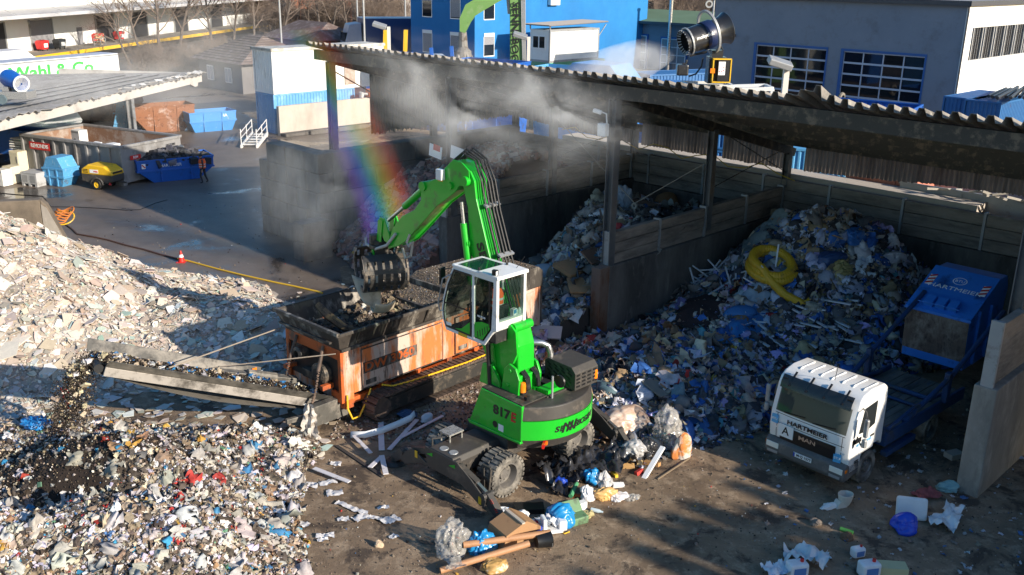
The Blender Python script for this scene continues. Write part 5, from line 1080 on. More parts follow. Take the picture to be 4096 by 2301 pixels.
def shutter(px,axis,x0,z0,w_,h_,half,parent):
 def bx(q,a0,a1,d0,d1,zz0,zz1):
  if axis=='x':q.box(a0,a1,d0,d1,zz0,zz1)
  else:q.box(-d1,-d0,a0,a1,zz0,zz1)
 q=MB();bx(q,x0-.06,x0+w_+.06,-.05,.02,z0-.1,z0);bx(q,x0-.06,x0,-.04,.02,z0,z0+h_);bx(q,x0+w_,x0+w_+.06,-.04,.02,z0,z0+h_);wf=q.build('window',CLEANW,parent)
 q=MB();bx(q,x0,x0+w_,-.01,.01,z0,z0+h_);q.build('pane',DGLASS,wf)
 q=MB();bx(q,x0-.03,x0+w_+.03,-.1,.0,z0+h_,z0+h_+.38);q.build('shutter_box',CLEANW,wf)
 q=MB();n_=int(h_*half/.1)
 for i in range(n_):bx(q,x0+.02,x0+w_-.02,-.035,-.012,z0+h_-(i+1)*.1+.02,z0+h_-i*.1)
 if n_:q.build('shutter',mat('shutter_grey',(.3,.3,.33),.6),wf)
for x0 in(-8.9,-4.0):
 shutter(0,'x',x0,3.0,1.6,2.1,1.0,BB);shutter(0,'x',x0,7.0,1.6,2.3,.3 if x0<-6 else 1.0,BB)
for y0 in(1.4,):shutter(0,'y',y0,3.0,1.55,2.1,.45,BB);shutter(0,'y',y0,7.0,1.55,2.3,.35,BB)
q=MB();q.cbox((.3,12.5,8.9),.5,1.6,1.1);q.build('air_conditioner',CLEANW,BB,bevel=.03)
gp_=at(2000+350*.4285,150*.4285,6.0);GR_=thing('green_roof_hall','low pale hall with a broad green pitched roof','hall',(gp_.x,gp_.y,0),rad(-40))
q=MB();q.box(.6,34,.3,16,0,5.8);q.build('wall',HALLW,GR_)
q=MB();q.prism([(-.6,5.95),(-.6,6.1),(7.5,7.3),(8.0,7.3),(8.0,5.95)],-.2,36,'x');q.build('roof',mat('green_roofing',(.1,.16,.085),.9,dirt=(.13,.2,.12),amt=.4,scale=.3,sharp=.3),GR_)
q=MB();q.box(-.25,36,-.72,-.58,5.8,6.12);q.build('eaves',mat('dark_gutter',(.06,.06,.07),.5),GR_)
for(x0,x1,z0,z1) in((13.0,18.4,.9,4.2),(20.8,24.4,1.2,4.0)):
 q=MB();q.box(x0-.25,x1+.25,.16,.3,0,z1+.25);dr=q.build('sectional_door',BF,GR_);q=MB();q.box(x0,x1,.1,.15,0,z1);q.build('pane',mat('pale_glazing',(.2,.22,.25),.3),dr)
 q=MB()
 for i in range(4):q.box(x0+(x1-x0)*i/3-.06,x0+(x1-x0)*i/3+.06,.04,.12,0,z1)
 for i in range(5):q.box(x0,x1,.03,.12,z1*i/4-.06,z1*i/4+.06)
 q.build('door_bars',mat('door_bars_white',(.6,.62,.66),.5),dr)
t=thing('chimney_pipe','tall bright metal flue pipe before the green roofed hall','pipe',(gp_+Vector((math.cos(rad(-40))*22.2+.0,math.sin(rad(-40))*22.2,0))+Vector((-.3,-.5,-6))));q=MB();q.tube([(0,0,0),(0,0,9.2)],.24,12);q.lathe([(.24,9.1),(.36,9.25),(.36,9.4),(.001,9.5)],n=12);q.build('flue',STEEL,t,smooth=True)
cp_=at(2000+460*.4285,590*.4285,2.6);CA=thing('site_cabin','white site cabin with a corrugated lean-to roof on a green container','cabin',(cp_.x,cp_.y,0),YA)
q=MB();q.box(-3.0,0,0,8.2,2.7,6.1);q.build('walls',mat('cabin_white',(.78,.78,.76),.6,dirt=(.6,.58,.55),amt=.15,scale=.6),CA,bevel=.02)
q=MB();q.box(-3.02,.03,-.03,.1,2.62,2.85);q.box(-.1,.04,-.03,8.25,2.62,2.85);q.box(-.1,.04,-.03,8.25,5.9,6.12);q.box(-.12,.05,-.04,.12,2.7,6.1);q.box(-.12,.05,8.1,8.26,2.7,6.1);q.build('corner_frame',GALV,CA)
q=MB();q.box(-2.6,-.6,-.06,.02,4.0,5.5);wf=q.build('window',CLEANW,CA);q=MB();q.box(-2.45,-1.7,-.08,-.05,4.15,5.35);q.box(-1.5,-.75,-.08,-.05,4.15,5.35);q.build('pane',DGLASS,wf)
q=MB();n_=60
for i in range(n_+1):
 x=-3.6+4.0*i/n_;z=.05*math.sin(i*2.1);q.v+=[(x,-.5,6.55-.08*x*0+z),(x,9.4,6.75+z)]
q.f=[(2*i,2*i+1,2*i+3,2*i+2) for i in range(n_)];q.m=[0]*n_;o=q.build('lean_to_roof',mat('lean_roof',(.2,.19,.19),.7),CA,recalc=False);md=o.modifiers.new('t','SOLIDIFY');md.thickness=.08
q=MB();q.beam((0,8.2,5.2),(.2,9.2,6.5),.08,.08);q.beam((-3,0,6.1),(-3,0,6.5),.1,.1);q.beam((0,0,6.1),(0,0,6.5),.1,.1);q.build('strut',GALV,CA)
def container(name,label,p,yaw,L,wd,h,m,z0=0,cat='container',group=None,open_top=False,inner=None,n=None):
 t=thing(name,label,cat,(p[0],p[1],z0),yaw,group);q=MB();e=.12
 for(x0,x1) in((0,e),(L-e,L)):
  for(y0,y1) in((0,e),(wd-e,wd)):q.box(x0,x1,y0,y1,0,h)
 for z in((0,e),(h-e,h)):
  for(y0,y1) in((0,e),(wd-e,wd)):q.box(e,L-e,y0,y1,*z)
  for(x0,x1) in((0,e),(L-e,L)):q.box(x0,x1,e,wd-e,*z)
 q.build('frame',m,t,bevel=.01)
 q=MB();k=n or int(L/.28)
 for s,y in((1,.03),(-1,wd-.03)):
  vs=[]
  for i in range(k):
   x=e+(L-2*e)*i/k;st=(L-2*e)/k
   for dx,dy in((0,0),(.3,0),(.45,.05),(.85,.05)):vs+=[(x+dx*st,y+s*dy,e),(x+dx*st,y+s*dy,h-e)]
  q.add(vs,[(2*i,2*i+2,2*i+3,2*i+1) for i in range(len(vs)//2-1)])
 k2=max(3,int(wd/.28))
 for s,x in((1,.03),(-1,L-.03)):
  vs=[]
  for i in range(k2):
   y=e+(wd-2*e)*i/k2;st=(wd-2*e)/k2
   for dy,dx in((0,0),(.3,0),(.45,.05),(.85,.05)):vs+=[(x+s*dx,y+dy*st,e),(x+s*dx,y+dy*st,h-e)]
  q.add(vs,[(2*i,2*i+2,2*i+3,2*i+1) for i in range(len(vs)//2-1)])
 o=q.build('panels',m,t,recalc=False);md=o.modifiers.new('t','SOLIDIFY');md.thickness=.02;md.offset=0
 q=MB();q.box(e,L-e,e,wd-e,.05,.15)
 if not open_top:q.box(e,L-e,e,wd-e,h-.1,h-.02);q.build('roof',m,t)
 else:q.build('floor',inner or SKR,t)
 return t
CONT=mat('container_blue',(.02,.12,.32),.5,dirt=RUST,amt=.14,scale=1.2)
GCONT=mat('container_green',(.12,.36,.22),.5,dirt=(.2,.4,.3),amt=.3,scale=.6)
container('green_container','pale green container beneath the white site cabin',(cp_+AX*-3.1),rad(-44.84),3.1,9.5,2.6,GCONT)
p_=S(-45.0,14.7);
LBC=mat('light_blue_container',(.1,.3,.55),.55,dirt=(.22,.42,.62),amt=.4,scale=.8,dirt2=RUST,amt2=.08)
container('blue_container','light blue container under the white office container',S(-45.1,14.6),rad(45.16),7.6,2.6,3.0,LBC)
t=container('white_container','big white office container stacked on the light blue one',S(-45.0,14.6),rad(45.16),10.6,2.75,3.25,mat('container_white',(.76,.75,.72),.55,dirt=(.55,.52,.48),amt=.2,scale=.7,stretch=(1,1,.4),dirt2=RUST,amt2=.06),3.02,n=64)
q=MB();q.box(6.6,7.6,-.05,.03,.3,2.7);q.build('door',mat('brown_board',(.3,.24,.2),.8,dirt=(.4,.36,.32),amt=.4),t)
q=MB();q.box(-.1,10.7,-.1,.0,3.2,3.42);q.box(-.1,.0,-.1,2.85,3.2,3.42);q.box(-.1,10.7,0,2.85,3.26,3.36);q.build('roof_edge',mat('container_roof',(.5,.48,.44),.7,dirt=(.3,.28,.25),amt=.4),t)
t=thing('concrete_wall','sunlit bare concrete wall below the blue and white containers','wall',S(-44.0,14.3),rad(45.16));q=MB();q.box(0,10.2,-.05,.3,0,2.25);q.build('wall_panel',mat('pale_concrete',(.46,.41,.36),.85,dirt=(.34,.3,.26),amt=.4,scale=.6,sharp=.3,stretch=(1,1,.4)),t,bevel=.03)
q=MB();q.box(2.0,7.4,-1.2,-.9,0,.35);q.box(-.0,9,-.9,-.06,0,.25)
q.build('footing',DCONC,t,bevel=.05)
t=thing('orange_pump','small orange pump set on the concrete wall end','pump',S(-43.95,23.2,2.25),rad(45));q=MB();q.box(-.55,.55,-.3,.3,.05,.7);q.build('housing',mat('pump_orange',(.6,.12,.03),.5,dirt=MUD,amt=.2),t,bevel=.05);q=MB();q.tube([(-.6,0,.3),(-1.0,0,.35),(-1.1,0,.1)],.12,10);q.lathe([(.001,0),(.2,0),(.2,.5)],(-1.1,.1,0),12);q.build('pipework',GALV,t)
t=container('open_container','open blue roll-off container before the hall doors',at(2996+640*.4285,940*.4285,2.6),rad(-33),7.5,3.4,2.5,BLUES,.1,open_top=True,n=12)
pt=at(2996+845*.4285,945*.4285,2.2);q=MB();q.lathe([(.3,-.13),(.5,-.12),(.55,0),(.5,.12),(.3,.13)],(0,0,.35),20,'y',closed=True);tag(q.build('old_tyre',TYRE,None,smooth=True,loc=pt+Vector((.3,.5,-.2)),rz=.8),'old tyre sticking up inside the open blue container','tyre')
PIPE=mat('dark_pipe',(.06,.06,.065),.4,metal=.4)
for k,(u,v,lab) in enumerate(((2150,930,'blue container nearest the hall corner, with pipes on top'),(2360,960,'second blue container right of the hall corner, under pipes'))):
 p_=at(2996+u*.4285,v*.4285,2.6+2.0);container('storage_container',lab,p_,rad(44),6,2.4,2.6,CONT,2.0,group='containers at the hall side')
 p2=at(2996+u*.4285,v*.4285,2.6+2.0);container('storage_container',lab.replace('with pipes on top','lower one of its stack').replace('under pipes','lower one of its stack'),p_,rad(44),6,2.4,2.0,CONT,0,group='containers at the hall side')
for k in range(9):
 p_=at(2996+(2230+k*42)*.4285,(915+9*(k%3))*.4285,4.7+.1*(k%3));q=MB();q.tube([(0,0,.12),(5.5+.4*(k%4),.3,.15)],.11,10)
 tag(q.build('steel_pipe',PIPE,None,smooth=True,loc=p_,rz=rad(50+k)),'dark steel pipe in the bundle on the blue containers','pipe','pipes on the containers')
def floodlight(label,u,v,ut,vt,dist,hx):
 z=None;a,b=u-2048.,v-1150.5;d=_R*a-_U*b+_f*3859.;t_=dist/d.y;p=Vector((d.x*t_,dist,CAM_H+d.z*t_))
 a,b=ut-2048.,vt-1150.5;d2=_R*a-_U*b+_f*3859.;zt=CAM_H+d2.z*dist/d2.y
 t=thing('floodlight_mast',label,'floodlight',(p.x,p.y,0));q=MB();q.box(-.13,.13,-.13,.13,0,zt);q.build('mast',mat('mast_white',(.6,.57,.53),.6,dirt=RUST,amt=.15,scale=1.5),t)
 q=MB();q.cbox((hx,-.05,zt+.1),1.15,.7,.3,rx=.25,ry=.28 if hx<0 else-.2);hd2=q.build('lamp_head',GALV,t,bevel=.04);q=MB();q.cbox((hx,-.06,zt-.06),1.0,.55,.02,rx=.25,ry=.28 if hx<0 else-.2);q.build('lamp_glass',mat('dull_lens',(.35,.34,.32),.3),hd2)
 return t
floodlight('rusty white floodlight mast before the blue skip, head pointing left',1000+1300*.4285,525*.4285,1000+1290*.4285,250*.4285,84,-.75)
floodlight('floodlight mast in front of the green crane column',2000+263*.4285,670*.4285,2000+262*.4285,345*.4285,80,-.7)
floodlight('floodlight mast before the left door of the grey hall',2996+318*.4285,960*.4285,2996+335*.4285,610*.4285,47,-.35)
for(u,v0,v1,d,lab) in((1000+290*.4285,318,-60,120,'thin pale lamp pole behind the tiled roof'),(1000+1070*.4285,380,-60,112,'thin pale lamp pole in front of the dark blue truck'),(1000+1003*.4285,160,-60,135,'thin lamp pole just left of the truck pole'),(1000+1450*.4285,118,-60,140,'thin lamp pole close beside the blue building')):
 a,b=u-2048.,v0*.4285-1150.5;dd=_R*a-_U*b+_f*3859.;t_=d/dd.y
 t=thing('lamp_pole',lab,'pole',(dd.x*t_,d,0));q=MB();q.tube([(0,0,0),(0,0,14)],[.14,.09],8);q.build('pole',GALV,t)
q=MB();t=thing('street_lamp','street lamp with green tinted head left of the grey hall','street lamp',(22.0,112,0));q.tube([(0,0,0),(0,0,9.6)],.1,8);q.build('pole',GALV,t);q=MB();q.lathe([(.001,9.3),(.5,9.6),(.9,9.8),(.8,10.1),(.001,10.3)],n=16);q.build('lamp_head',mat('lamp_pale_green',(.5,.6,.45),.4),t,smooth=True)
OLDG=mat('faded_crane_green',(.13,.26,.075),.55,dirt=(.2,.3,.14),amt=.3,scale=.8,dirt2=MUD,amt2=.15)
def lift(u,v,d):
 a,b=u-2048.,v-1150.5;dd=_R*a-_U*b+_f*3859.;return Vector((dd.x,dd.y,dd.z))*(d/dd.y)+Vector((0,0,CAM_H))
q=MB();D_=86
MH=thing('scrap_crane','faded green scrap crane with hanging grapple behind the misty roof','crane',lift(2000+160*.4285,640*.4285,D_)*Vector((1,1,0)) if False else(lift(2000+160*.4285,640*.4285,D_).x,D_,0))
O_=MH.location
def lp(rc,x,y,d=D_):return lift((1000 if rc==12 else 2000)+x*.4285,y*.4285,d)-O_
q=MB();pa,pb=lp(13,150,-200),lp(13,160,660);q.beam(pa,(pb.x,pb.y,-.0),1.1,.9,(0,1,0));st=q.build('column_boom',OLDG,MH,bevel=.05)
word('lettering','SENNEBOGEN',.85,BLACKP,st,face_mat(lp(13,140,370)+Vector((0,-.6,0)),(0,0,-1),(1,0,0)),.02,sx=1.15)
q=MB()
for k in range(4):q.tube([lp(13,195+k*12,-200)+Vector((0,-.6,0)),lp(13,205+k*10,330)+Vector((0,-.6,0)),lp(13,215+k*8,650)+Vector((0,-.6,0))],.05,6)
q.tube([lp(13,85,-100),lp(13,95,120),lp(13,100,200),lp(13,210,290)],.06,6);q.tube([lp(13,75,-100),lp(13,95,130)],.22,8);q.build('crane_hoses',GALV,MH)
pts=[(2330,-60),(2180,20),(2060,95),(2010,190),(1985,300)];q=MB();w_=[.55,.6,.62,.5,.25]
L_=[lp(12,*p) for p in pts];vs=[]
for i,p in enumerate(L_):
 dv=(L_[min(i+1,4)]-L_[max(i-1,0)]).normalized();nn=dv.cross(Vector((0,1,0))).normalized()
 for y in(-.35,.35):vs+=[p+nn*w_[i]+Vector((0,y,0)),p-nn*w_[i]+Vector((0,y,0))]
q.add(vs,[f for i in range(4) for f in((4*i,4*i+1,4*i+5,4*i+4),(4*i+2,4*i+6,4*i+7,4*i+3),(4*i,4*i+4,4*i+6,4*i+2),(4*i+1,4*i+3,4*i+7,4*i+5))]);q.build('stick',OLDG,MH)
g0=lp(12,1985,300);q=MB();q.tube([g0,g0-Vector((-.05,0,1.6))],[.35,.45],10);q.lathe([(.35,-1.2),(.75,-1.6),(.75,-2.2),(.5,-2.4)],g0,14)
for k in range(5):
 a=k*2*PI/5+.4;q.tube([g0+Vector((.6*math.cos(a),.6*math.sin(a),-1.9)),g0+Vector((1.25*math.cos(a),1.25*math.sin(a),-3.2)),g0+Vector((1.2*math.cos(a),1.2*math.sin(a),-4.6)),g0+Vector((.5*math.cos(a),.5*math.sin(a),-5.4))],[.2,.24,.2,.06],8)
q.build('grapple',mat('grey_grapple',(.2,.19,.18),.6,metal=.2,dirt=MUD,amt=.3),MH)
q=MB();q.box(-1.6,1.6,-1.4,1.8,.8,2.4);q.box(-1.2,1.2,-1.8,1.8,0,.8);q.build('crane_base',OLDG,MH,bevel=.1)
MC=thing('mist_cannon','black mist cannon spraying water from a white stand above the roof','mist cannon',(11.3,54,6.3),0);M0=MC.location
def mp(x,y,dy=0):return lift(2000+x*.4285,y*.4285,54+dy)-M0
BLK=mat('cannon_black',(.02,.02,.022),.35,coat=.3,dirt=(.1,.1,.1),amt=.15,scale=2)
nz,tl=mp(1745,390,-.35),mp(2110,265,.35);ax=(tl-nz).normalized();L_=(tl-nz).length
Mx=Matrix.Translation(nz)@ax.to_track_quat('Z','Y').to_matrix().to_4x4();q=MB()
q.lathe([(.66,-.25),(.68,0),(.7,.9),(.74,1.35),(.72,L_*.5),(.7,L_*.7),(.72,L_*.86),(.84,L_*.97),(.88,L_),(.85,L_+.05),(.7,L_-.1),(.6,.3),(.62,-.22)],n=28,closed=True);q.v=[tuple(Mx@Vector(p)) for p in q.v];dr=q.build('drum',BLK,MC,smooth=True)
q=MB();q.lathe([(.72,-.02),(.76,.0),(.76,.08),(.72,.1)],n=28,closed=True)
q.v=[tuple(Mx@Vector(p)) for p in q.v];q.build('nozzle_ring',GALV,dr)
q=MB()
for k in range(22):
 a=2*PI*k/22;c_,s_=math.cos(a),math.sin(a);q.beam(Mx@Vector((.68*c_,.68*s_,-.25)),Mx@Vector((.5*c_,.5*s_,-.1)),.05,.05)
q.build('nozzle',GALV,dr)
q=MB();q.lathe([(.745,.95),(.76,1.0),(.765,1.45),(.745,1.5)],n=28);q.v=[tuple(Mx@Vector(p)) for p in q.v];q.build('band',mat('navy_band',(.01,.02,.07),.4),dr,smooth=True)
fx=Vector((1,0,0));sidev=(mp(1925,350)-mp(1925,350));
wc=Mx@Vector((0,0,.95));out=Vector((0,-1,.12));xx=ax.copy();xx.z*=1
word('lettering','mobydick',.27,CLEANW,dr,face_mat(wc+Vector((.02,-.785,.08)),(ax.x,ax.y,ax.z),(0,.0,1)),.006)
q=MB();q.lathe([(1.08,-.06),(1.2,-.06),(1.2,.06),(1.08,.06)],n=32,closed=True);Mr=Matrix.Translation(mp(1950,300))@ax.to_track_quat('Z','Y').to_matrix().to_4x4();q.v=[tuple(Mr@(Vector(p)*1.0)) for p in q.v]
c_=Mr.translation;q.lathe([(.12,-.04),(.2,-.04),(.2,.04),(.12,.04)],c_+Vector((-.1,0,1.45)),14,'y',closed=True);q.build('yoke_ring',GALV,MC,smooth=True)
b0=mp(2010,640);q=MB();q.box(b0.x-.45,b0.x+.5,-.45,.5,.35,1.75);q.box(b0.x-.3,b0.x+.3,-.3,.3,1.75,2.1);q.tube([mp(1770,525),mp(1930,485)],.07,8);q.tube([mp(1745,560),mp(1740,590),mp(1700,600)],.06,8);q.build('pedestal',BLK,MC)
q=MB();p1,p2=mp(1650,600),mp(1750,705);q.box(p1.x,p2.x,-.3,.2,p2.z,p1.z);q.build('fan_motor',BLK,MC,bevel=.08)
q=MB();p1,p2=mp(2035,555,-.5),mp(2130,760,-.5);q.box(p1.x,p2.x,-.75,-.45,p2.z,p1.z);cbx=q.build('control_box',BLK,MC)
q=MB();q.box(p1.x-.3,p1.x-.24,-.78,-.44,p2.z-.02,p1.z+.02);q.box(p2.x,p2.x+.06,-.78,-.44,p2.z-.02,p1.z+.02);q.box(p1.x-.3,p2.x+.06,-.78,-.44,p1.z,p1.z+.06);q.box(p1.x-.3,p2.x+.06,-.78,-.44,p2.z-.06,p2.z);q.build('yellow_guard',YELLOW,cbx)
q=MB();q.box(p1.x+.02,p1.x+.38,-.765,-.752,p2.z+.35,p1.z-.1);q.build('label',CLEANW,cbx);q=MB();q.box(p1.x-.42,p1.x-.18,-.82,-.7,p2.z+.45,p2.z+.7);q.build('lamp',ORANGEL,cbx)
q=MB()
for(x,z) in((.08,.55),(.2,.55),(.3,.75),(.3,.6)):q.cbox((p1.x+x,-.772,p2.z+z),.04,.012,.05)
q.build('buttons',REDP,cbx)
q=MB()
for(x0,x1,y,z) in((1740,2180,800,0),(2180,2540,840,0)):
 a_,b_=mp(x0,y),mp(x1,y+15 if x0<2000 else y-10);q.beam(a_,b_,.25,.22);q.beam(a_,(a_.x,a_.y,-.35),.22,.22);q.beam(b_,(b_.x,b_.y,-.55),.22,.22);q.beam(a_+Vector((0,1.5,0)),b_+Vector((0,1.5,0)),.25,.22);q.beam(a_,a_+Vector((0,1.5,0)),.2,.2);q.beam(b_,b_+Vector((0,1.5,0)),.2,.2)
q.build('stand',mat('stand_white',(.6,.6,.58),.5,dirt=MUD,amt=.15),MC,bevel=.02)
q=MB();q.tube([mp(2060,430),mp(2080,470),mp(2050,520)],.04,6);q.tube([mp(1895,540),mp(1880,620),mp(1830,690),mp(1760,715)],.045,6);q.tube([mp(2405,920),mp(2420,815),mp(2460,800),mp(2490,920)],.03,6);q.build('cannon_hose',BLACK,MC)
container('support_container','blue container carrying the white cannon stand',(8.0,55.6),rad(-20),8.5,2.6,2.9,CONT,2.9);container('support_container','lower blue container beneath the cannon stand',(8.0,55.6),rad(-20),8.5,2.6,2.85,CONT,0)
def skip_box(name,label,p,yaw,L=3.6,wd=1.8,h=1.5,m=None,flare=.45,lid=False,z0=0,inner=None,cat='skip',group=None):
 t=thing(name,label,cat,(p[0],p[1],z0),yaw,group);m=m or BLUES;q=MB();hl,hw=L/2,wd/2
 B_=[(-hl+flare,-hw+.1,0),(hl-flare,-hw+.1,0),(hl-flare,hw-.1,0),(-hl+flare,hw-.1,0)];M_=[(-hl,-hw,h*.55),(hl,-hw,h*.55),(hl,hw,h*.55),(-hl,hw,h*.55)];T_=[(-hl-.02,-hw,h),(hl+.02,-hw,h),(hl+.02,hw,h),(-hl-.02,hw,h)]
 q.add(B_+M_+T_,[(3,2,1,0)]+[(i+k,(i+1)%4+k,(i+1)%4+k+4,i+k+4) for k in(0,4) for i in range(4)]);o=q.build('body',m,t,recalc=False);md=o.modifiers.new('t','SOLIDIFY');md.thickness=.05;md.offset=0
 q=MB();
 for z in(h*.55,h):q.box(-hl-.07,hl+.07,-hw-.06,-hw+.02,z-.06,z+.04);q.box(-hl-.07,hl+.07,hw-.02,hw+.06,z-.06,z+.04);q.box(-hl-.08,-hl+.0,-hw,hw,z-.06,z+.04);q.box(hl,hl+.08,-hw,hw,z-.06,z+.04)
 for x in(-hl*.4,hl*.4):
  for s in(-1,1):q.box(x-.04,x+.04,min(s*hw,s*(hw+.07)),max(s*hw,s*(hw+.07)),.05,h)
 q.build('rim',m,t)
 if lid:q=MB();q.prism([(-hl,h+.03),(-hl*.55,h+lid),(hl*.55,h+lid),(hl,h+.03)],-hw,hw);q.build('lid',m,t,bevel=.02)
 return t
def lift_skip(u,v,d):p=lift(u,v,d);return p
for(u,v,d,yaw,L,wd,h,lab,ld_,mm) in((1000+1290*.4285,525,92,-20,4,2,5.2,'blue skip behind the rusty floodlight mast',0,BLUES),(1000+1800*.4285,590,78,-30,6,2.2,4.4,'rusty red and blue skip below the hanging grapple',0,mat('rusty_blue',(.1,.06,.05),.7,dirt=(.02,.12,.4),amt=.4,scale=.8)),(1000+2260*.4285,610,76,-30,5.5,2.2,4.6,'blue skip just left of the green crane column',0,BLUES),(2000+640*.4285,680,66,-30,4.2,2.2,3.9,'pale blue lidded skip in the drifting mist',0,LBLUE),(2000+940*.4285,735,63,-35,5.0,2.6,3.7,'bright blue skip with a folded sloping lid above the roof edge',1.2,mat('clean_blue',(.05,.26,.62),.4)),(2000+1640*.4285,815,58,-20,3.6,2.2,4.6,'flat lidded blue skip left of the white stand',.5,mat('mid_blue',(.02,.14,.45),.4))):
 p=lift(u,v*.4285,d);skip_box('background_skip',lab,p,rad(yaw),L,wd,max(1.2,p.z+(.35 if not ld_ else-.2)),mm,.3,ld_,group='skips behind the shed')
p=lift(2000+1395*.4285,800*.4285,72);container('dark_blue_container','dark blue container behind the mist cannon motor',(p.x,p.y),rad(25),7,2.6,5.2,CONT,0)
p=lift(1000+1560*.4285,540*.4285,80);t=thing('white_van','white van roof behind the blue building front','van',(p.x,p.y,0),rad(10));q=MB();q.prism([(-2.8,.5),(-2.8,p.z-.4),(-2.5,p.z+.25),(2.2,p.z+.25),(2.7,p.z-.6),(2.9,.5)],-1,1);q.build('body',WHITE,t,bevel=.15);q=MB();q.box(-1.0,.4,-1.02,-.99,p.z-.6,p.z-.1);q.box(2.3,2.6,-.8,.8,p.z-.7,p.z-.3);q.build('window',DGLASS,t)
for(x,y,lab) in((1690,470,'blue folding tail arm, the left one beside the white van'),(1880,455,'blue folding tail arm close to the grapple')):
 a_=lift(1000+x*.4285,y*.4285,79);q=MB();q.beam((0,0,a_.z+.2),(.15,0,a_.z-1.8),.35,.3);q.beam((.15,0,a_.z-1.6),(1.9,0,a_.z-3.2),.3,.35);q.beam((.0,0,0),(.1,0,a_.z-1.5),.3,.3);tag(q.build('lifting_arm',BLUES,None,bevel=.02,loc=(a_.x,a_.y,0)),lab,'lifting arm')
p=lift(1000+880*.4285,380*.4285,128);t=thing('box_lorry','dark blue box lorry with white cab roof beside the blue building','lorry',(p.x,p.y,0),rad(20))
q=MB();q.box(2.4,14.5,-1.2,3.2,1.0,6.0);q.build('box_body',mat('lorry_blue',(.015,.045,.14),.4),t,bevel=.05);q=MB();q.box(2.4,14.5,-1.2,3.2,6.01,6.06);q.build('box_roof',mat('lorry_roof',(.3,.35,.42),.4),t)
q=MB();q.prism([(0,.8),(-.1,3.0),(.3,4.4),(.6,5.3),(2.1,5.5),(2.2,.8)],-1.0,2.4);q.build('cab',mat('lorry_cab',(.25,.28,.36),.35),t,bevel=.1);q=MB();q.box(-.06,.3,-.9,2.3,3.1,4.3);q.build('windscreen',DGLASS,t)
q=MB()
for x in(1,5,12):q.lathe([(.001,-.1),(.55,-.1),(.55,.3),(.001,.3)],(x,-1.1,.55),16,'y')
q.build('wheels',TYRE,t)
for x,lab in((1240,'yellow upright bar behind the left floodlight'),(1430,'yellow crane arm leaning before the blue building')):
 a_,b_=lift(1000+(x+25)*.4285,280*.4285,104),lift(1000+x*.4285,460*.4285,104);q=MB();q.beam(Vector((b_.x,b_.y,0)),a_,.4,.4,(0,1,0));tag(q.build('yellow_bar',YELLOW,None),lab,'crane arm')
LD=Vector((math.cos(rad(82)),math.sin(rad(82)),0));LN=Vector((LD.y,-LD.x,0))
WO=Vector((-59.3,122.5,0))-LD*40
WH=thing('warehouse','long white warehouse with a shaded loading dock and open doors','warehouse',WO,rad(82))
WWH=mat('warehouse_white',(.82,.82,.81),.75,dirt=(.68,.66,.63),amt=.2,scale=.12,sharp=.3)
q=MB();q.box(-10,150,5.0,5.4,1.2,11.2)
q.build('wall',WWH,WH)
q=MB();q.box(-10,150,0,5.0,1.0,1.24);q.build('dock',CONC,WH);q=MB();q.box(-10,150,-.08,0,.8,1.26);q.build('dock_edge',YELLOW,WH)
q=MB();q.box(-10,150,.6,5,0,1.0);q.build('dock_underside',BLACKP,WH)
q=MB();q.prism([(-1.6,5.9),(-1.6,6.3),(5.0,6.6),(5.0,6.3)],-10,150,'x');q.build('canopy',mat('canopy_grey',(.5,.5,.52),.6,dirt=(.4,.4,.42),amt=.3,scale=.2),WH)
q=MB();q.box(-10,150,-.3,5.0,11.2,11.6);q.prism([(4.9,11.6),(30,13.5),(30,11.2),(4.9,11.2)],-10,150,'x');q.build('roof',mat('warehouse_roof',(.42,.43,.46),.7),WH)
q=MB()
for i in range(16):q.beam((-6+i*9.5,4.95,9.4),(-3+i*9.5,-1.4,6.35),.06,.06)
q.build('tie_rod',GALV,WH)
for i,x in enumerate((36.5,46.5,62,72,86,100)):
 q=MB();q.box(x,x+4.6,4.86,4.99,1.25,5.0);d_=q.build('dock_door',mat('door_dark',(.025,.025,.03),.6) if i!=1 else mat('door_grey',(.25,.25,.27),.6),WH);q=MB();q.box(x-.25,x,4.8,5,1.25,5.1);q.box(x+4.6,x+4.85,4.8,5,1.25,5.1);q.build('door_frame',GALV,d_)
q=MB();q.box(57,58.3,4.9,4.99,1.25,3.6);q.build('side_door',mat('door_grey',(.25,.25,.27),.6),WH)
def wheelie_bin(lab,p,m,yaw):
 t=thing('waste_bin',lab,'bin',p,yaw,'wheeled bins on the loading dock');q=MB();q.add([(-.55,-.45,.2),(.55,-.45,.2),(.55,.45,.2),(-.55,.45,.2),(-.68,-.55,1.1),(.68,-.55,1.1),(.68,.55,1.1),(-.68,.55,1.1)],[(3,2,1,0),(0,1,5,4),(1,2,6,5),(2,3,7,6),(3,0,4,7)]);q.build('body',m,t,bevel=.03)
 q=MB();q.prism([(-.58,1.1),(-.5,1.3),(.2,1.36),(.6,1.12)],-.7,.7,'x');q.build('lid',m,t,bevel=.02)
 q=MB();q.box(-.3,.4,-.56,-.53,.45,.95);q.build('label',CLEANW,t)
 q=MB()
 for x in(-.45,.45):
  for y in(-.35,.35):q.lathe([(.001,-.03),(.1,-.03),(.1,.03),(.001,.03)],(x,y,.1),10,'y')
 q.build('wheels',BLACK,t)
 return t
RB=mat('bin_red',(.6,.03,.03),.45);GB=mat('bin_grey',(.06,.065,.07),.5)
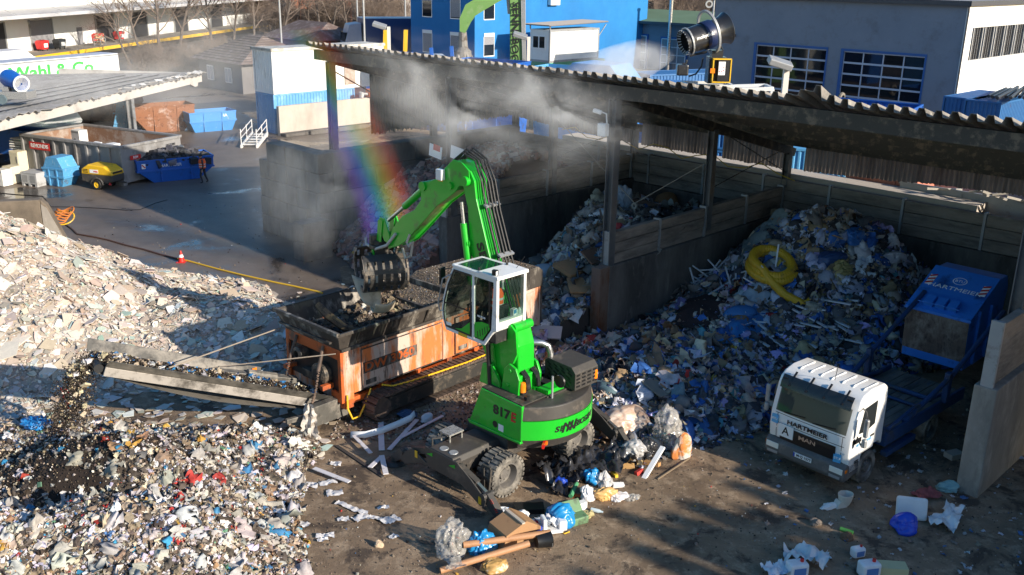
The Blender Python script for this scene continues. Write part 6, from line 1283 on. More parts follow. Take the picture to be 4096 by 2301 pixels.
for(u,v,lab,m) in((400,475,'red wheeled bin nearest on the dock, left of the grey bin',RB),(560,460,'dark grey wheeled bin on the dock before the grey door',GB),(920,400,'red wheeled bin behind the crate of timber on the dock',RB),(1115,378,'red wheeled bin right of the narrow dock door',RB),(1500,310,'red wheeled bin half hidden by the bare trees',RB),(1815,235,'far red bin behind the tree trunks',RB),(2060,240,'farther red bin between two bare trees',RB),(2460,185,'farthest red bin near the end of the dock',RB)):
 p=at(u*.4285,v*.4285,1.25);wheelie_bin(lab,p,m,rad(76))
p=at(935*.4285,425*.4285,1.25);t=thing('timber_crate','wire crate heaped with scrap timber on the dock edge','crate',p,rad(80));q=MB()
for x in(-.6,.6):
 for y in(-.5,.5):q.box(x-.04,x+.04,y-.04,y+.04,0,1.0)
for z in(.2,.6,1.0):q.box(-.6,.6,-.53,-.5,z-.03,z+.03);q.box(-.6,.6,.5,.53,z-.03,z+.03);q.box(-.63,-.6,-.5,.5,z-.03,z+.03);q.box(.6,.63,-.5,.5,z-.03,z+.03)
q.build('cage',GALV,t);q=MB();rr=random.Random(2)
for i in range(16):q.cbox((rr.uniform(-.4,.4),rr.uniform(-.35,.35),rr.uniform(.2,1.5)),rr.uniform(.7,1.4),.12,.08,rz=rr.uniform(0,3),ry=rr.uniform(-1,1))
q.build('timber',mat('pale_timber',(.5,.36,.22),.8),t)
TW=mat('trailer_white',(.8,.8,.8),.4,dirt=(.65,.65,.65),amt=.15,scale=.3)
pr_=at(1100*.4285,500*.4285,3.9);t=thing('box_trailer','white box trailer with big green lettering parked behind the canopy','trailer',(pr_.x,pr_.y,0),rad(63.5))
q=MB();q.box(-14.5,0,.0,2.5,1.1,3.9);bx_=q.build('box',TW,t,bevel=.03);q=MB();q.box(-14.5,0,.02,2.48,3.905,3.93);q.build('roof',mat('trailer_roof',(.4,.43,.52),.5),bx_);q=MB();q.box(-14.5,.0,-.02,-.005,3.72,3.86);q.build('top_rail',GALV,bx_)
word('lettering','Wahl & Co',1.5,mat('sign_green',(.03,.42,.05),.5),bx_,face_mat((-7.6,-.012,2.85),(1,0,0),(0,0,1)),.05,sx=1.3)
q=MB();q.box(-14,-.5,.5,2,.7,1.1)
for x in(-2,-3.3,-4.6):q.lathe([(.001,0),(.5,0),(.5,.35),(.001,.35)],(x,.05,.5),16,'y')
q.build('undercarriage',BLACK,t)
p=at(330*.4285,455*.4285,3.4);t=thing('box_truck','pale grey box truck with a wind deflector beyond the trailer','truck',(p.x,p.y,0),rad(70));q=MB();q.box(-6,-1.2,0,2.4,.9,3.4);q.build('box',mat('truck_box_grey',(.6,.6,.63),.5),t,bevel=.03);q=MB();q.prism([(-1.15,.6),(-1.15,3.3),(-.2,2.6),(.7,2.3),(.9,1.5),(.9,.6)],.1,2.3);q.build('cab',TW,t,bevel=.08)
q=MB();q.box(.75,.92,.3,2.1,1.6,2.2);q.build('windscreen',DGLASS,t);q=MB();q.beam((.5,.05,2.1),(.8,-.3,2.2),.04,.04);q.box(.75,.85,-.4,-.25,1.7,2.3);q.build('mirror',BLACKP,t)
hp=at(2230*.4285,605*.4285,3.0);t=thing('tiled_house','small dark house with a brown tiled hipped roof','house',(hp.x,hp.y,0),YA);HWM=mat('house_wall',(.16,.15,.15),.85,dirt=(.1,.1,.1),amt=.4,scale=.3)
q=MB();q.box(-9.5,-.6,.6,9,0,2.9);q.build('wall',HWM,t)
q=MB();q.add([(-10.2,0,3),(.3,0,3),(.3,9.8,3),(-10.2,9.8,3),(-6.0,4.9,5.4),(-3.4,4.9,5.4)],[(0,1,5,4),(1,2,5),(2,3,4,5),(3,0,4),(3,2,1,0)])
rt=mat('brown_roof_tiles',(.12,.085,.075),.85,dirt=(.2,.16,.15),amt=.4,scale=1.2,bump=.3);q.build('roof',rt,t)
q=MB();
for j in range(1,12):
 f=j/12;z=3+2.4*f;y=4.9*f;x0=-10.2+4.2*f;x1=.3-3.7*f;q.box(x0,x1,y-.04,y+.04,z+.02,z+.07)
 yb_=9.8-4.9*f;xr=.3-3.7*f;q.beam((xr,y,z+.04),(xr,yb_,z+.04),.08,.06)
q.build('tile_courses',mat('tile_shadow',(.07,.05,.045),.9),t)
for x in(-7.6,-3.9):
 q=MB();q.box(x,x+1.3,.54,.6,.9,2.4);wf=q.build('window',CLEANW,t);q=MB();q.box(x+.1,x+.6,.52,.55,1.0,2.3);q.box(x+.7,x+1.2,.52,.55,1.0,2.3);q.build('pane',mat('window_grey',(.3,.32,.36),.3),wf)
p2=at(1000+545*.4285,345*.4285,3.6);t=thing('tiled_house','second low house with a brown tiled roof behind the container','house',(p2.x,p2.y,0),YA);q=MB();q.box(-11,-.5,.5,8,0,3);q.build('wall',HWM,t);q=MB();q.add([(-12,0,3.0),(.4,0,3.0),(.4,9,3.0),(-12,9,3.0),(-9,4.5,5.2),(-2,4.5,5.2)],[(0,1,5,4),(1,2,5),(2,3,4,5),(3,0,4),(3,2,1,0)]);q.build('roof',rt,t)
CS=thing('canopy_shed','low open canopy with a ragged corrugated roof and pale fascia beam','shed',(-25.1,77.6,0),rad(82.1))
q=MB();n_=110;rr=random.Random(6);L0,L1=-36.0,.5;vs=[]
for(y,lift_) in((-.35,0),(.4,0),(6,0),(17,0)):
 for i in range(n_+1):
  x=L0+(L1-L0)*i/n_;jit=rr.uniform(-.2,.12) if y<0 else 0;vs.append((x,y+jit,4.22+.06*math.sin(i*PI)+.055*(1 if i%2 else-1)+.0-.04*max(y,0)+(rr.uniform(-.09,.05) if y<0 else 0)))
q.add(vs,[(j*(n_+1)+i,j*(n_+1)+i+1,(j+1)*(n_+1)+i+1,(j+1)*(n_+1)+i) for j in range(3) for i in range(n_)])
o=q.build('roof',mat('grey_asbestos_roof',(.27,.26,.255),.9,dirt=(.17,.16,.15),amt=.45,scale=.5,sharp=.3,bump=.3,bscale=5,dirt2=(.42,.41,.4),amt2=.2),CS,recalc=False);md=o.modifiers.new('t','SOLIDIFY');md.thickness=.03
q=MB();q.box(L0,.4,-.12,.12,3.52,4.12);q.build('fascia_beam',mat('pale_beam',(.5,.47,.44),.6,dirt=(.36,.33,.3),amt=.3,scale=.5),CS)
q=MB();q.box(.2,.35,.1,12,3.6,4.2);q.build('side_beam',MATS['pale_beam'],CS)
for x in(-10.6,-34.0):
 q=MB();q.box(x-.16,x+.16,-.22,-.16,0,3.52);q.box(x-.16,x+.16,.16,.22,0,3.52);q.box(x-.03,x+.03,-.16,.16,0,3.52);q.build('post',GALV,CS)
q=MB();q.prism([(-.3,3.52),(-1.6,3.52),(-.9,3.25),(-.4,3.25)],-.1,.1);q.build('bracket',MATS['pale_beam'],CS)
q=MB()
for k in range(4):q.tube([(-30,1.2+k*1.5,4.3-k*.06),(-15,1.0+k*1.6,4.28-k*.06),(-2,.8+k*1.4,4.3-k*.06)],.025,5)
q.build('roof_cable',BLACKP,CS)
rr=random.Random(15)
for i in range(30):
 q=MB();x=rr.uniform(-12,.3);q.cbox((x,rr.uniform(-.4,.1),4.28+rr.uniform(0,.1)),rr.uniform(.2,.7),rr.uniform(.15,.4),.02,rz=rr.uniform(0,3),rx=rr.uniform(-.5,.5),ry=rr.uniform(-.3,.3))
 q.build('torn_sheet',mat('torn_sheet_white',(.6,.58,.56),.6),CS)
cp0=at(160*.4285,965*.4285,4.35);BC=thing('spray_cannon','blue spray cannon on a wheeled trolley on the canopy roof','mist cannon',cp0,0)
def bpnt(x,y,dy=0):return lift(x*.4285,y*.4285,cp0.y+dy)-cp0
n0,t0=bpnt(200,785,-.4),bpnt(70,725,.5);ax=(t0-n0).normalized();L_=(t0-n0).length;Mx=Matrix.Translation(n0)@ax.to_track_quat('Z','Y').to_matrix().to_4x4()
q=MB();q.lathe([(.42,0),(.47,.5),(.55,L_*.8),(.5,L_),(.3,L_+.1),(.3,.25),(.4,.02)],n=24,closed=True);q.v=[tuple(Mx@Vector(p)) for p in q.v];dr=q.build('drum',mat('cannon_blue',(.01,.1,.42),.35,dirt=(.1,.15,.3),amt=.2),BC,smooth=True)
q=MB();q.lathe([(.42,-.03),(.5,-.03),(.5,.05),(.42,.05)],n=24,closed=True)
for k in range(6):q.lathe([(.08+.06*k,-.02),(.095+.06*k,-.02),(.095+.06*k,.0),(.08+.06*k,0)],n=20,closed=True)
q.v=[tuple(Mx@Vector(p)) for p in q.v];q.build('nozzle_grille',CLEANW,dr)
q=MB();q.box(-.15,.15,-.15,.15,.6,1.2);q.box(-.25,.25,-.2,.2,.95,1.3);q.build('pedestal',GALV,BC,bevel=.03)
q=MB();q.box(-.95,.95,-.6,.6,.3,.75);q.box(-.6,-.2,-.4,.2,.75,1.0);q.build('trolley',mat('chequer_plate',(.42,.41,.4),.4,metal=.5,dirt=(.2,.2,.2),amt=.4,scale=20),BC,bevel=.02)
q=MB()
for x in(-.5,):q.lathe([(.14,-.06),(.28,-.07),(.3,0),(.28,.07),(.14,.06)],(x,-.7,.3),18,'y',closed=True)
q.lathe([(.001,-.05),(.16,-.05),(.16,.05),(.001,.05)],(-.5,-.7,.3),12,'y');q.build('wheel',mat('tyre_bluegrey',(.1,.14,.16),.7),BC)
p0=Vector((-30.41,59.33,0));p1=Vector((-22.79,55.52,0));dx=(p1-p0).normalized();yaw=math.atan2(dx.y,dx.x);L_=(p1-p0).length
RC=thing('roll_off_container','big grey ribbed open container with a red sign, holding white appliances','container',p0,yaw);RG=mat('container_grey',(.24,.235,.235),.6,dirt=(.15,.14,.135),amt=.35,scale=.7,stretch=(1,1,.5),dirt2=(.35,.34,.33),amt2=.25);RRI=mat('container_rust_inside',(.24,.14,.09),.85,dirt=(.36,.3,.26),amt=.4,scale=.8)
WD=4.6;q=MB();q.box(0,L_,0,.08,.15,2.3);q.box(0,L_,WD-.08,WD,.15,2.3);q.box(0,.08,.08,WD-.08,.15,2.3);q.box(L_-.08,L_,.08,WD-.08,.15,2.3);q.build('walls',[RG,RRI],RC)
q=MB();q.box(.1,L_-.1,.09,.1,.2,2.25);q.box(.1,L_-.1,WD-.1,WD-.09,.2,2.25);q.box(.09,.1,.1,WD-.1,.2,2.25);q.box(L_-.1,L_-.09,.1,WD-.1,.2,2.25);q.box(.1,L_-.1,.1,WD-.1,.2,.3);q.build('inner_lining',RRI,RC)
q=MB()
for i in range(10):x=.05+(L_-.1)*i/9;q.box(x-.09,x+.09,-.1,0,.15,2.2)
q.box(-.05,L_+.05,-.14,.1,2.2,2.36);q.box(-.05,L_+.05,WD-.1,WD+.1,2.2,2.36);q.box(-.1,.1,.1,WD-.1,2.2,2.36);q.box(L_-.1,L_+.1,.1,WD-.1,2.2,2.36);q.box(0,L_,-.12,.2,0,.2);q.build('rib',RG,RC,bevel=.01)
q=MB();q.box(.75,2.55,-.125,-.105,1.5,1.95);sg=q.build('red_sign',REDP,RC);word('lettering','REMONDIS',.33,CLEANW,sg,face_mat((1.65,-.127,1.72),(1,0,0),(0,0,1)),.008,sx=.95)
q=MB();q.box(L_+.09,L_+.1,.5,1.3,1.45,1.7);sg=q.build('red_sign',REDP,RC);word('lettering','REM',.2,CLEANW,sg,face_mat((L_+.105,.9,1.57),(0,1,0),(0,0,1)),.003)
word('lettering','20 7 598',.2,BLACKP,RC,face_mat((L_+.105,WD-.9,1.9),(0,1,0),(0,0,1)),.002)
APP=mat('appliance_white',(.75,.74,.71),.4,dirt=(.55,.5,.42),amt=.2,scale=2)
APC=mat('appliance_cream',(.66,.6,.45),.45,dirt=(.35,.28,.2),amt=.25,scale=2)
def appliance(name,lab,p,yaw,w_,d_,h,m,kind,tilt=0):
 t=thing(name,lab,'appliance',p,yaw);t.rotation_euler[0]=tilt;q=MB();q.box(-w_/2,w_/2,-d_/2,d_/2,.03,h);q.build('case',m,t,bevel=.015)
 q=MB()
 if kind=='washer':q.lathe([(.001,0),(.16,0),(.2,-.03),(.17,-.05)],(0,-d_/2-.001,h*.45),20,'y');q.box(-w_/2+.03,w_/2-.03,-d_/2-.012,-d_/2,h-.14,h-.03);q.build('door',GALV,t)
 else:q.box(-w_/2+.02,w_/2-.02,-d_/2-.03,-d_/2-.002,.08,h-.02);dd=q.build('door',m,t,bevel=.01);q=MB();q.box(w_/2-.1,w_/2-.06,-d_/2-.06,-d_/2-.03,h*.5,h*.8);q.build('handle',GALV,dd)
 q=MB();q.box(-w_/2,w_/2,-d_/2,d_/2,h,h+.025);q.build('top',m,t,bevel=.008)
 return t
for(u,v,lab,nm,kd,ti,z,m) in((740,1245,'white open fronted appliance standing tallest in the grey container','cooker','washer',0,1.3,APP),(905,1320,'white appliance sunk low in the middle of the grey container','washing_machine','washer',.2,1.35,APP),(1050,1320,'white square appliance near the right end of the grey container','washing_machine','washer',0,1.3,APP)):
 p=at(u*.4285,v*.4285,2.3);appliance(nm,lab,p-Vector((0,0,1.0 if ti==0 else .95)),yaw-.1,.8 if u==740 else .62,.6,1.2 if u==740 else .85,m,kd,ti)
for(u,v,lab,nm,kd,w_,h,m) in((95,415,'cream fridge with a rusty door beside the pallet box','fridge','fridge',.75,1.0,APC),(10,440,'white washing machine at the left edge before the cream fridge','washing_machine','washer',.7,.95,APP),(120,330,'second cream fridge standing behind the first','fridge','fridge',.75,1.3,APC)):
 p=at(u*.4285,560+v*.4285);appliance(nm,lab,p+Vector((0,.4 if v>340 else 1.0,0)),rad(-25),w_,.65,h,m,kd)
p=at(90*.4285,560+330*.4285);t=thing('panel_stack','stack of flat white panels behind the fridges','panels',p+Vector((.1,2.2,0)),rad(-20));q=MB();rr=random.Random(8)
for i in range(13):q.cbox((rr.uniform(-.08,.08),rr.uniform(-.08,.08),.1+i*.15),1.5,1.0,.06,rz=rr.uniform(-.15,.15))
q.build('panels',APP,t)
t=thing('blue_open_box','blue open box bin at the left frame edge behind the panels','bin',at(70*.4285,560+190*.4285)+Vector((0,2.5,0)),rad(-24));q=MB();q.box(-2.2,2.2,-.9,-.8,0,1.7);q.box(-2.2,2.2,.8,.9,0,1.7);q.box(-2.2,-2.1,-.8,.8,0,1.7);q.box(2.1,2.2,-.8,.8,0,1.7);q.build('walls',BLUES,t);q=MB();q.box(-2.05,2.05,-.75,.75,0,1.3);q.build('load',DSTEEL,t)
p=at(310*.4285,560+435*.4285)+Vector((0,.45,0));t=thing('pallet_box','grey plastic pallet box left of the small blue lidded skip','box',p,rad(-22));q=MB();q.box(-.6,.6,-.5,.5,.14,.78);q.build('case',mat('box_grey',(.4,.4,.4),.6,dirt=(.25,.24,.23),amt=.3,scale=2),t,bevel=.02);q=MB();q.box(-.62,.62,-.52,.52,.76,.82);q.build('lid',MATS['box_grey'],t,bevel=.01)
q=MB();[q.box(x-.08,x+.08,-.5,.5,0,.14) for x in(-.5,0,.5)];q.build('feet',MATS['box_grey'],t);q=MB();[q.box(x-.2,x+.2,-.51,-.5,.25,.65) for x in(-.3,.3)];q.build('painted_recess',mat('box_recess_shade',(.25,.25,.25),.7),t)  # recess shade put into darker grey plates on the flat case
p=at(548*.4285,560+440*.4285)+Vector((-.05,.65,0));skip_box('small_skip','small light blue skip with a steep hinged lid beside the compressor',p,rad(-22)+PI/2*0,1.5,1.15,1.05,LBLUE,.28,.65)
p=at(905*.4285,560+470*.4285)+Vector((.15,.7,0));CP=thing('air_compressor','yellow topped trailer compressor standing on the wet yard','compressor',p,rad(-17));
q=MB();q.prism([(-1.05,.85),(-1.0,1.15),(-.55,1.42),(.55,1.36),(1.0,1.1),(1.05,.85)],-.55,.55);hd3=q.build('hood',YELLOW,CP,bevel=.06);q=MB();q.box(-.42,.15,-.565,-.552,.95,1.15);q.build('label',CLEANW,hd3);word('lettering','PARK',.12,REDP,hd3,face_mat((0,-.57,1.04),(1,0,0),(0,0,1)),.002)
q=MB();[q.box(-.9,-.55,-.562,-.552,.95+i*.08,.99+i*.08) for i in range(3)];q.box(1.03,1.06,-.4,.4,.95,1.05);q.build('vent',BLACKP,hd3)
q=MB();q.prism([(-1.05,.45),(-1.05,.85),(1.05,.85),(1.05,.5),(.6,.38),(-.7,.38)],-.53,.53);q.build('lower_body',GREY,CP,bevel=.03)
for s in(-1,1):
 w_=bpy.data.objects.new('wheel',None);COL.objects.link(w_);w_.parent=CP;w_.location=(.05,s*.6,.3);q=MB();q.lathe([(.17,-.09),(.27,-.1),(.3,0),(.27,.1),(.17,.09)],(0,0,0),22,'y',closed=True);q.build('tyre',BLACK,w_);q=MB();q.lathe([(.175,s*.08),(.12,s*.05),(.06,s*.07),(.001,s*.08)],(0,0,0),16,'y');q.build('rim',YELLOW,w_)
 q=MB();q.tube([(.05+.4*math.cos(a),s*.6,.3+.38*math.sin(a)) for a in[PI*i/8 for i in range(9)]],.06,6);q.build('mudguard',GREY,CP)
q=MB();q.beam((.9,0,.45),(1.5,.1,.4),.08,.08);q.build('drawbar',GREY,CP);q=MB();q.prism([(.78,.32),(.98,.32),(.88,.52)],-.56,-.545);q.build('reflector',REDL,CP)
p=at(1500*.4285,560+330*.4285);p=(at(1300*.4285,560+420*.4285)+at(1755*.4285,560+372*.4285))/2+Vector((.1,1.35,0));sk_=skip_box('loaded_skip','big blue skip heaped with dark scrap, under drifting mist',p,rad(32),4.4,2.1,1.35,BLUES,.9)
Lo=Loose();n_=420;xy=RNG.normal(0,1,(n_,2))*[1.1,.5];zz=1.25+.55*np.exp(-(xy[:,0]/1.4)**2-(xy[:,1]/.7)**2)
Lo.put('box',np.c_[xy.clip(-1.9,1.9),zz*RNG.uniform(.85,1,n_)],RNG.uniform(.15,.5,n_),[(.04,.04,.045,4),(.08,.08,.09,3),(.2,.2,.22,1)],.2);lo_=Lo.build('scrap_load',DEB,None,None);lo_.parent=sk_
word('lettering','HARTMEIER',.24,CLEANW,sk_,face_mat((-.3,-1.11,1.0),(1,0,0),(0,0,1)),0)
for x in(-1.9,1.7):q=MB();q.box(x-.08,x+.14,-1.125,-1.115,.9,1.2);hz=q.build('hazard_plate',CLEANW,sk_);q=MB();q.cbox((x+.03,-1.13,1.05),.26,.008,.07,ry=.8);q.build('red_stripe',REDP,hz)
PE=thing('person','person in dark clothes and an orange vest walking beside the loaded blue skip','person',at(1905*.4285,560+402*.4285),rad(200))
J=[((0,0,.93),.14,.12),((0,0,1.15),.15,.11),((.02,0,1.36),.17,.1),((.04,0,1.48),.06),((.06,0,1.54),.055),((.02,.2,1.36),.07),((-.02,.26,1.1),.05),((.05,.27,.86),.04),((.02,-.2,1.36),.07),((-.02,-.26,1.1),.05),((.05,-.27,.86),.04),((.08,.1,.86),.09),((.16,.1,.47),.065),((.08,.1,.08),.05),((.22,.1,.04),.045),((-.06,-.1,.86),.09),((-.1,-.1,.47),.065),((-.24,-.1,.1),.05),((-.12,-.1,.04),.045)]
skin_person('body',J,[(0,1),(1,2),(2,3),(3,4),(2,5),(5,6),(6,7),(2,8),(8,9),(9,10),(0,11),(11,12),(12,13),(13,14),(0,15),(15,16),(16,17),(17,18)],CLOTH,PE);head(PE,(.08,0,1.64),(1,0,-.1),hood=CLOTH);hand(PE,(.05,.27,.86),(.1,0,-1));hand(PE,(.05,-.27,.86),(.1,0,-1),-1)
q=MB();q.lathe([(.2,.92),(.2,1.1),(.215,1.3),(.15,1.46)],(.01,0,0),20);v_=q.build('vest',HIVIS,PE,smooth=True);q=MB();q.lathe([(.203,1.0),(.204,1.05)],(.01,0,0),20);q.lathe([(.21,1.14),(.212,1.19)],(.01,0,0),20);q.build('stripe',SILVER,v_)
RSK=mat('rusty_orange_skip',(.24,.1,.05),.85,dirt=(.4,.3,.26),amt=.3,scale=1.2,dirt2=(.1,.04,.025),amt2=.3)
skip_box('rusty_skip','rusty orange skip standing open behind the grey container',at(1450*.4285,1240*.4285)+Vector((.2,1.2,0)),rad(35),4.4,2.2,2.0,RSK,.9)
skip_box('rusty_skip','dark rusty skip half hidden under the canopy roof',at(900*.4285,1200*.4285)+Vector((-1,5,0)),rad(-8),5.0,2.4,2.6,mat('dark_rust',(.2,.1,.07),.85,dirt=(.1,.05,.04),amt=.4),.8)
t=thing('blue_tilted_skip','peeling blue skip standing on end beside the rusty one','skip',at(1120*.4285,1240*.4285)+Vector((0,1.6,0)),rad(15));q=MB();q.prism([(-1.1,0),(-.8,1.0),(-.55,2.2),(.5,2.3),(.62,1.0),(.5,0)],-.5,.6);q.build('body',LBLUE,t,bevel=.03);q=MB();[q.box(-.9,.65,-.58,-.5,z,z+.1) for z in(.5,1.3,2.1)];q.box(-.1,.02,-.58,-.5,0,2.2);q.build('rib',LBLUE,t)
fs=skip_box('far_skip','bright blue open skip with white lettering standing alone in the far yard',(at(1880*.4285,1245*.4285)+at(2005*.4285,1240*.4285))/2+Vector((-.3,1.5,0)),rad(36),3.6,1.9,1.5,mat('far_skip_blue',(.04,.22,.55),.45,dirt=(.3,.4,.5),amt=.15),.35)
word('lettering','HA',.34,CLEANW,fs,face_mat((.9,-.97,1.2),(1,0,0),(0,0,1)),0)
p=at(1000+65*.4285,1385*.4285);p2_=at(1000+165*.4285,1290*.4285);d=(p2_-p);yaw2=math.atan2(d.y,d.x);L_=d.length
t=thing('steel_stair','white tubular steel stair with handrails standing on the yard','stair',p,yaw2);q=MB();q.beam((0,0,.1),(L_,0,.35),.12,.25);q.beam((0,1.1,.1),(L_,1.1,.35),.12,.25)
for y in(0,1.1):
 for x in(.1,L_*.5,L_-.1):q.tube([(x,y,.1),(x,y,1.35)],.035,6)
 q.tube([(0,y,1.1),(L_,y,1.4)],.035,6);q.tube([(0,y,.7),(L_,y,.95)],.03,6)
for i in range(5):q.box(L_*i/5+.2,L_*i/5+.55,0,1.1,.2+.04*i,.24+.04*i)
q.build('rails_and_treads',mat('stair_white',(.68,.67,.65),.5),t)
t=thing('traffic_cone','red traffic cone with a white band on the wet yard','cone',at(1695*.4285,560+1140*.4285));q=MB();q.lathe([(.001,.52),(.03,.52),(.15,.04),(.15,.03)],n=24);q.build('cone',REDP,t,smooth=True);q=MB();q.box(-.19,.19,-.19,.19,0,.03);q.build('base',REDP,t);q=MB();q.lathe([(.075,.35),(.105,.235)],n=24);q.v=[(x*1.04,y*1.04,z) for x,y,z in q.v];q.build('band',CLEANW,t,smooth=True)
wt=mat('old_wall_concrete',(.17,.135,.1),.9,dirt=(.08,.065,.05),amt=.45,scale=.8,bump=.5,sharp=.3)
e0=at(430*.4285,560+985*.4285);t=thing('concrete_wall_end','low brown concrete wall ending before the plasterboard heap','wall',(e0.x,e0.y,0),rad(196));q=MB();q.box(0,14,-.55,0,0,2.15);q.prism([(0,0),(0,2.15),(-.25,1.9),(-.95,0)],-.55,0);q.build('wall_panel',wt,t,bevel=.05);q=MB();q.prism([(-.02,.05),(-.02,1.95),(-.25,1.75),(-.9,.05)],.0,.03);q.build('pale_face',CONC,t)
hq=lambda pts,z=.03:[at(x*.4285,560+y*.4285,z) for x,y in pts]
q=MB();q.tube(hq([(600,780),(680,840),(720,880),(870,905),(1010,935),(1180,985),(1350,1025),(1500,1070),(1660,1110)]),.045,8);tag(q.build('brown_hose',mat('hose_brown',(.08,.035,.02),.6),None,smooth=True),'dark brown hose running across the wet yard to the cone','hose')
q=MB();q.tube(hq([(1660,1110),(1760,1130),(2030,1205),(2300,1270),(2567,1330),(2740,1365),(2960,1415),(3010,1430)]),.04,8);tag(q.build('yellow_hose',YELLOW,None,smooth=True),'yellow hose running from the cone towards the shredder','hose')
q=MB();q.tube(hq([(-150,480),(150,510),(400,525),(480,625),(700,626),(960,640),(1170,656),(1310,650),(1450,590),(1560,560)],.02),.022,6);tag(q.build('black_cable',BLACKP,None,smooth=True),'thin black cable lying over the wet yard by the compressor','cable')
c0=at(545*.4285,560+745*.4285,.9);t=thing('hose_coil','orange and yellow hose coiled on the end of the brown wall','hose',c0);q=MB()
for k in range(5):q.tube([(.38*math.cos(a)+.1*k,.3*math.sin(a),.12*k+.1*math.sin(a*2)) for a in[2*PI*i/20 for i in range(21)]],.03,6)
q.build('orange_turns',mat('hose_orange',(.5,.16,.03),.6),t,smooth=True);q=MB();q.tube([(.5*math.cos(a)+.25,.35*math.sin(a),.1+.25*math.sin(a)) for a in[2*PI*i/20 for i in range(21)]],.032,6);q.tube([(.1,-.4,0),(.15,-.5,-.3),(.05,-.5,-.6),(.15,-.45,-.9)],.032,6);q.build('yellow_turns',YELLOW,t,smooth=True)
BARK=mat('bare_bark',(.13,.105,.09),.9,dirt=(.07,.058,.05),amt=.4,scale=2)
TWIG=mat('twigs',(.17,.13,.105),.9)
def tree_mesh(seed,H_,spread=.5,bushy=0):
 r=random.Random(seed);tk,tw=MB(),MB()
 def grow(p,d,L,rd,lev):
  n_=3 if lev<2 else 2;pts=[p];q_=p;dd=d.copy()
  for i in range(n_):
   dd=(dd+Vector((r.gauss(0,.13),r.gauss(0,.13),r.gauss(.06,.08)))).normalized();q_=q_+dd*L/n_;pts.append(q_)
  rs=[rd*(1-.45*i/n_) for i in range(n_+1)]
  if lev==0:tk.tube(pts,rs,7,cap=False)
  else:tw.tube(pts,rs,4 if lev<3 else 3,cap=False)
  if lev>=4:return
  nb=(7,5,5,4)[lev]+(1 if bushy else 0)
  for i in range(nb):
   f=r.uniform(.3 if lev else .35-.2*bushy,1.0);k=min(int(f*n_),n_-1);b=pts[k].lerp(pts[k+1],f*n_-k)
   a=r.uniform(0,2*PI);t=pts[k+1]-pts[k];t.normalize();o1=t.orthogonal().normalized();o2=t.cross(o1)
   nd=(t*r.uniform(.5,1.0)+(o1*math.cos(a)+o2*math.sin(a))*r.uniform(.5,1.0)*spread*1.6).normalized()
   grow(b,nd,L*r.uniform(.45,.68),max(rd*.4,.009),lev+1)
 for s in range(1+3*bushy):grow(Vector((r.uniform(-.4,.4)*bushy,r.uniform(-.4,.4)*bushy,0)),Vector((r.gauss(0,.05+.2*bushy),r.gauss(0,.05+.2*bushy),1)).normalized(),H_*.55,.012*H_+.05,0)
 return tk,tw
protos=[]
for sd,H_,sp,bu in((1,16,.5,0),(2,15,.6,0),(5,13,.45,0),(9,8,.8,1)):
 tk,tw=tree_mesh(sd,H_,sp,bu);protos.append((tk,tw))
def place_tree(k,x,y,s,rz,lab,group):
 t=thing('bare_tree' if k<3 else 'bare_shrub',lab,'tree' if k<3 else 'shrub',(x,y,0),rz,group);t.scale=(s,s,s)
 for nm,m_,i in(('trunk',BARK,0),('crown',TWIG,1)):
  if isinstance(protos[k][i],MB):pr=list(protos[k]);o=pr[i].build(nm,m_,t);pr[i]=o.data;protos[k]=tuple(pr)
  else:o=bpy.data.objects.new(nm,protos[k][i]);COL.objects.link(o);o.parent=t
rr=random.Random(77)
spots=[]
for(u,v,k,s) in((640,185,0,1.0),(720,175,1,1.05),(850,165,0,.95),(580,200,2,1.0),(930,165,1,.9),(1010,160,2,1.0),(1130,150,0,.9),(1290,135,2,1.15),(1320,140,1,1.0),(1400,130,2,1.0),(1480,120,0,.9),(1560,110,2,1.1),(1230,120,1,.9),(1620,100,1,1.0),(1180,110,2,1.0),(520,220,2,.8),(1440,112,2,1.2),(1520,105,1,.9)):
 p=at(u,v+40,0);place_tree(k,p.x,p.y,s,rr.uniform(0,6),'leafless winter tree among the bare trees before the warehouse and street','bare trees behind the yard')
for i in range(15):
 u=rr.uniform(560,900);v=rr.uniform(270,330);p=at(u,v);place_tree(3,p.x,p.y,rr.uniform(.4,.65),rr.uniform(0,6),'tangled leafless shrub in the thicket before the warehouse','leafless shrubs behind the yard')
for i in range(18):
 u=rr.uniform(1000,1640);p=at(u,rr.uniform(120,165));place_tree(3,p.x,p.y,rr.uniform(.8,1.3),rr.uniform(0,6),'leafless shrub in the belt beyond the blue lorry','leafless shrubs beyond the lorry')
for i in range(20):
 x=rr.uniform(20,70);y=rr.uniform(205,235);place_tree(3 if i%2 else 2,x,y,rr.uniform(1.2,1.8),rr.uniform(0,6),'bare brown tree on the bank beyond the green roof','bare trees beyond the green roof')
RV=mat('far_red',(.5,.05,.03),.5);OV=mat('far_orange',(.5,.16,.07),.6)
for i in range(16):
 u=500+i*72+rr.uniform(-20,20);p=at(u,118-i*3.2+rr.uniform(-4,8));c=rr.choice((WHITE,WHITE,GALV,RV,CLEANW));t=thing('parked_car','small parked car glimpsed through the bare trees','car',p,rad(rr.uniform(70,90)),'cars parked along the street');q=MB();q.prism([(-2.1,.4),(-2.1,.95),(-1.2,1.05),(-.6,1.5),(1.1,1.5),(1.7,1.0),(2.1,.9),(2.1,.4)],-.85,.85);q.build('body',c,t,bevel=.1);q=MB();q.box(-.9,1.3,-.87,.87,1.08,1.38);q.build('windows',DGLASS,t)
 q=MB();[q.lathe([(.001,-.1),(.32,-.1),(.32,.1),(.001,.1)],(x,y,.32),12,'y') for x in(-1.3,1.3) for y in(-.8,.8)];q.build('wheels',BLACK,t)
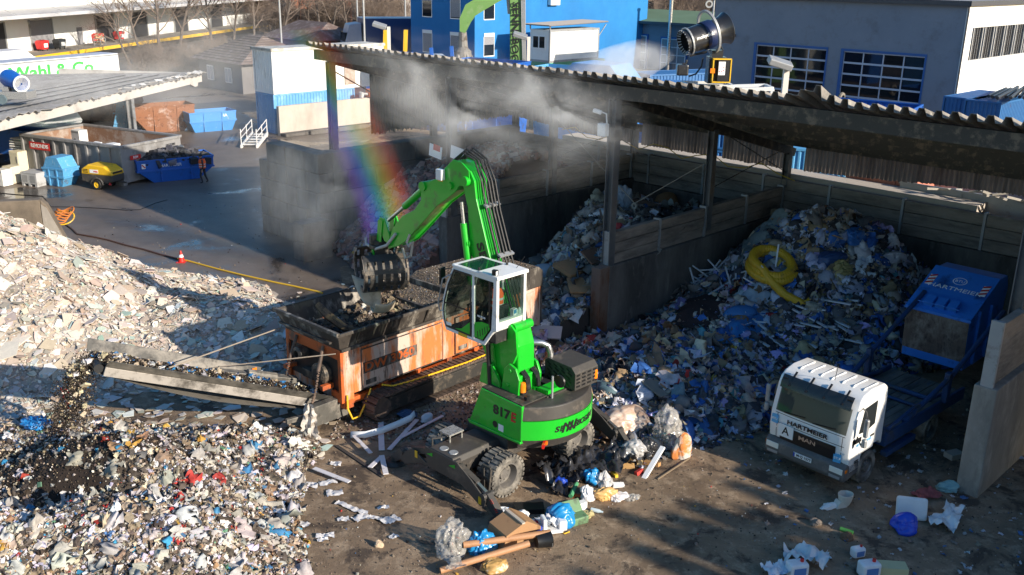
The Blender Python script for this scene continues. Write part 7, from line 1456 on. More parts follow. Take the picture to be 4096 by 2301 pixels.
for(x,y,w_,h,m,lab) in((-78,225,34,10,WWH,'white depot hall beyond the bare trees'),(-40,205,12,7,OV,'orange depot container stack beyond the trees'),(-24,232,26,6.5,mat('far_grey',(.4,.36,.33),.7),'grey brown depot shed beyond the trees'),(28,255,80,9,mat('far_brown',(.1,.075,.06),.9),'dark brown depot hall beyond the green roof')):
 t=thing('depot_building',lab,'building',(x,y,0),rad(8));q=MB();q.box(-w_/2,w_/2,0,10,0,h);q.build('wall',m,t);q=MB();q.box(-w_/2-.3,w_/2+.3,-.4,10.4,h,h+.5);q.build('roof',GALV,t);q=MB();[q.box(-w_/2+2+k*6,-w_/2+5+k*6,-.06,0,.5,h*.55) for k in range(int(w_//6))];q.build('door',DGLASS,t)
NEED=mat('needles',(.03,.06,.025),.8)
def conifer(lab,x,y,H_,R0,seed):
 t=thing('conifer',lab,'tree',(x,y,0),0,'conifers beside the yard');r=random.Random(seed);q=MB();q.tube([(0,0,0),(0,0,H_)],[.22,.03],8);q.build('trunk',BARK,t);q=MB();n_=int(H_*4)
 for i in range(n_):
  z=H_*(.08+.92*i/n_);R_=R0*(1-(z/H_))**.6*r.uniform(.75,1.1)+.05
  for k in range(15):
   a=r.uniform(0,2*PI);c,s=math.cos(a),math.sin(a);wd=.25+.3*R_;tip=Vector((c*R_,s*R_,z-R_*.3));m_=Vector((c*R_*.55,s*R_*.55,z-.1*R_));sd=Vector((-s,c,0))*wd
   q.add([(0,0,z+.12),m_+sd,tip,m_-sd,m_+Vector((0,0,-.35*R_*.5))],[(0,1,2,3),(0,3,4),(1,2,4)])
 q.build('crown',NEED,t,recalc=False)
container('roll_off_container','unseen blue roll-off container added to shade the foot of the bay wall',S(20.2,-3.6),YA,6.5,2.5,4.4,CONT,0)  # added out of frame so its shadow darkens the lower bay wall
container('roll_off_container','second unseen blue roll-off container added to shade the bay wall foot',S(20.2,-.6),YA,6.5,2.5,4.4,CONT,0)  # second added shadow caster, also out of frame
SD=Vector((math.cos(rad(SUN_AZ)),math.sin(rad(SUN_AZ)),0));KL=1/math.tan(rad(SUN_EL))
rr=random.Random(5)
for i in range(26):
 tb=-5.7-i*.82;ta=8.7+.12*i+1.3*math.sin(i*2.4)*(.9 if i%2 else .35)-(1.6 if i in(3,4) else 0);H_=(36-ta)/KL/.991;b=S(ta,tb)+SD*H_*KL;conifer('dark conifer in the closely planted row beside the yard',b.x,b.y,H_,rr.uniform(1.5,2.1),20+i)
def plastic(name,col,rough=.3,alpha=1.0,dirt=None):
 if name in MATS:return MATS[name]
 if alpha>=1:m=mat(name,col,rough,dirt=dirt,amt=.25,scale=4,coat=.15);return m
 m=bpy.data.materials.new(name);m.use_nodes=True;n,l=m.node_tree.nodes,m.node_tree.links;p=n['Principled BSDF'];p.inputs['Base Color'].default_value=(*col,1);p.inputs['Roughness'].default_value=rough
 t=n.new('ShaderNodeBsdfTransparent');mx=n.new('ShaderNodeMixShader');k=_ramp(n,l,_noise(n,l,_co(n,l),7,5,.7),.3,.7,(alpha-.25,)*3+(1,),(min(1,alpha+.25),)*3+(1,));l.new(k,mx.inputs[0])
 l.new(t.outputs[0],mx.inputs[1]);l.new(p.outputs[0],mx.inputs[2]);l.new(mx.outputs[0],n['Material Output'].inputs['Surface']);MATS[name]=m;return m
def bag(name,label,cat,p,size,m,seed,rz=0,sq=(1,.8,.65),crum=1.0,knot=False,group=None):
 r=np.random.default_rng(seed);v,f=_ico(5);n_=np.ones(len(v))
 w_=v+.06*np.sin(v[:,[1,2,0]]*9+r.uniform(0,6))
 for k in range(4):d=r.normal(size=3);d/=np.linalg.norm(d);n_+=.11*np.sin(w_@d*r.uniform(4,8)+r.uniform(0,6))
 for k in range(int(10+26*crum)):
  d=r.normal(size=3);d/=np.linalg.norm(d);o=np.cross(d,r.normal(size=3));o/=np.linalg.norm(o);c=r.uniform(-.45,.45);wd=r.uniform(.03,.11);n_+=crum*r.choice((-1,1.0))*r.uniform(.04,.11)*np.maximum(0,1-np.abs(w_@d-c)/wd)*np.clip(.5+2*(w_@o)+r.uniform(-.5,.5),0,1)
 v=v.copy();lo=np.clip(-v[:,2]*2,0,1)[:,None];v[:,:2]*=1+.25*lo;size=size*.82
 v=v*n_[:,None]*np.array(sq)*size;v[:,2]=np.maximum(v[:,2],-.36*sq[2]*size);v[:,2]-=v[:,2].min()
 if knot:k=v[:,2].max();t=np.clip((v[:,2]-k*.72)/(k*.28),0,1);v[:,0]*=1-.75*t;v[:,1]*=1-.75*t;v[:,2]+=t*.35*k*.6
 q=MB();q.v=[tuple(x) for x in v];q.f=[tuple(int(i) for i in t) for t in f];q.m=[0]*len(f);o=q.build(name,m,None,loc=p,rz=rz,smooth=False);o.data.polygons.foreach_set('use_smooth',[True]*len(f))
 if m in(CLEARF,CLEARW):
  L_=Loose();n_=160;pr=np.array(tuple(t for t in v))[RNG.integers(0,len(v),n_)]*RNG.uniform(.25,.9,(n_,1));pr[:,2]=np.maximum(pr[:,2],.03)
  L_.put('chunk',pr,RNG.uniform(.05,.16,n_)*size,[(.6,.58,.56,4),(.3,.24,.18,2),(.08,.2,.4,.6),(.5,.1,.08,.5),(.5,.45,.25,.8),(.08,.08,.08,2)],.2);c_=L_.build('contents',DEB,None,None,None);c_.parent=o
 return tag(o,label,cat,group)
def sheetobj(name,label,cat,p,L,wd,m,seed,rz=0,amp=.12,nx=22,ny=10,curl=0,group=None,tilt=0,th=0):
 r=np.random.default_rng(seed);x,y=np.meshgrid(np.linspace(-.5,.5,nx),np.linspace(-.5,.5,ny),indexing='ij');ph=r.uniform(0,50)
 z=amp*(1.2+vnoise(x*L+ph,y*wd+ph,3.0/max(.3,min(L,wd)),seed)+.5*vnoise(x*L-ph,y*wd,9.0/max(.3,min(L,wd)),seed+1))+curl*(np.abs(y)*2)**2
 X_=x*L+r.normal(0,.012*L,x.shape)*(L<1.2);Y_=y*wd*(1+.8*vnoise(x*L*2+ph,np.sign(y)*3,2.2,seed+2))+.12*wd*vnoise(x*L+ph,y,1.5,seed+4)
 q=MB();z=z-z.min()+.01;q.v=[tuple(t) for t in np.stack([X_,Y_,z+x*tilt*L],-1).reshape(-1,3)];q.f=[(i*ny+j,(i+1)*ny+j,(i+1)*ny+j+1,i*ny+j+1) for i in range(nx-1) for j in range(ny-1)];q.m=[0]*len(q.f)
 o=q.build(name,m,None,loc=p,rz=rz,recalc=False);o.data.polygons.foreach_set('use_smooth',[True]*len(q.f))
 if th:md=o.modifiers.new('t','SOLIDIFY');md.thickness=th
 return tag(o,label,cat,group)
def board(name,label,cat,p,L,wd,th,m,rz=0,rx=0,ry=0,group=None,bevel=.004):
 q=MB();q.box(-L/2,L/2,-wd/2,wd/2,0,th);o=q.build(name,m,None,bevel=bevel,loc=p);o.rotation_euler=(rx,ry,rz);return tag(o,label,cat,group)
Z4=lambda rc,a,b,z=0:at((0,0,1000,2000,2996)[rc%10]+a*.4285,(0,0,560,1140,1681)[rc//10]+b*.4285,z)
CLEARF=plastic('clear_film',(.5,.48,.45),.2,.45);CLEARW=plastic('milky_film',(.66,.64,.63),.22,.62);BLKF=plastic('black_film',(.03,.03,.033),.22);BLUEB=plastic('blue_bag_plastic',(.015,.22,.5),.28);DBLUE=plastic('deep_blue_plastic',(.015,.06,.42),.35)
CARD=mat('cardboard',(.36,.2,.095),.8,dirt=(.22,.12,.06),amt=.3,scale=2,bump=.1);CARDT=mat('cardboard_tube',(.42,.22,.11),.55,dirt=(.34,.17,.08),amt=.3,scale=3)
WOODW=mat('white_painted_wood',(.62,.6,.62),.6,dirt=(.36,.32,.3),amt=.22,scale=7,sharp=.06)
bag('timber_bag','large clear sack stuffed with timber offcuts beside the machine','bag',Z4(33,1190,1400),1.75,mat('timber_sack',(.5,.34,.25),.35,dirt=(.62,.52,.45),amt=.45,scale=2.5,stretch=(.5,2.2,1),sharp=.12,coat=.3),1,.5,(1.1,.75,.62),.8)
sheetobj('insulation_roll','grey crumpled insulation roll lying behind the timber sack','roll',Z4(33,1500,1290,.2),1.7,.55,mat('insulation',(.33,.31,.29),.8),2,-.25,.25)
bag('clear_bag','tall clear sack of grey waste right of the timber sack','bag',Z4(43,1530,230),1.15,CLEARF,3,.2,(.9,.8,1.15),1.4)
bag('printed_bag','orange and white printed sack standing right of the clear sacks','bag',Z4(43,1690,350),.82,mat('orange_print',(.62,.22,.06),.5,dirt=(.55,.5,.45),amt=.5,scale=1.8,sharp=.08),4,.3,(.8,.45,1.25),.6)
bag('printed_bag','small orange and white sack lying on the shaded waste','bag',Z4(33,1465,1170,.25),.55,mat('orange_print2',(.65,.25,.08),.5,dirt=(.72,.7,.68),amt=.55,scale=3,sharp=.08),5,1.2,(.8,.6,1.0),.6)
t=bag('striped_canister','yellow canister with pale stripes half buried in the shaded waste','canister',Z4(33,1250,1110,.2),.75,YELLOW,6,-.5,(1.3,.62,.6),.2)
sheetobj('black_sheet','long black plastic sheet crumpled on the dirt beside the wheel','plastic sheet',Z4(43,790,450,.04),2.7,1.0,BLKF,7,.38,.36,60,24)
sheetobj('black_sheet','short end of black plastic sheet folded over before the green cord','plastic sheet',Z4(43,610,640,.03),1.2,.45,BLKF,8,.75,.22,26,12)
bag('milky_bag','milky plastic bag lying on the end of the black sheet','bag',Z4(43,1240,340,.1),.85,CLEARW,9,-.3,(1.1,.7,.7),1.2)
bag('black_bag','small black sack between the clear sack and the milky bag','bag',Z4(43,1370,330),.7,BLKF,10,0,(.8,.8,.9),1.4)
bag('blue_bag','blue bag on the dirt against the black sheet','bag',Z4(43,850,590),.62,BLUEB,11,.3,(.9,.7,1.05),1.2)
bag('blue_bag','dark blue bag tucked under the black sheet','bag',Z4(43,575,640),.5,DBLUE,12,.3,(.9,.7,.9),1.2)
bag('clear_bag','tied clear bag of paper right of the blue bag','bag',Z4(43,975,610),.55,CLEARW,13,0,(.9,.8,.95),1.2,True)
bag('white_bag','small tied white bag on the dirt','bag',Z4(43,810,730),.48,plastic('white_bag_plastic',(.75,.74,.73),.35),14,0,(.95,.9,.9),1.2,True)
bag('orange_bag','see-through bag with orange contents beside the white bag','bag',Z4(43,970,730),.62,plastic('amber_bag',(.7,.42,.16),.3),15,.2,(1.1,.8,.75),1.1)
bag('paper_bag','white and red torn paper bag beside the orange bag','bag',Z4(43,1110,740),.48,mat('paper_red',(.72,.7,.7),.6,dirt=(.5,.05,.05),amt=.2,scale=4),16,.2,(1.1,.8,.5),1.3)
bag('clear_bag','small empty clear bag at the right end of the rubbish row','bag',Z4(43,1230,740),.4,CLEARF,17,.2,(1.1,.7,.5),1.4)
board('white_plank','white painted plank propped against the sacks','plank',Z4(43,1430,410,.2),1.15,.13,.06,mat('white_profile',(.76,.76,.77),.4),.93,0,-.5)
q=MB();q.tube([Z4(43,660,710,.08),Z4(43,690,640,.12),Z4(43,715,590,.16)],.06,8);tag(q.build('cord_bundle',mat('green_cord',(.08,.3,.14),.6),None,smooth=True),'bundle of green cord lying on the black sheet','cord')
sheetobj('orange_glove','bright orange glove on the dirt left of the white bag','glove',Z4(43,705,715),.22,.14,mat('glove_orange',(.8,.12,.03),.6),19,.3,.05,10,6)
for i,(x,y,s,c,lab) in enumerate(((1180,440,.4,(.5,.3,.12),'brown timber block on the sunlit rubbish'),(1300,420,.3,(.55,.4,.2),'pale timber block under the milky bag'),(1420,420,.42,(.5,.28,.12),'brown board scrap under the white plank'),(1300,500,.26,(.5,.04,.03),'small red box on the dirt beside the white plank'),(1070,520,.22,(.7,.5,.04),'yellow scrap of packaging beside the clear bag'),(1100,620,.3,(.7,.7,.7),'crumpled white paper beside the clear bag'))):
 board('waste_block',lab,'scrap',Z4(43,x,y),s,s*.4,.1,mat('blk%d'%i,c,.7),i*1.3,.2,.1,'loose blocks in the rubbish row')
board('timber_stick','long thin stick lying on the dirt right of the printed sack','stick',(Z4(43,1440,525)+Z4(43,1800,390))/2,1.55,.035,.04,mat('stick_brown',(.2,.15,.1),.8),.85)
bag('blue_bag','round bright blue bag beside the green tool case','bag',Z4(43,570,960),.82,BLUEB,21,0,(1,.8,.78),.9)
t=thing('tool_case','open mossy green tool case lying beside the blue bag','case',Z4(43,690,960),rad(28));q=MB();q.box(-.32,.32,-.16,.16,0,.2);q.build('case',mat('case_green',(.13,.24,.12),.6,dirt=(.07,.1,.06),amt=.35,scale=4),t,bevel=.03);q=MB();q.box(-.34,.3,-.02,.3,0,.04,Matrix.Translation((0,.14,.2))@Matrix.Rotation(.8,4,'X'));q.build('lid',MATS['case_green'],t,bevel=.02);q=MB();q.tube([(-.3,-.1,.15),(-.5,-.2,.02),(-.45,-.32,.02),(-.3,-.3,.02)],.015,6);q.build('cord',YELLOW,t)
bag('canister','white plastic canister with a red cap below the outrigger foot','canister',Z4(43,10,860),.36,plastic('white_can',(.74,.75,.77),.3),22,.2,(1.3,.7,.7),.2)
board('crate','black plastic crate on the dirt behind the rubbish','crate',Z4(43,270,850),.72,.3,.16,BLACKP,.1,.1)
board('plastic_cover','deep blue plastic lid lying over the cardboard','lid',Z4(43,240,1000,.2),.78,.3,.12,DBLUE,-.55,.25,.1,bevel=.05)
sheetobj('bag_sheet','white and blue torn bag beside the outrigger foot','bag',Z4(43,115,900,.03),.55,.4,mat('white_blue_bag',(.7,.72,.76),.4,dirt=(.15,.3,.6),amt=.3,scale=4),24,.3,.12)
bag('red_bag','red and white striped packet in the rubbish cluster','packet',Z4(43,310,990,.05),.5,mat('red_packet',(.7,.68,.68),.4,dirt=(.6,.02,.05),amt=.5,scale=3.5,sharp=.05),25,-.7,(1.1,.6,.5),.8)
t=thing('plastic_bracket','broken white plastic bracket in the rubbish cluster','plastic part',Z4(43,500,1040),rad(15));q=MB();q.box(-.28,.2,-.15,.15,.02,.1);q.box(-.3,-.2,-.15,.15,.1,.42);q.box(.1,.3,-.12,.1,.05,.3);q.build('moulding',plastic('white_can',(.74,.75,.77),.3),t,bevel=.03)
sheetobj('crumpled_paper','crumpled white packing paper on the rubbish cluster','paper',Z4(43,450,980,.1),.55,.4,mat('packing_paper',(.72,.71,.71),.6),26,.4,.18)
t=thing('cardboard_box','squashed brown cardboard box under the long cardboard tubes','box',Z4(43,130,1110),rad(35));q=MB();q.prism([(-.55,0),(-.45,.42),(.1,.62),(.5,.35),(.55,0)],-.35,.35);q.build('panels',CARD,t);q=MB();q.box(-.03,.05,-.36,.36,.58,.615);q.build('tape',mat('tape',(.5,.42,.35),.3),t)
for i,(a,b,lab) in enumerate((((42,1990,1165),(43,470,1050),'upper cardboard tube lying across the rubbish cluster'),((42,1775,1405),(43,270,1150),'lower cardboard tube lying across the rubbish cluster'))):
 p,q_=Z4(*a,.3 if i==0 else .1),Z4(*b,.34 if i==0 else .3);q=MB();q.tube([p,q_],.075,18,cap=False);q.tube([p,q_],.06,18,cap=False);tag(q.build('cardboard_tube',CARDT,None,smooth=True),lab,'tube','cardboard tubes')
bag('clear_bag','tall clear sack at the left end of the cardboard tubes','bag',Z4(42,1880,1260),.85,CLEARF,28,.2,(.75,.7,1.25),1.5)
sheetobj('clear_sheet','clear film trailing from the sack over the lower tube','film',Z4(42,1880,1330,.12),.9,.35,CLEARF,29,-1.2,.15)
bag('blue_bag','crumpled blue bag beneath the upper cardboard tube','bag',Z4(42,2150,1230),.78,BLUEB,30,.4,(1,.7,.9),1.5)
bag('brown_bag','torn brown paper bag with white rim below the lower tube','bag',Z4(42,2270,1385),.55,mat('brown_paper',(.42,.25,.08),.6,dirt=(.7,.68,.66),amt=.3,scale=4),31,.2,(1.2,.8,.6),1.3)
t=thing('black_bucket','black bucket lying on its side right of the tubes','bucket',Z4(43,335,1200,.02),rad(20));q=MB();q.lathe([(.001,0),(.15,0),(.19,.34),(.2,.35),(.17,.33),(.13,.02),(.001,.02)],(0,0,.19),24,'x');q.build('shell',BLACKP,t,smooth=True);q=MB();q.tube([(.33,.19*math.cos(a),.19+.22*math.sin(a)) for a in[PI*i/10-PI for i in range(11)]],.006,5);q.build('handle',GALV,t)
for i,(x,y,c,lab) in enumerate(((2200,1080,(.6,.05,.05),'red and white can on the blue bag'),)):
 bag('can',lab,'can',Z4(42,x,y,.35),.2,mat('can_red',(.6,.05,.05),.4,dirt=(.7,.7,.7),amt=.4),33)
bag('white_ball','small white tied bag in the rubbish cluster','bag',Z4(43,215,905,.1),.3,plastic('white_bag_plastic',(.75,.74,.73),.35),34,0,(1,.9,.8),1)
board('white_carton','small white carton standing behind the green tool case','carton',Z4(43,755,830),.26,.16,.2,CLEANW,.5)
q=MB();q.lathe([(.001,0),(.05,.0),(.05,.2),(.025,.26),(.025,.3),(.001,.3)],(0,0,.05),12,'x');tag(q.build('bottle',mat('clear_bottle2',(.5,.6,.65),.2),None,smooth=True,loc=Z4(43,850,850),rz=-.4),'plastic bottle with a lime cap on the dirt','bottle')
bag('sponge','mossy yellow sponge on the dirt beside the bottle','sponge',Z4(43,810,900),.32,mat('sponge',(.4,.34,.17),.9),36,0,(1,.8,.7),1.6)
bag('stone_lump','pale stone lump on the bare dirt','stone',Z4(42,1200,1180),.26,mat('lump',(.5,.38,.26),.9,bump=.5),37,0,(.9,.8,.9),1)
for i,(a,b,w_,lab) in enumerate((((42,1215,-130),(42,1230,290),.16,'white plank crossing the curved white strip'),((42,1300,290),(42,1560,10),.13,'speckled white plank right of the crossing planks'),((42,1400,190),(42,1800,-20),.1,'long speckled white plank reaching to the machine'),((42,1120,470),(42,1235,365),.13,'short white plank, left leg of the small V'),((42,1230,365),(42,1270,540),.14,'short white plank, right leg of the small V'),((42,600,490),(42,930,620),.13,'white plank lying alone left on the dirt'),((42,970,190),(42,1130,355),.11,'grey white plank below the curved strip'))):
 p,q_=Z4(*a),Z4(*b);d=q_-p;board('white_board',lab,'plank',(p+q_)/2+Vector((0,0,.02+.02*i)),d.length,w_,.025,WOODW,math.atan2(d.y,d.x),0,0,'white planks on the dirt')
p,q_=Z4(42,805,245),Z4(42,1240,535);d=q_-p;board('dark_plank','long dark plank lying on the dirt before the white planks','plank',(p+q_)/2,d.length,.1,.04,mat('dark_wood',(.045,.04,.038),.7),math.atan2(d.y,d.x))
q=MB();pts=[Z4(42,940,160,.05),Z4(42,1080,160,.06),Z4(42,1230,120,.08),Z4(42,1380,60,.12),Z4(42,1500,5,.2),Z4(42,1540,-40,.3)];vs=[]
for i,p in enumerate(pts):
 d=(pts[min(i+1,5)]-pts[max(i-1,0)]).normalized();s=Vector((-d.y,d.x,0))*.04;vs+=[p-s,p+s+Vector((0,0,.16))]
q.add(vs,[(2*i,2*i+2,2*i+3,2*i+1) for i in range(5)]);o=q.build('curved_strip',mat('white_profile',(.76,.76,.77),.4),None,recalc=False,smooth=True);md=o.modifiers.new('t','SOLIDIFY');md.thickness=.02;tag(o,'long curved white plastic strip on the dirt before the tracks','strip')
bag('foam_block','white foam block in the shade beside the shredder track','foam',Z4(32,1650,1260),.5,mat('foam_white',(.66,.66,.68),.8),44,.7,(1.1,.6,.5),.3)
bag('blue_wrap','dark blue crumpled wrap in the shade under the track','film',Z4(32,1480,1230),.55,mat('navy_wrap',(.04,.08,.16),.6),45,0,(1.2,.7,.5),1.3)
for i,(x,y,L,w_,rz) in enumerate(((400,560,.5,.35,.8),(430,720,.42,.2,.1),(370,690,.4,.3,.5),(570,620,.35,.25,0),(730,590,.45,.25,.4),(790,690,.4,.35,.3),(950,830,.95,.17,-.55),(1040,920,.4,.3,.8),(1210,930,.55,.24,-.3),(1310,940,.42,.3,.6),(340,945,.5,.25,-.7),(440,980,.6,.17,-.1),(870,935,.28,.18,.3),(700,1085,.42,.2,.2),(680,1130,.26,.12,.4),(1345,1100,.2,.2,.9),(485,1100,.2,.15,.2),(1245,830,.28,.15,.3),(260,330,.8,.4,.5),(150,830,.9,.5,.2),(110,640,.8,.5,-.3),(800,420,.3,.2,0))):
 sheetobj('film_scrap','crumpled scrap of whitish film lying on the brown dirt','film scrap',Z4(42,x,y,.0 if x>220 else .15),L,w_,plastic('scrap_film',(.62,.6,.6),.4),100+i,rz,.05,16,8,group='film scraps on the dirt')
sheetobj('blue_rag','long blue plastic rag on the left heap edge','plastic rag',Z4(41,2120,240,.1),1.1,.2,plastic('rag_blue',(.02,.25,.5),.4),130,.25,.12)
bag('blue_rag','bright blue crumpled bag on the dark fines','bag',Z4(41,1155,440,.95),.34,BLUEB,131,0,(.9,.7,1),1.5)
bag('blue_rag','blue tangle of film with a white strap below the falling fines','film',Z4(41,350,60,.9),.75,mat('blue_tangle',(.02,.2,.5),.4,dirt=(.6,.6,.62),amt=.25,scale=5),132,0,(1.2,.7,.5),1.6)
bag('printed_bag','orange and white packet lying between heap and conveyor','packet',Z4(41,1810,215,.1),.75,mat('orange_packet',(.7,.25,.03),.4,dirt=(.72,.7,.68),amt=.55,scale=2.5,sharp=.05),133,0,(1.2,.5,.5),.5)
t=thing('broken_urn','broken pale ceramic urn lying in the last strip of sun','urn',Z4(44,890,795),rad(20));q=MB();q.lathe([(.001,.05),(.12,.03),(.17,.15),(.2,.32),(.19,.33),(.14,.16),(.1,.06)],(0,0,0),20);q.v=[(x,y*.85,z) for x,y,z in q.v];q.f=[f for k,f in enumerate(q.f) if k%20 not in(3,4) or k<60];q.m=[0]*len(q.f);o=q.build('shell',mat('urn',(.6,.55,.48),.6),t,smooth=True);q=MB();q.prism([(-.3,0),(-.2,.18),(.05,.12),(0,0)],-.1,.1);q.build('shard',MATS['urn'],t)
bag('white_rag','white powdery rag lying before the broken urn','rag',Z4(44,755,815),.45,mat('white_rag',(.75,.74,.72),.8),141,.4,(1.3,.5,.35),1.3)
def canister(lab,p,rz,s=1):
 t=thing('white_canister',lab,'canister',p,rz,'white canisters');q=MB();q.box(-.22*s,.22*s,-.15*s,.15*s,0,.34*s);q.build('body',plastic('white_can',(.74,.75,.77),.3),t,bevel=.05);q=MB();q.box(-.14*s,.14*s,-.155*s,-.149*s,.08*s,.26*s);q.build('label',mat('can_label',(.1,.22,.5),.5),t);q=MB();q.lathe([(.04*s,.34*s),(.04*s,.4*s),(.001,.4*s)],(.1*s,0,0),12);q.build('cap',REDP,t)
 return t
canister('white canister with a label at the bottom edge, right of the torn sack',Z4(44,440,1447),.2);canister('white canister at the bottom edge beside the insulation block',Z4(44,1110,1447),.2);canister('white canister with a red cap lying alone on shaded dirt',Z4(44,1010,1270,.02),.3,.7)
board('insulation_block','pale yellow insulation block at the bottom edge','block',Z4(44,1300,1420),.75,.32,.2,mat('insul_yellow',(.5,.48,.28),.85,bump=.4),-.1)
t=thing('cushion','large white cushion propped behind the blue ball bag','cushion',Z4(44,1510,930),rad(-12));q=MB();q.box(-.36,.36,-.06,.06,.0,.55,Matrix.Rotation(-.35,4,'X'));q.build('pad',mat('cushion_white',(.7,.7,.7),.6),t,bevel=.06)
bag('blue_bag','round deep blue bag against the white cushion','bag',Z4(44,1440,1040),.7,plastic('bag_royal_blue',(.015,.06,.5),.35),145,0,(1,.8,.8),.7)
sheetobj('white_sheet','tall white crumpled film right of the white cushion','film',Z4(44,1860,930,.02),1.15,.5,plastic('white_bag_plastic',(.75,.74,.73),.35),146,.9,.25)
bag('teal_bag','pale teal sack against the foot of the bay wall','bag',Z4(44,1860,650),.6,mat('teal_bag',(.2,.36,.36),.6,dirt=(.4,.38,.34),amt=.3,scale=4),147,0,(1.1,.7,.5),1.2)
sheetobj('red_rag','dull red rag left of the teal sack','rag',Z4(44,1660,720,.02),.65,.4,mat('rag_red',(.25,.07,.07),.8),148,.3,.12)
sheetobj('torn_sack','torn open white sack with a blue hem near the bottom edge','sack',Z4(44,530,1320,.02),1.0,.6,mat('sack_white',(.66,.66,.66),.5,dirt=(.3,.42,.5),amt=.25,scale=1.5),149,-.15,.22)
sheetobj('torn_sack','white torn packaging at the bottom edge left of the canister','packaging',Z4(44,250,1430,.02),.6,.4,mat('white_blue_bag',(.7,.72,.76),.4),150,.2,.18)
board('insulation_block','pale block leaning near the shaded wall end','block',Z4(44,1910,345),.45,.3,.15,mat('pale_block',(.45,.4,.32),.8),.4)
q=MB();q.lathe([(.001,0),(.05,.0),(.05,.3),(.001,.3)],(0,0,.05),12,'x');tag(q.build('green_can',mat('green_can',(.12,.4,.08),.4),None,loc=Z4(44,850,1030),rz=-.6),'green spray can lying on the shaded dirt','can')
bag('brown_lump','brown lump beside the green spray can','lump',Z4(44,915,1100),.35,mat('brown_lump',(.16,.09,.05),.8),152)
bag('brown_lump','brown lump left on the shaded dirt, over a green label','lump',Z4(44,620,980),.36,mat('grey_lump',(.2,.16,.13),.8),153)
def rest(u,v,fn,zmax=4.5):
 for k in range(9):
  for z in np.arange(zmax,0,-.03):
   p=at(u,v+14*k,z)
   if fn(np.array([p.x]),np.array([p.y]))[0]>=z:return p
 return at(u,v)
PX=lambda rc,a,b:((0,0,1000,2000,2996)[rc%10]+a*.4285,(0,0,560,1140,1681)[rc//10]+b*.4285)
hc=rest(*PX(24,200,1300),h_big);t=thing('hose_coil','thick yellow corrugated hose coiled on the bulky waste','hose',hc+Vector((0,0,.25)),0);q=MB();pts=[]
for i in range(60):
 a=2*PI*i/26+2.2;r_=.78-.1*(i>26);pts.append(Vector((r_*math.cos(a),r_*.85*math.sin(a)+.25*math.sin(a),.12+.5*math.sin(a)*.45+.16*(i/26))))
tail=[pts[-1]+Vector(x) for x in((.3,-.4,-.4),(.7,-.7,-.75),(1.3,-.95,-1.0),(1.6,-.8,-.85))];pts+=tail
rs=[.145+.012*(i%2) for i in range(len(pts))]
P2=[];
for i in range(len(pts)-1):
 for k in range(4):P2.append(pts[i].lerp(pts[i+1],k/4))
q.tube(P2,[.15+.012*(i%2) for i in range(len(P2))],12);q.build('hose',mat('hose_ochre',(.62,.36,.02),.5,dirt=(.3,.2,.06),amt=.25,scale=2),t,smooth=False)
def pile_bag(nm,lab,cat,rc,a,b,s,m,sd,sq,fn=h_big,crum=1.1,rz=0,dz=-.08):p=rest(*PX(rc,a,b),fn);return bag(nm,lab,cat,p+Vector((0,0,dz)),s,m,sd,rz,sq,crum)
FLEECE=mat('grey_green_fleece',(.2,.25,.25),.9,dirt=(.1,.13,.13),amt=.4,scale=1.5,sharp=.3)
def drape(nm,lab,cat,pts,wd,m,fn,sd,lift_=.12,amp=.14,ny=16):
 c=[rest(*PX(*p),fn) for p in pts];n_=8*(len(c)-1)+1;P=[];q=MB()
 for i in range(n_):t=i/8;k=min(int(t),len(c)-2);P.append(c[k].lerp(c[k+1],t-k))
 for i,p in enumerate(P):
  d=P[min(i+1,n_-1)]-P[max(i-1,0)];d.z=0;d.normalize();s_=Vector((-d.y,d.x,0));w_=wd[0]+(wd[1]-wd[0])*i/(n_-1);w_*=1+.25*math.sin(i*1.7+sd)
  for j in range(ny):
   u=j/(ny-1)-.5;x,y=p.x+s_.x*u*w_,p.y+s_.y*u*w_;z=max(float(fn(np.array([x]),np.array([y]))[0]),p.z-.35 if abs(u)<.3 else-9)+lift_*(1-2.2*u*u)
   x+=.08*float(vnoise(x*1.0,y,2.5,sd+3));q.v.append((x,y,z+amp*float(vnoise(np.array(x),np.array(y),1.6,sd))+.5*amp*abs(float(vnoise(np.array(x),np.array(y),4.5,sd+1)))))
 q.f=[(i*ny+j,(i+1)*ny+j,(i+1)*ny+j+1,i*ny+j+1) for i in range(n_-1) for j in range(ny-1)];q.m=[0]*len(q.f);o=q.build(nm,m,None,recalc=False);o.data.polygons.foreach_set('use_smooth',[True]*len(q.f));return tag(o,lab,cat)
drape('fleece_sheet','long grey green fleece hanging down the bay wall side of the bulky waste','fleece',[(24,330,580),(24,150,700),(24,0,850),(23,2250,920),(23,2130,1100),(23,2080,1260)],(1.5,.9),FLEECE,h_big,5,.3,.35)
drape('fleece_sheet','broad grey green fleece fold spreading under the long fold','fleece',[(24,60,900),(24,20,1060),(23,2280,1200)],(1.5,1.2),FLEECE,h_big,6,.22,.3)
drape('dark_carpet','dark brown carpet draped over the waste slope','carpet',[(33,1950,150),(33,1820,330),(33,1720,480)],(1.9,1.4),mat('carpet_dark',(.03,.02,.02),.95,bump=.3),h_big,7,.3,.12)
drape('blue_film','wide crumpled blue film lying on the waste below the yellow hose','film',[(34,60,250),(33,2230,520),(33,2150,640)],(1.2,.8),plastic('film_blue',(.03,.17,.42),.4),h_big,8,.15,.25)
drape('white_film','pale crumpled film on the waste left of the yellow hose tail','film',[(34,20,60),(33,2400,200),(33,2480,330)],(.9,.8),mat('pale_film',(.3,.36,.42),.5),h_big,9,.15,.25)
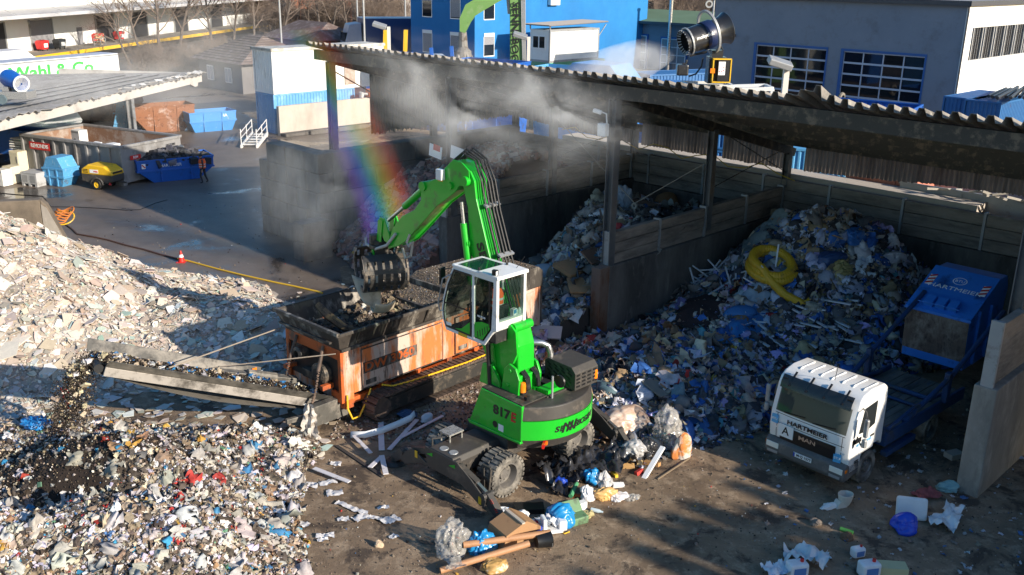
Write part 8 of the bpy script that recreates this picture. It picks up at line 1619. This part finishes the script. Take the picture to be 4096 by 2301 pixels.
drape('brown_sheeting','brown wood boards spread across the pile top','boards',[(24,760,680),(24,640,780),(24,520,860)],(.7,.8),mat('brown_boards',(.26,.16,.08),.8,dirt=(.12,.08,.05),amt=.4,scale=3,stretch=(3,.5,1)),h_big,10,.15,.1)
pile_bag('blue_sack','blue sack high on the bulky waste','bag',24,980,930,1.0,plastic('sack_blue',(.03,.14,.4),.5),166,(1.3,.7,.7),rz=.8);pile_bag('navy_sack','dark blue sack in the middle of the bulky waste','bag',24,770,1150,1.1,plastic('sack_navy',(.02,.06,.17),.5),167,(1,.8,.8),crum=.6)
pile_bag('white_sack','white bag near the right end of the bulky waste','bag',24,1320,920,.8,mat('dull_white_bag',(.5,.48,.5),.6),168,(.9,.8,1.0));pile_bag('grey_sack','pale grey bag below the white one at the pile end','bag',24,1340,1140,.9,mat('dull_grey_bag',(.38,.37,.4),.6),169,(1.1,.8,.8));pile_bag('yellow_sack','yellowish clear sack in the bulky waste','bag',24,850,1270,1.0,mat('yellowish_bag',(.32,.26,.1),.5),170,(1,.8,.9))
for i,(a,b,lab,c,L,w_) in enumerate(((310,1090,'pale green foam block on the bulky waste, upper one',(.5,.58,.52),1.1,.35),(330,1160,'pale foam slab below the upper foam block',(.48,.52,.5),1.2,.5),(680,700,'pale white board sticking up at the pile top',(.5,.5,.56),1.0,.5),(770,940,'brown timber board in the bulky waste',(.36,.24,.12),.9,.4),(920,720,'leaning pale board at the back of the pile',(.45,.45,.48),.9,.35),(640,790,'brown plywood sheet high on the bulky waste',(.34,.22,.1),1.2,.35))):
 p=rest(*PX(24,a,b),h_big);board('foam_slab' if i<2 else 'board',lab,'slab' if i<2 else 'board',p+Vector((0,0,.1)),L,w_,.16 if i<2 else .04,mat('pileboard%d'%i,c,.75,dirt=[x*.6 for x in c],amt=.3,scale=3),.3+i*.5,.35*(i>1),.3*(i>2))
pile_bag('blue_cushion','blue cushion on the waste left of the carpet roll','cushion',33,2230,280,1.15,mat('cushion_blue',(.04,.16,.38),.7),171,(1.2,.8,.5),crum=.2,rz=.3)
p=rest(*PX(33,1500,990),h_big);board('grey_board','grey diamond shaped board on the shaded waste','board',p+Vector((0,0,.12)),.95,.8,.05,mat('board_greygreen',(.17,.17,.15),.8),.75,.3,.1)
p=rest(*PX(33,1660,460),h_big);board('white_board_piece','pale triangular board below the brown carpet','board',p+Vector((0,0,.12)),.75,.6,.05,mat('board_pale',(.4,.42,.42),.7),.5,.5,.1)
rr=random.Random(31)
for i in range(26):
 a,b=rr.uniform(1780,2567),rr.uniform(1240,1447);p=rest(*PX(23,a,b),h_big);ry_=rr.uniform(-1.2,.2);board('white_profile_strip','white plastic profile sticking out of the waste below the fleece','profile',p+Vector((0,0,.3)),rr.uniform(.7,1.7),.06,.04,mat('profile_white',(.6,.61,.64),.45),rr.uniform(0,3),0,ry_,'white profiles in the bulky waste')
for i in range(22):
 a,b=rr.uniform(0,960),rr.uniform(150,620);p=rest(*PX(34,a,b),h_big);board('white_profile_strip','white plastic profile lying on the waste behind the truck','profile',p+Vector((0,0,.12)),rr.uniform(.8,2.2),.09,.05,mat('profile_white',(.6,.61,.64),.45),-.95+rr.uniform(-.4,.4),0,rr.uniform(-.25,.25),'white profiles behind the truck')
pile_bag('cardboard_crate','big brown wooden crate at the back of the middle bay','crate',23,1530,560,1.6,CARD,180,(1,.9,.9),h_mid,.1)
pile_bag('rolled_carpet','brown rolled carpet lying in the middle bay','carpet',23,1350,650,1.7,mat('roll_brown',(.2,.12,.08),.9),181,(1.3,.42,.4),h_mid,.3,rz=-.6);pile_bag('blue_grey_sack','blue grey sack left of the rolled carpet','bag',23,1150,640,1.2,mat('sack_bluegrey',(.2,.25,.32),.6),182,(.7,.6,1.2),h_mid)
for i,(rc,a,b,L,w_,rz,rx,c,lab) in enumerate(((23,690,1240,1.35,.95,.75,.25,CARD,'stack of brown cardboard sheets before the middle bay'),(23,790,1400,1.2,.9,.1,.3,CARD,'cardboard sheet lying below the cardboard stack'),(23,900,1120,1.1,.7,.7,.5,mat('brown_board2',(.2,.1,.06),.8),'dark brown board with an orange sticker'),(33,740,90,.9,.7,.6,.3,mat('board_tan',(.28,.2,.13),.8),'tan chipboard leaning beside the post casing'),(33,710,190,.75,.3,-.1,.3,mat('blue_print',(.04,.16,.35),.5),'blue printed board below the chipboard'),(33,390,480,1.35,.55,-.15,.5,mat('grey_foam',(.36,.36,.38),.8),'grey jigsaw edged foam mat behind the machine'),(33,420,610,2.2,.2,-.6,0,mat('beam_grey',(.2,.18,.17),.8),'grey timber beam lying behind the machine'))):
 p=rest(*PX(rc,a,b),h_mid if a<990 and rc==23 else h_mid);board('waste_sheet',lab,'board',p+Vector((0,0,.15)),L,w_,.06 if i else .14,c,rz,rx)
for(rc,a,b,s,m,sd,lab,nm) in((23,490,950,.5,mat('red_box',(.5,.03,.06),.5),190,'red box on the middle heap beside the wall','red_box'),(23,680,770,.5,mat('lilac_foam',(.4,.3,.6),.8),191,'lilac foam block on the middle heap','foam_block'),(23,720,810,.7,mat('cream_board',(.5,.46,.32),.8),192,'cream board piece beside the lilac foam','board_piece'),(23,870,520,.6,mat('cream_board',(.5,.46,.32),.8),193,'cream board piece at the top of the middle heap','board_piece'),(23,940,990,.7,plastic('bag_navy2',(.02,.07,.2),.5),194,'navy bag beside the tall post','bag'),(23,380,1240,1.3,mat('pale_film',(.3,.36,.42),.5),195,'pale blue grey film before the middle bay','film_heap'),(23,300,1400,1.2,mat('pale_film',(.3,.36,.42),.5),196,'blue grey film beside the cab rear window','film_heap')):
 pile_bag(nm,lab,nm.replace('_',' '),rc,a,b,s,m,sd,(1.1,.8,.5),h_mid,.5)
rr=random.Random(41)
for i in range(15):
 a=6.4+i*.42;p=S(a,12.9,4.6+rr.uniform(0,.3));q=MB();q.beam((-.7,0,rr.uniform(-.3,.3)),(.7,0,rr.uniform(-.3,.3)),.1,.08);tag(q.build('scaffold_board',mat('scaffold',(.4,.37,.33),.7),None,loc=p,rz=YA+rr.uniform(-1,1)),'pale scaffold timber in the jumble behind the back wall','timber','scaffold timbers behind the back wall')
skip_box('scrap_bin','grey bin heaped behind the right part of the back wall',S(8.6,14.2,0),YA,8,2.2,4.5,GALV,.2);skip_box('orange_bin','faded orange bin behind the back wall',S(3.6,14.4,0),YA,3.0,2.0,4.75,mat('orange_bin',(.5,.18,.12),.6),.2)
t=container('back_container','blue container close behind the translucent sheets',S(-3.5,17.5),rad(-20),9,2.5,4.3,LBLUE)
q=MB();
board('pale_ledge','sunlit rubble ledge along the top of the back wall','ledge',S(-2.5,12.7,3.95),21,1.2,.32,mat('ledge',(.45,.4,.35),.9,bump=.5),YA)
def mist_material(name,dens,col=(1,1,1),sc=.5,lo=.42,hi=.72,axis=None,g=-.42,det=4,dist=.6,stretch=(1,1,1),edge=1.0):
 m=bpy.data.materials.new(name);m.use_nodes=True;n,l=m.node_tree.nodes,m.node_tree.links
 n.remove(n['Principled BSDF']);vs=n.new('ShaderNodeVolumeScatter');l.new(vs.outputs[0],n['Material Output'].inputs['Volume'])
 vs.inputs['Color'].default_value=(*col,1);vs.inputs['Anisotropy'].default_value=g
 co=_co(n,l,stretch);k=_ramp(n,l,_noise(n,l,co,sc,det,.62,dist),lo,hi)
 tc=n.new('ShaderNodeTexCoord');mp=n.new('ShaderNodeMapping');l.new(tc.outputs['Generated'],mp.inputs[0]);mp.inputs['Location'].default_value=(-1,-1,-1);mp.inputs['Scale'].default_value=(2,2,2)
 ln=n.new('ShaderNodeVectorMath');ln.operation='LENGTH';l.new(mp.outputs[0],ln.inputs[0])
 fo=_ramp(n,l,ln.outputs['Value'],.15,.98,(1,1,1,1),(0,0,0,1))
 a=n.new('ShaderNodeMath');a.operation='MULTIPLY';l.new(k,a.inputs[0]);l.new(fo,a.inputs[1]);b=n.new('ShaderNodeMath');b.operation='MULTIPLY';l.new(a.outputs[0],b.inputs[0]);b.inputs[1].default_value=dens
 l.new(b.outputs[0],vs.inputs['Density']);return m,n,l,vs
def blob(name,label,p,r,m,rot=(0,0,0)):
 v,f=ICO3;q=MB();q.v=[(x*2*r[0],y*2*r[1],z*2*r[2]) for x,y,z in v];q.f=[tuple(int(i) for i in t) for t in f];q.m=[0]*len(q.f)
 o=q.build(name,m,None,loc=p);o.rotation_euler=rot;return tag(o,label,'mist',None,'stuff')
mm,*_=mist_material('mist_cloud',.55,sc=.55,lo=.45,hi=.8,stretch=(.55,1,1),det=6,dist=1.2)
blob('water_mist','drifting white water mist below the shed roof edge',lift(1850,420,33.5),(7.0,2.2,2.4),mm,(0,rad(9),rad(-38)))
blob('water_mist','mist cloud hanging before the block wall',lift(1300,720,39),(4.8,2.6,4.2),mist_material('mist_low',.15,sc=.4,lo=.4,hi=.75,det=6,dist=1.0)[0])
blob('water_mist','mist rolling under the roof edge near the central bays',lift(2250,420,31.5),(4.0,1.4,1.3),mist_material('mist_roll',.8,sc=.8,lo=.45,hi=.75,stretch=(.5,1,1),det=6,dist=1.3)[0],(0,rad(10),rad(-45)))
nzw=MC.location+nz*0+mp(1745,390,-.35)
q=MB();a0=nzw;d0=(lift(2000+1000*.4285,600*.4285,48)-a0);u0=d0.normalized();o1=u0.orthogonal().normalized();o2=u0.cross(o1);vs=[]
for i in range(9):
 t=i/8
 for j in range(16):a=2*PI*j/16;r_=.5+1.25*t;vs.append(a0+d0*t*1.35+Vector((0,0,-1.2*t*t))+(o1*math.cos(a)+o2*math.sin(a))*r_-a0)
q.add(vs,[(i*16+j,i*16+(j+1)%16,(i+1)*16+(j+1)%16,(i+1)*16+j) for i in range(8) for j in range(16)]+[tuple(range(15,-1,-1)),tuple(128+j for j in range(16))])
m_,n,l,vsn=mist_material('mist_jet',.4,sc=.7,lo=.3,hi=.7,dist=1.4,det=6)
for k in list(n):
 if k.type=='VALTORGB' and k.inputs[0].links and k.inputs[0].links[0].from_node.type=='VECT_MATH':k.color_ramp.elements[0].position=.75;k.color_ramp.elements[1].position=1.35
tag(q.build('water_mist',m_,None,loc=a0),'white water jet blown from the black cannon','mist',None,'stuff')
blob('water_mist','thin spray drifting from the blue cannon along the canopy roof',lift(800*.4285,830*.4285,62),(9.0,5,2.0),mist_material('mist_thin',.09,sc=.3,lo=.35,hi=.8)[0],(0,0,rad(40)))
blob('water_mist','thin veil of spray over the far yard and the thicket',lift(820,420,80),(13,12,9),mist_material('mist_veil',.045,sc=.15,lo=.3,hi=.8)[0])
def bow():
 pts=[(1190,120),(1270,250),(1370,420),(1450,580),(1520,760),(1570,940),(1600,1040)]
 D0=36.5;w_=[150,150,160,165,160,150,140];q=MB();base=lift(1450,600,D0);k=len(pts);vs=[];uv=[]
 for i,(x,y) in enumerate(pts):
  for j in range(9):
   f=j/8-.5
   for dd in(-.5,.5):vs.append(lift(x+f*2*w_[i],y-f*60,D0+dd)-base);uv.append((j/8,i/(k-1)))
 fs=[];st=18
 for i in range(k-1):
  for j in range(8):
   a=i*st+2*j
   fs+=[(a,a+2,a+st+2,a+st),(a+1,a+st+1,a+st+3,a+3)]
  fs+=[(i*st,(i+1)*st,(i+1)*st+1,i*st+1),(i*st+16,i*st+17,(i+1)*st+17,(i+1)*st+16)]
 fs+=[(2*j,2*j+1,2*j+3,2*j+2) for j in range(8)]+[((k-1)*st+2*j,(k-1)*st+2*j+2,(k-1)*st+2*j+3,(k-1)*st+2*j+1) for j in range(8)]
 q.add(vs,fs);m=bpy.data.materials.new('rainbow_spray');m.use_nodes=True;n,l=m.node_tree.nodes,m.node_tree.links;n.remove(n['Principled BSDF'])
 v=n.new('ShaderNodeVolumeScatter');l.new(v.outputs[0],n['Material Output'].inputs['Volume']);v.inputs['Anisotropy'].default_value=-.42
 zs=np.array([(lift(x,y,D0)-base).z for x,y in pts]);xs=np.array([(lift(x,y,D0)-base).x for x,y in pts]);c2,c1,c0=np.polyfit(zs,xs,2)
 tc=n.new('ShaderNodeTexCoord');sp=n.new('ShaderNodeSeparateXYZ');l.new(tc.outputs['Object'],sp.inputs[0])
 def M(op,a,b):
  t=n.new('ShaderNodeMath');t.operation=op
  for i_,x in enumerate((a,b)):
   if hasattr(x,'is_output'):l.new(x,t.inputs[i_])
   else:t.inputs[i_].default_value=x
  return t.outputs[0]
 z=sp.outputs['Z'];cx=M('ADD',M('ADD',M('MULTIPLY',M('MULTIPLY',z,z),c2),M('MULTIPLY',z,c1)),c0);f=M('ADD',M('DIVIDE',M('SUBTRACT',sp.outputs['X'],cx),2.5),.5)
 r=n.new('ShaderNodeValToRGB');l.new(f,r.inputs[0]);cr=r.color_ramp;cols=[(0,(0,0,0)),(.16,(.12,.02,.45)),(.3,(.02,.12,.75)),(.44,(.03,.5,.35)),(.56,(.55,.6,.06)),(.68,(.85,.4,.05)),(.82,(.6,.08,.02)),(1,(0,0,0))]  # spectrum painted as scatter colour, in place of refracted sunlight
 cr.elements[0].position=0;cr.elements[0].color=(0,0,0,1);cr.elements[1].position=1;cr.elements[1].color=(0,0,0,1)
 for p_,c_ in cols[1:-1]:e=cr.elements.new(p_);e.color=(*c_,1)
 l.new(r.outputs[0],v.inputs['Color']);rz_=n.new('ShaderNodeValToRGB');mr=n.new('ShaderNodeMapRange');l.new(z,mr.inputs[0]);mr.inputs[1].default_value=float(zs.min());mr.inputs[2].default_value=float(zs.max());l.new(mr.outputs[0],rz_.inputs[0])
 e=rz_.color_ramp.elements;e[0].position=0;e[0].color=(.25,.25,.25,1);e[1].position=1;e[1].color=(.12,.12,.12,1);x_=e.new(.2);x_.color=(1,1,1,1);x_=e.new(.6);x_.color=(.6,.6,.6,1)
 d=M('MULTIPLY',rz_.outputs[0],.36);l.new(d,v.inputs['Density'])
 tag(q.build('rainbow',m,None,loc=base),'rainbow arc standing in the spray behind the boom','rainbow',None,'stuff')
bow()
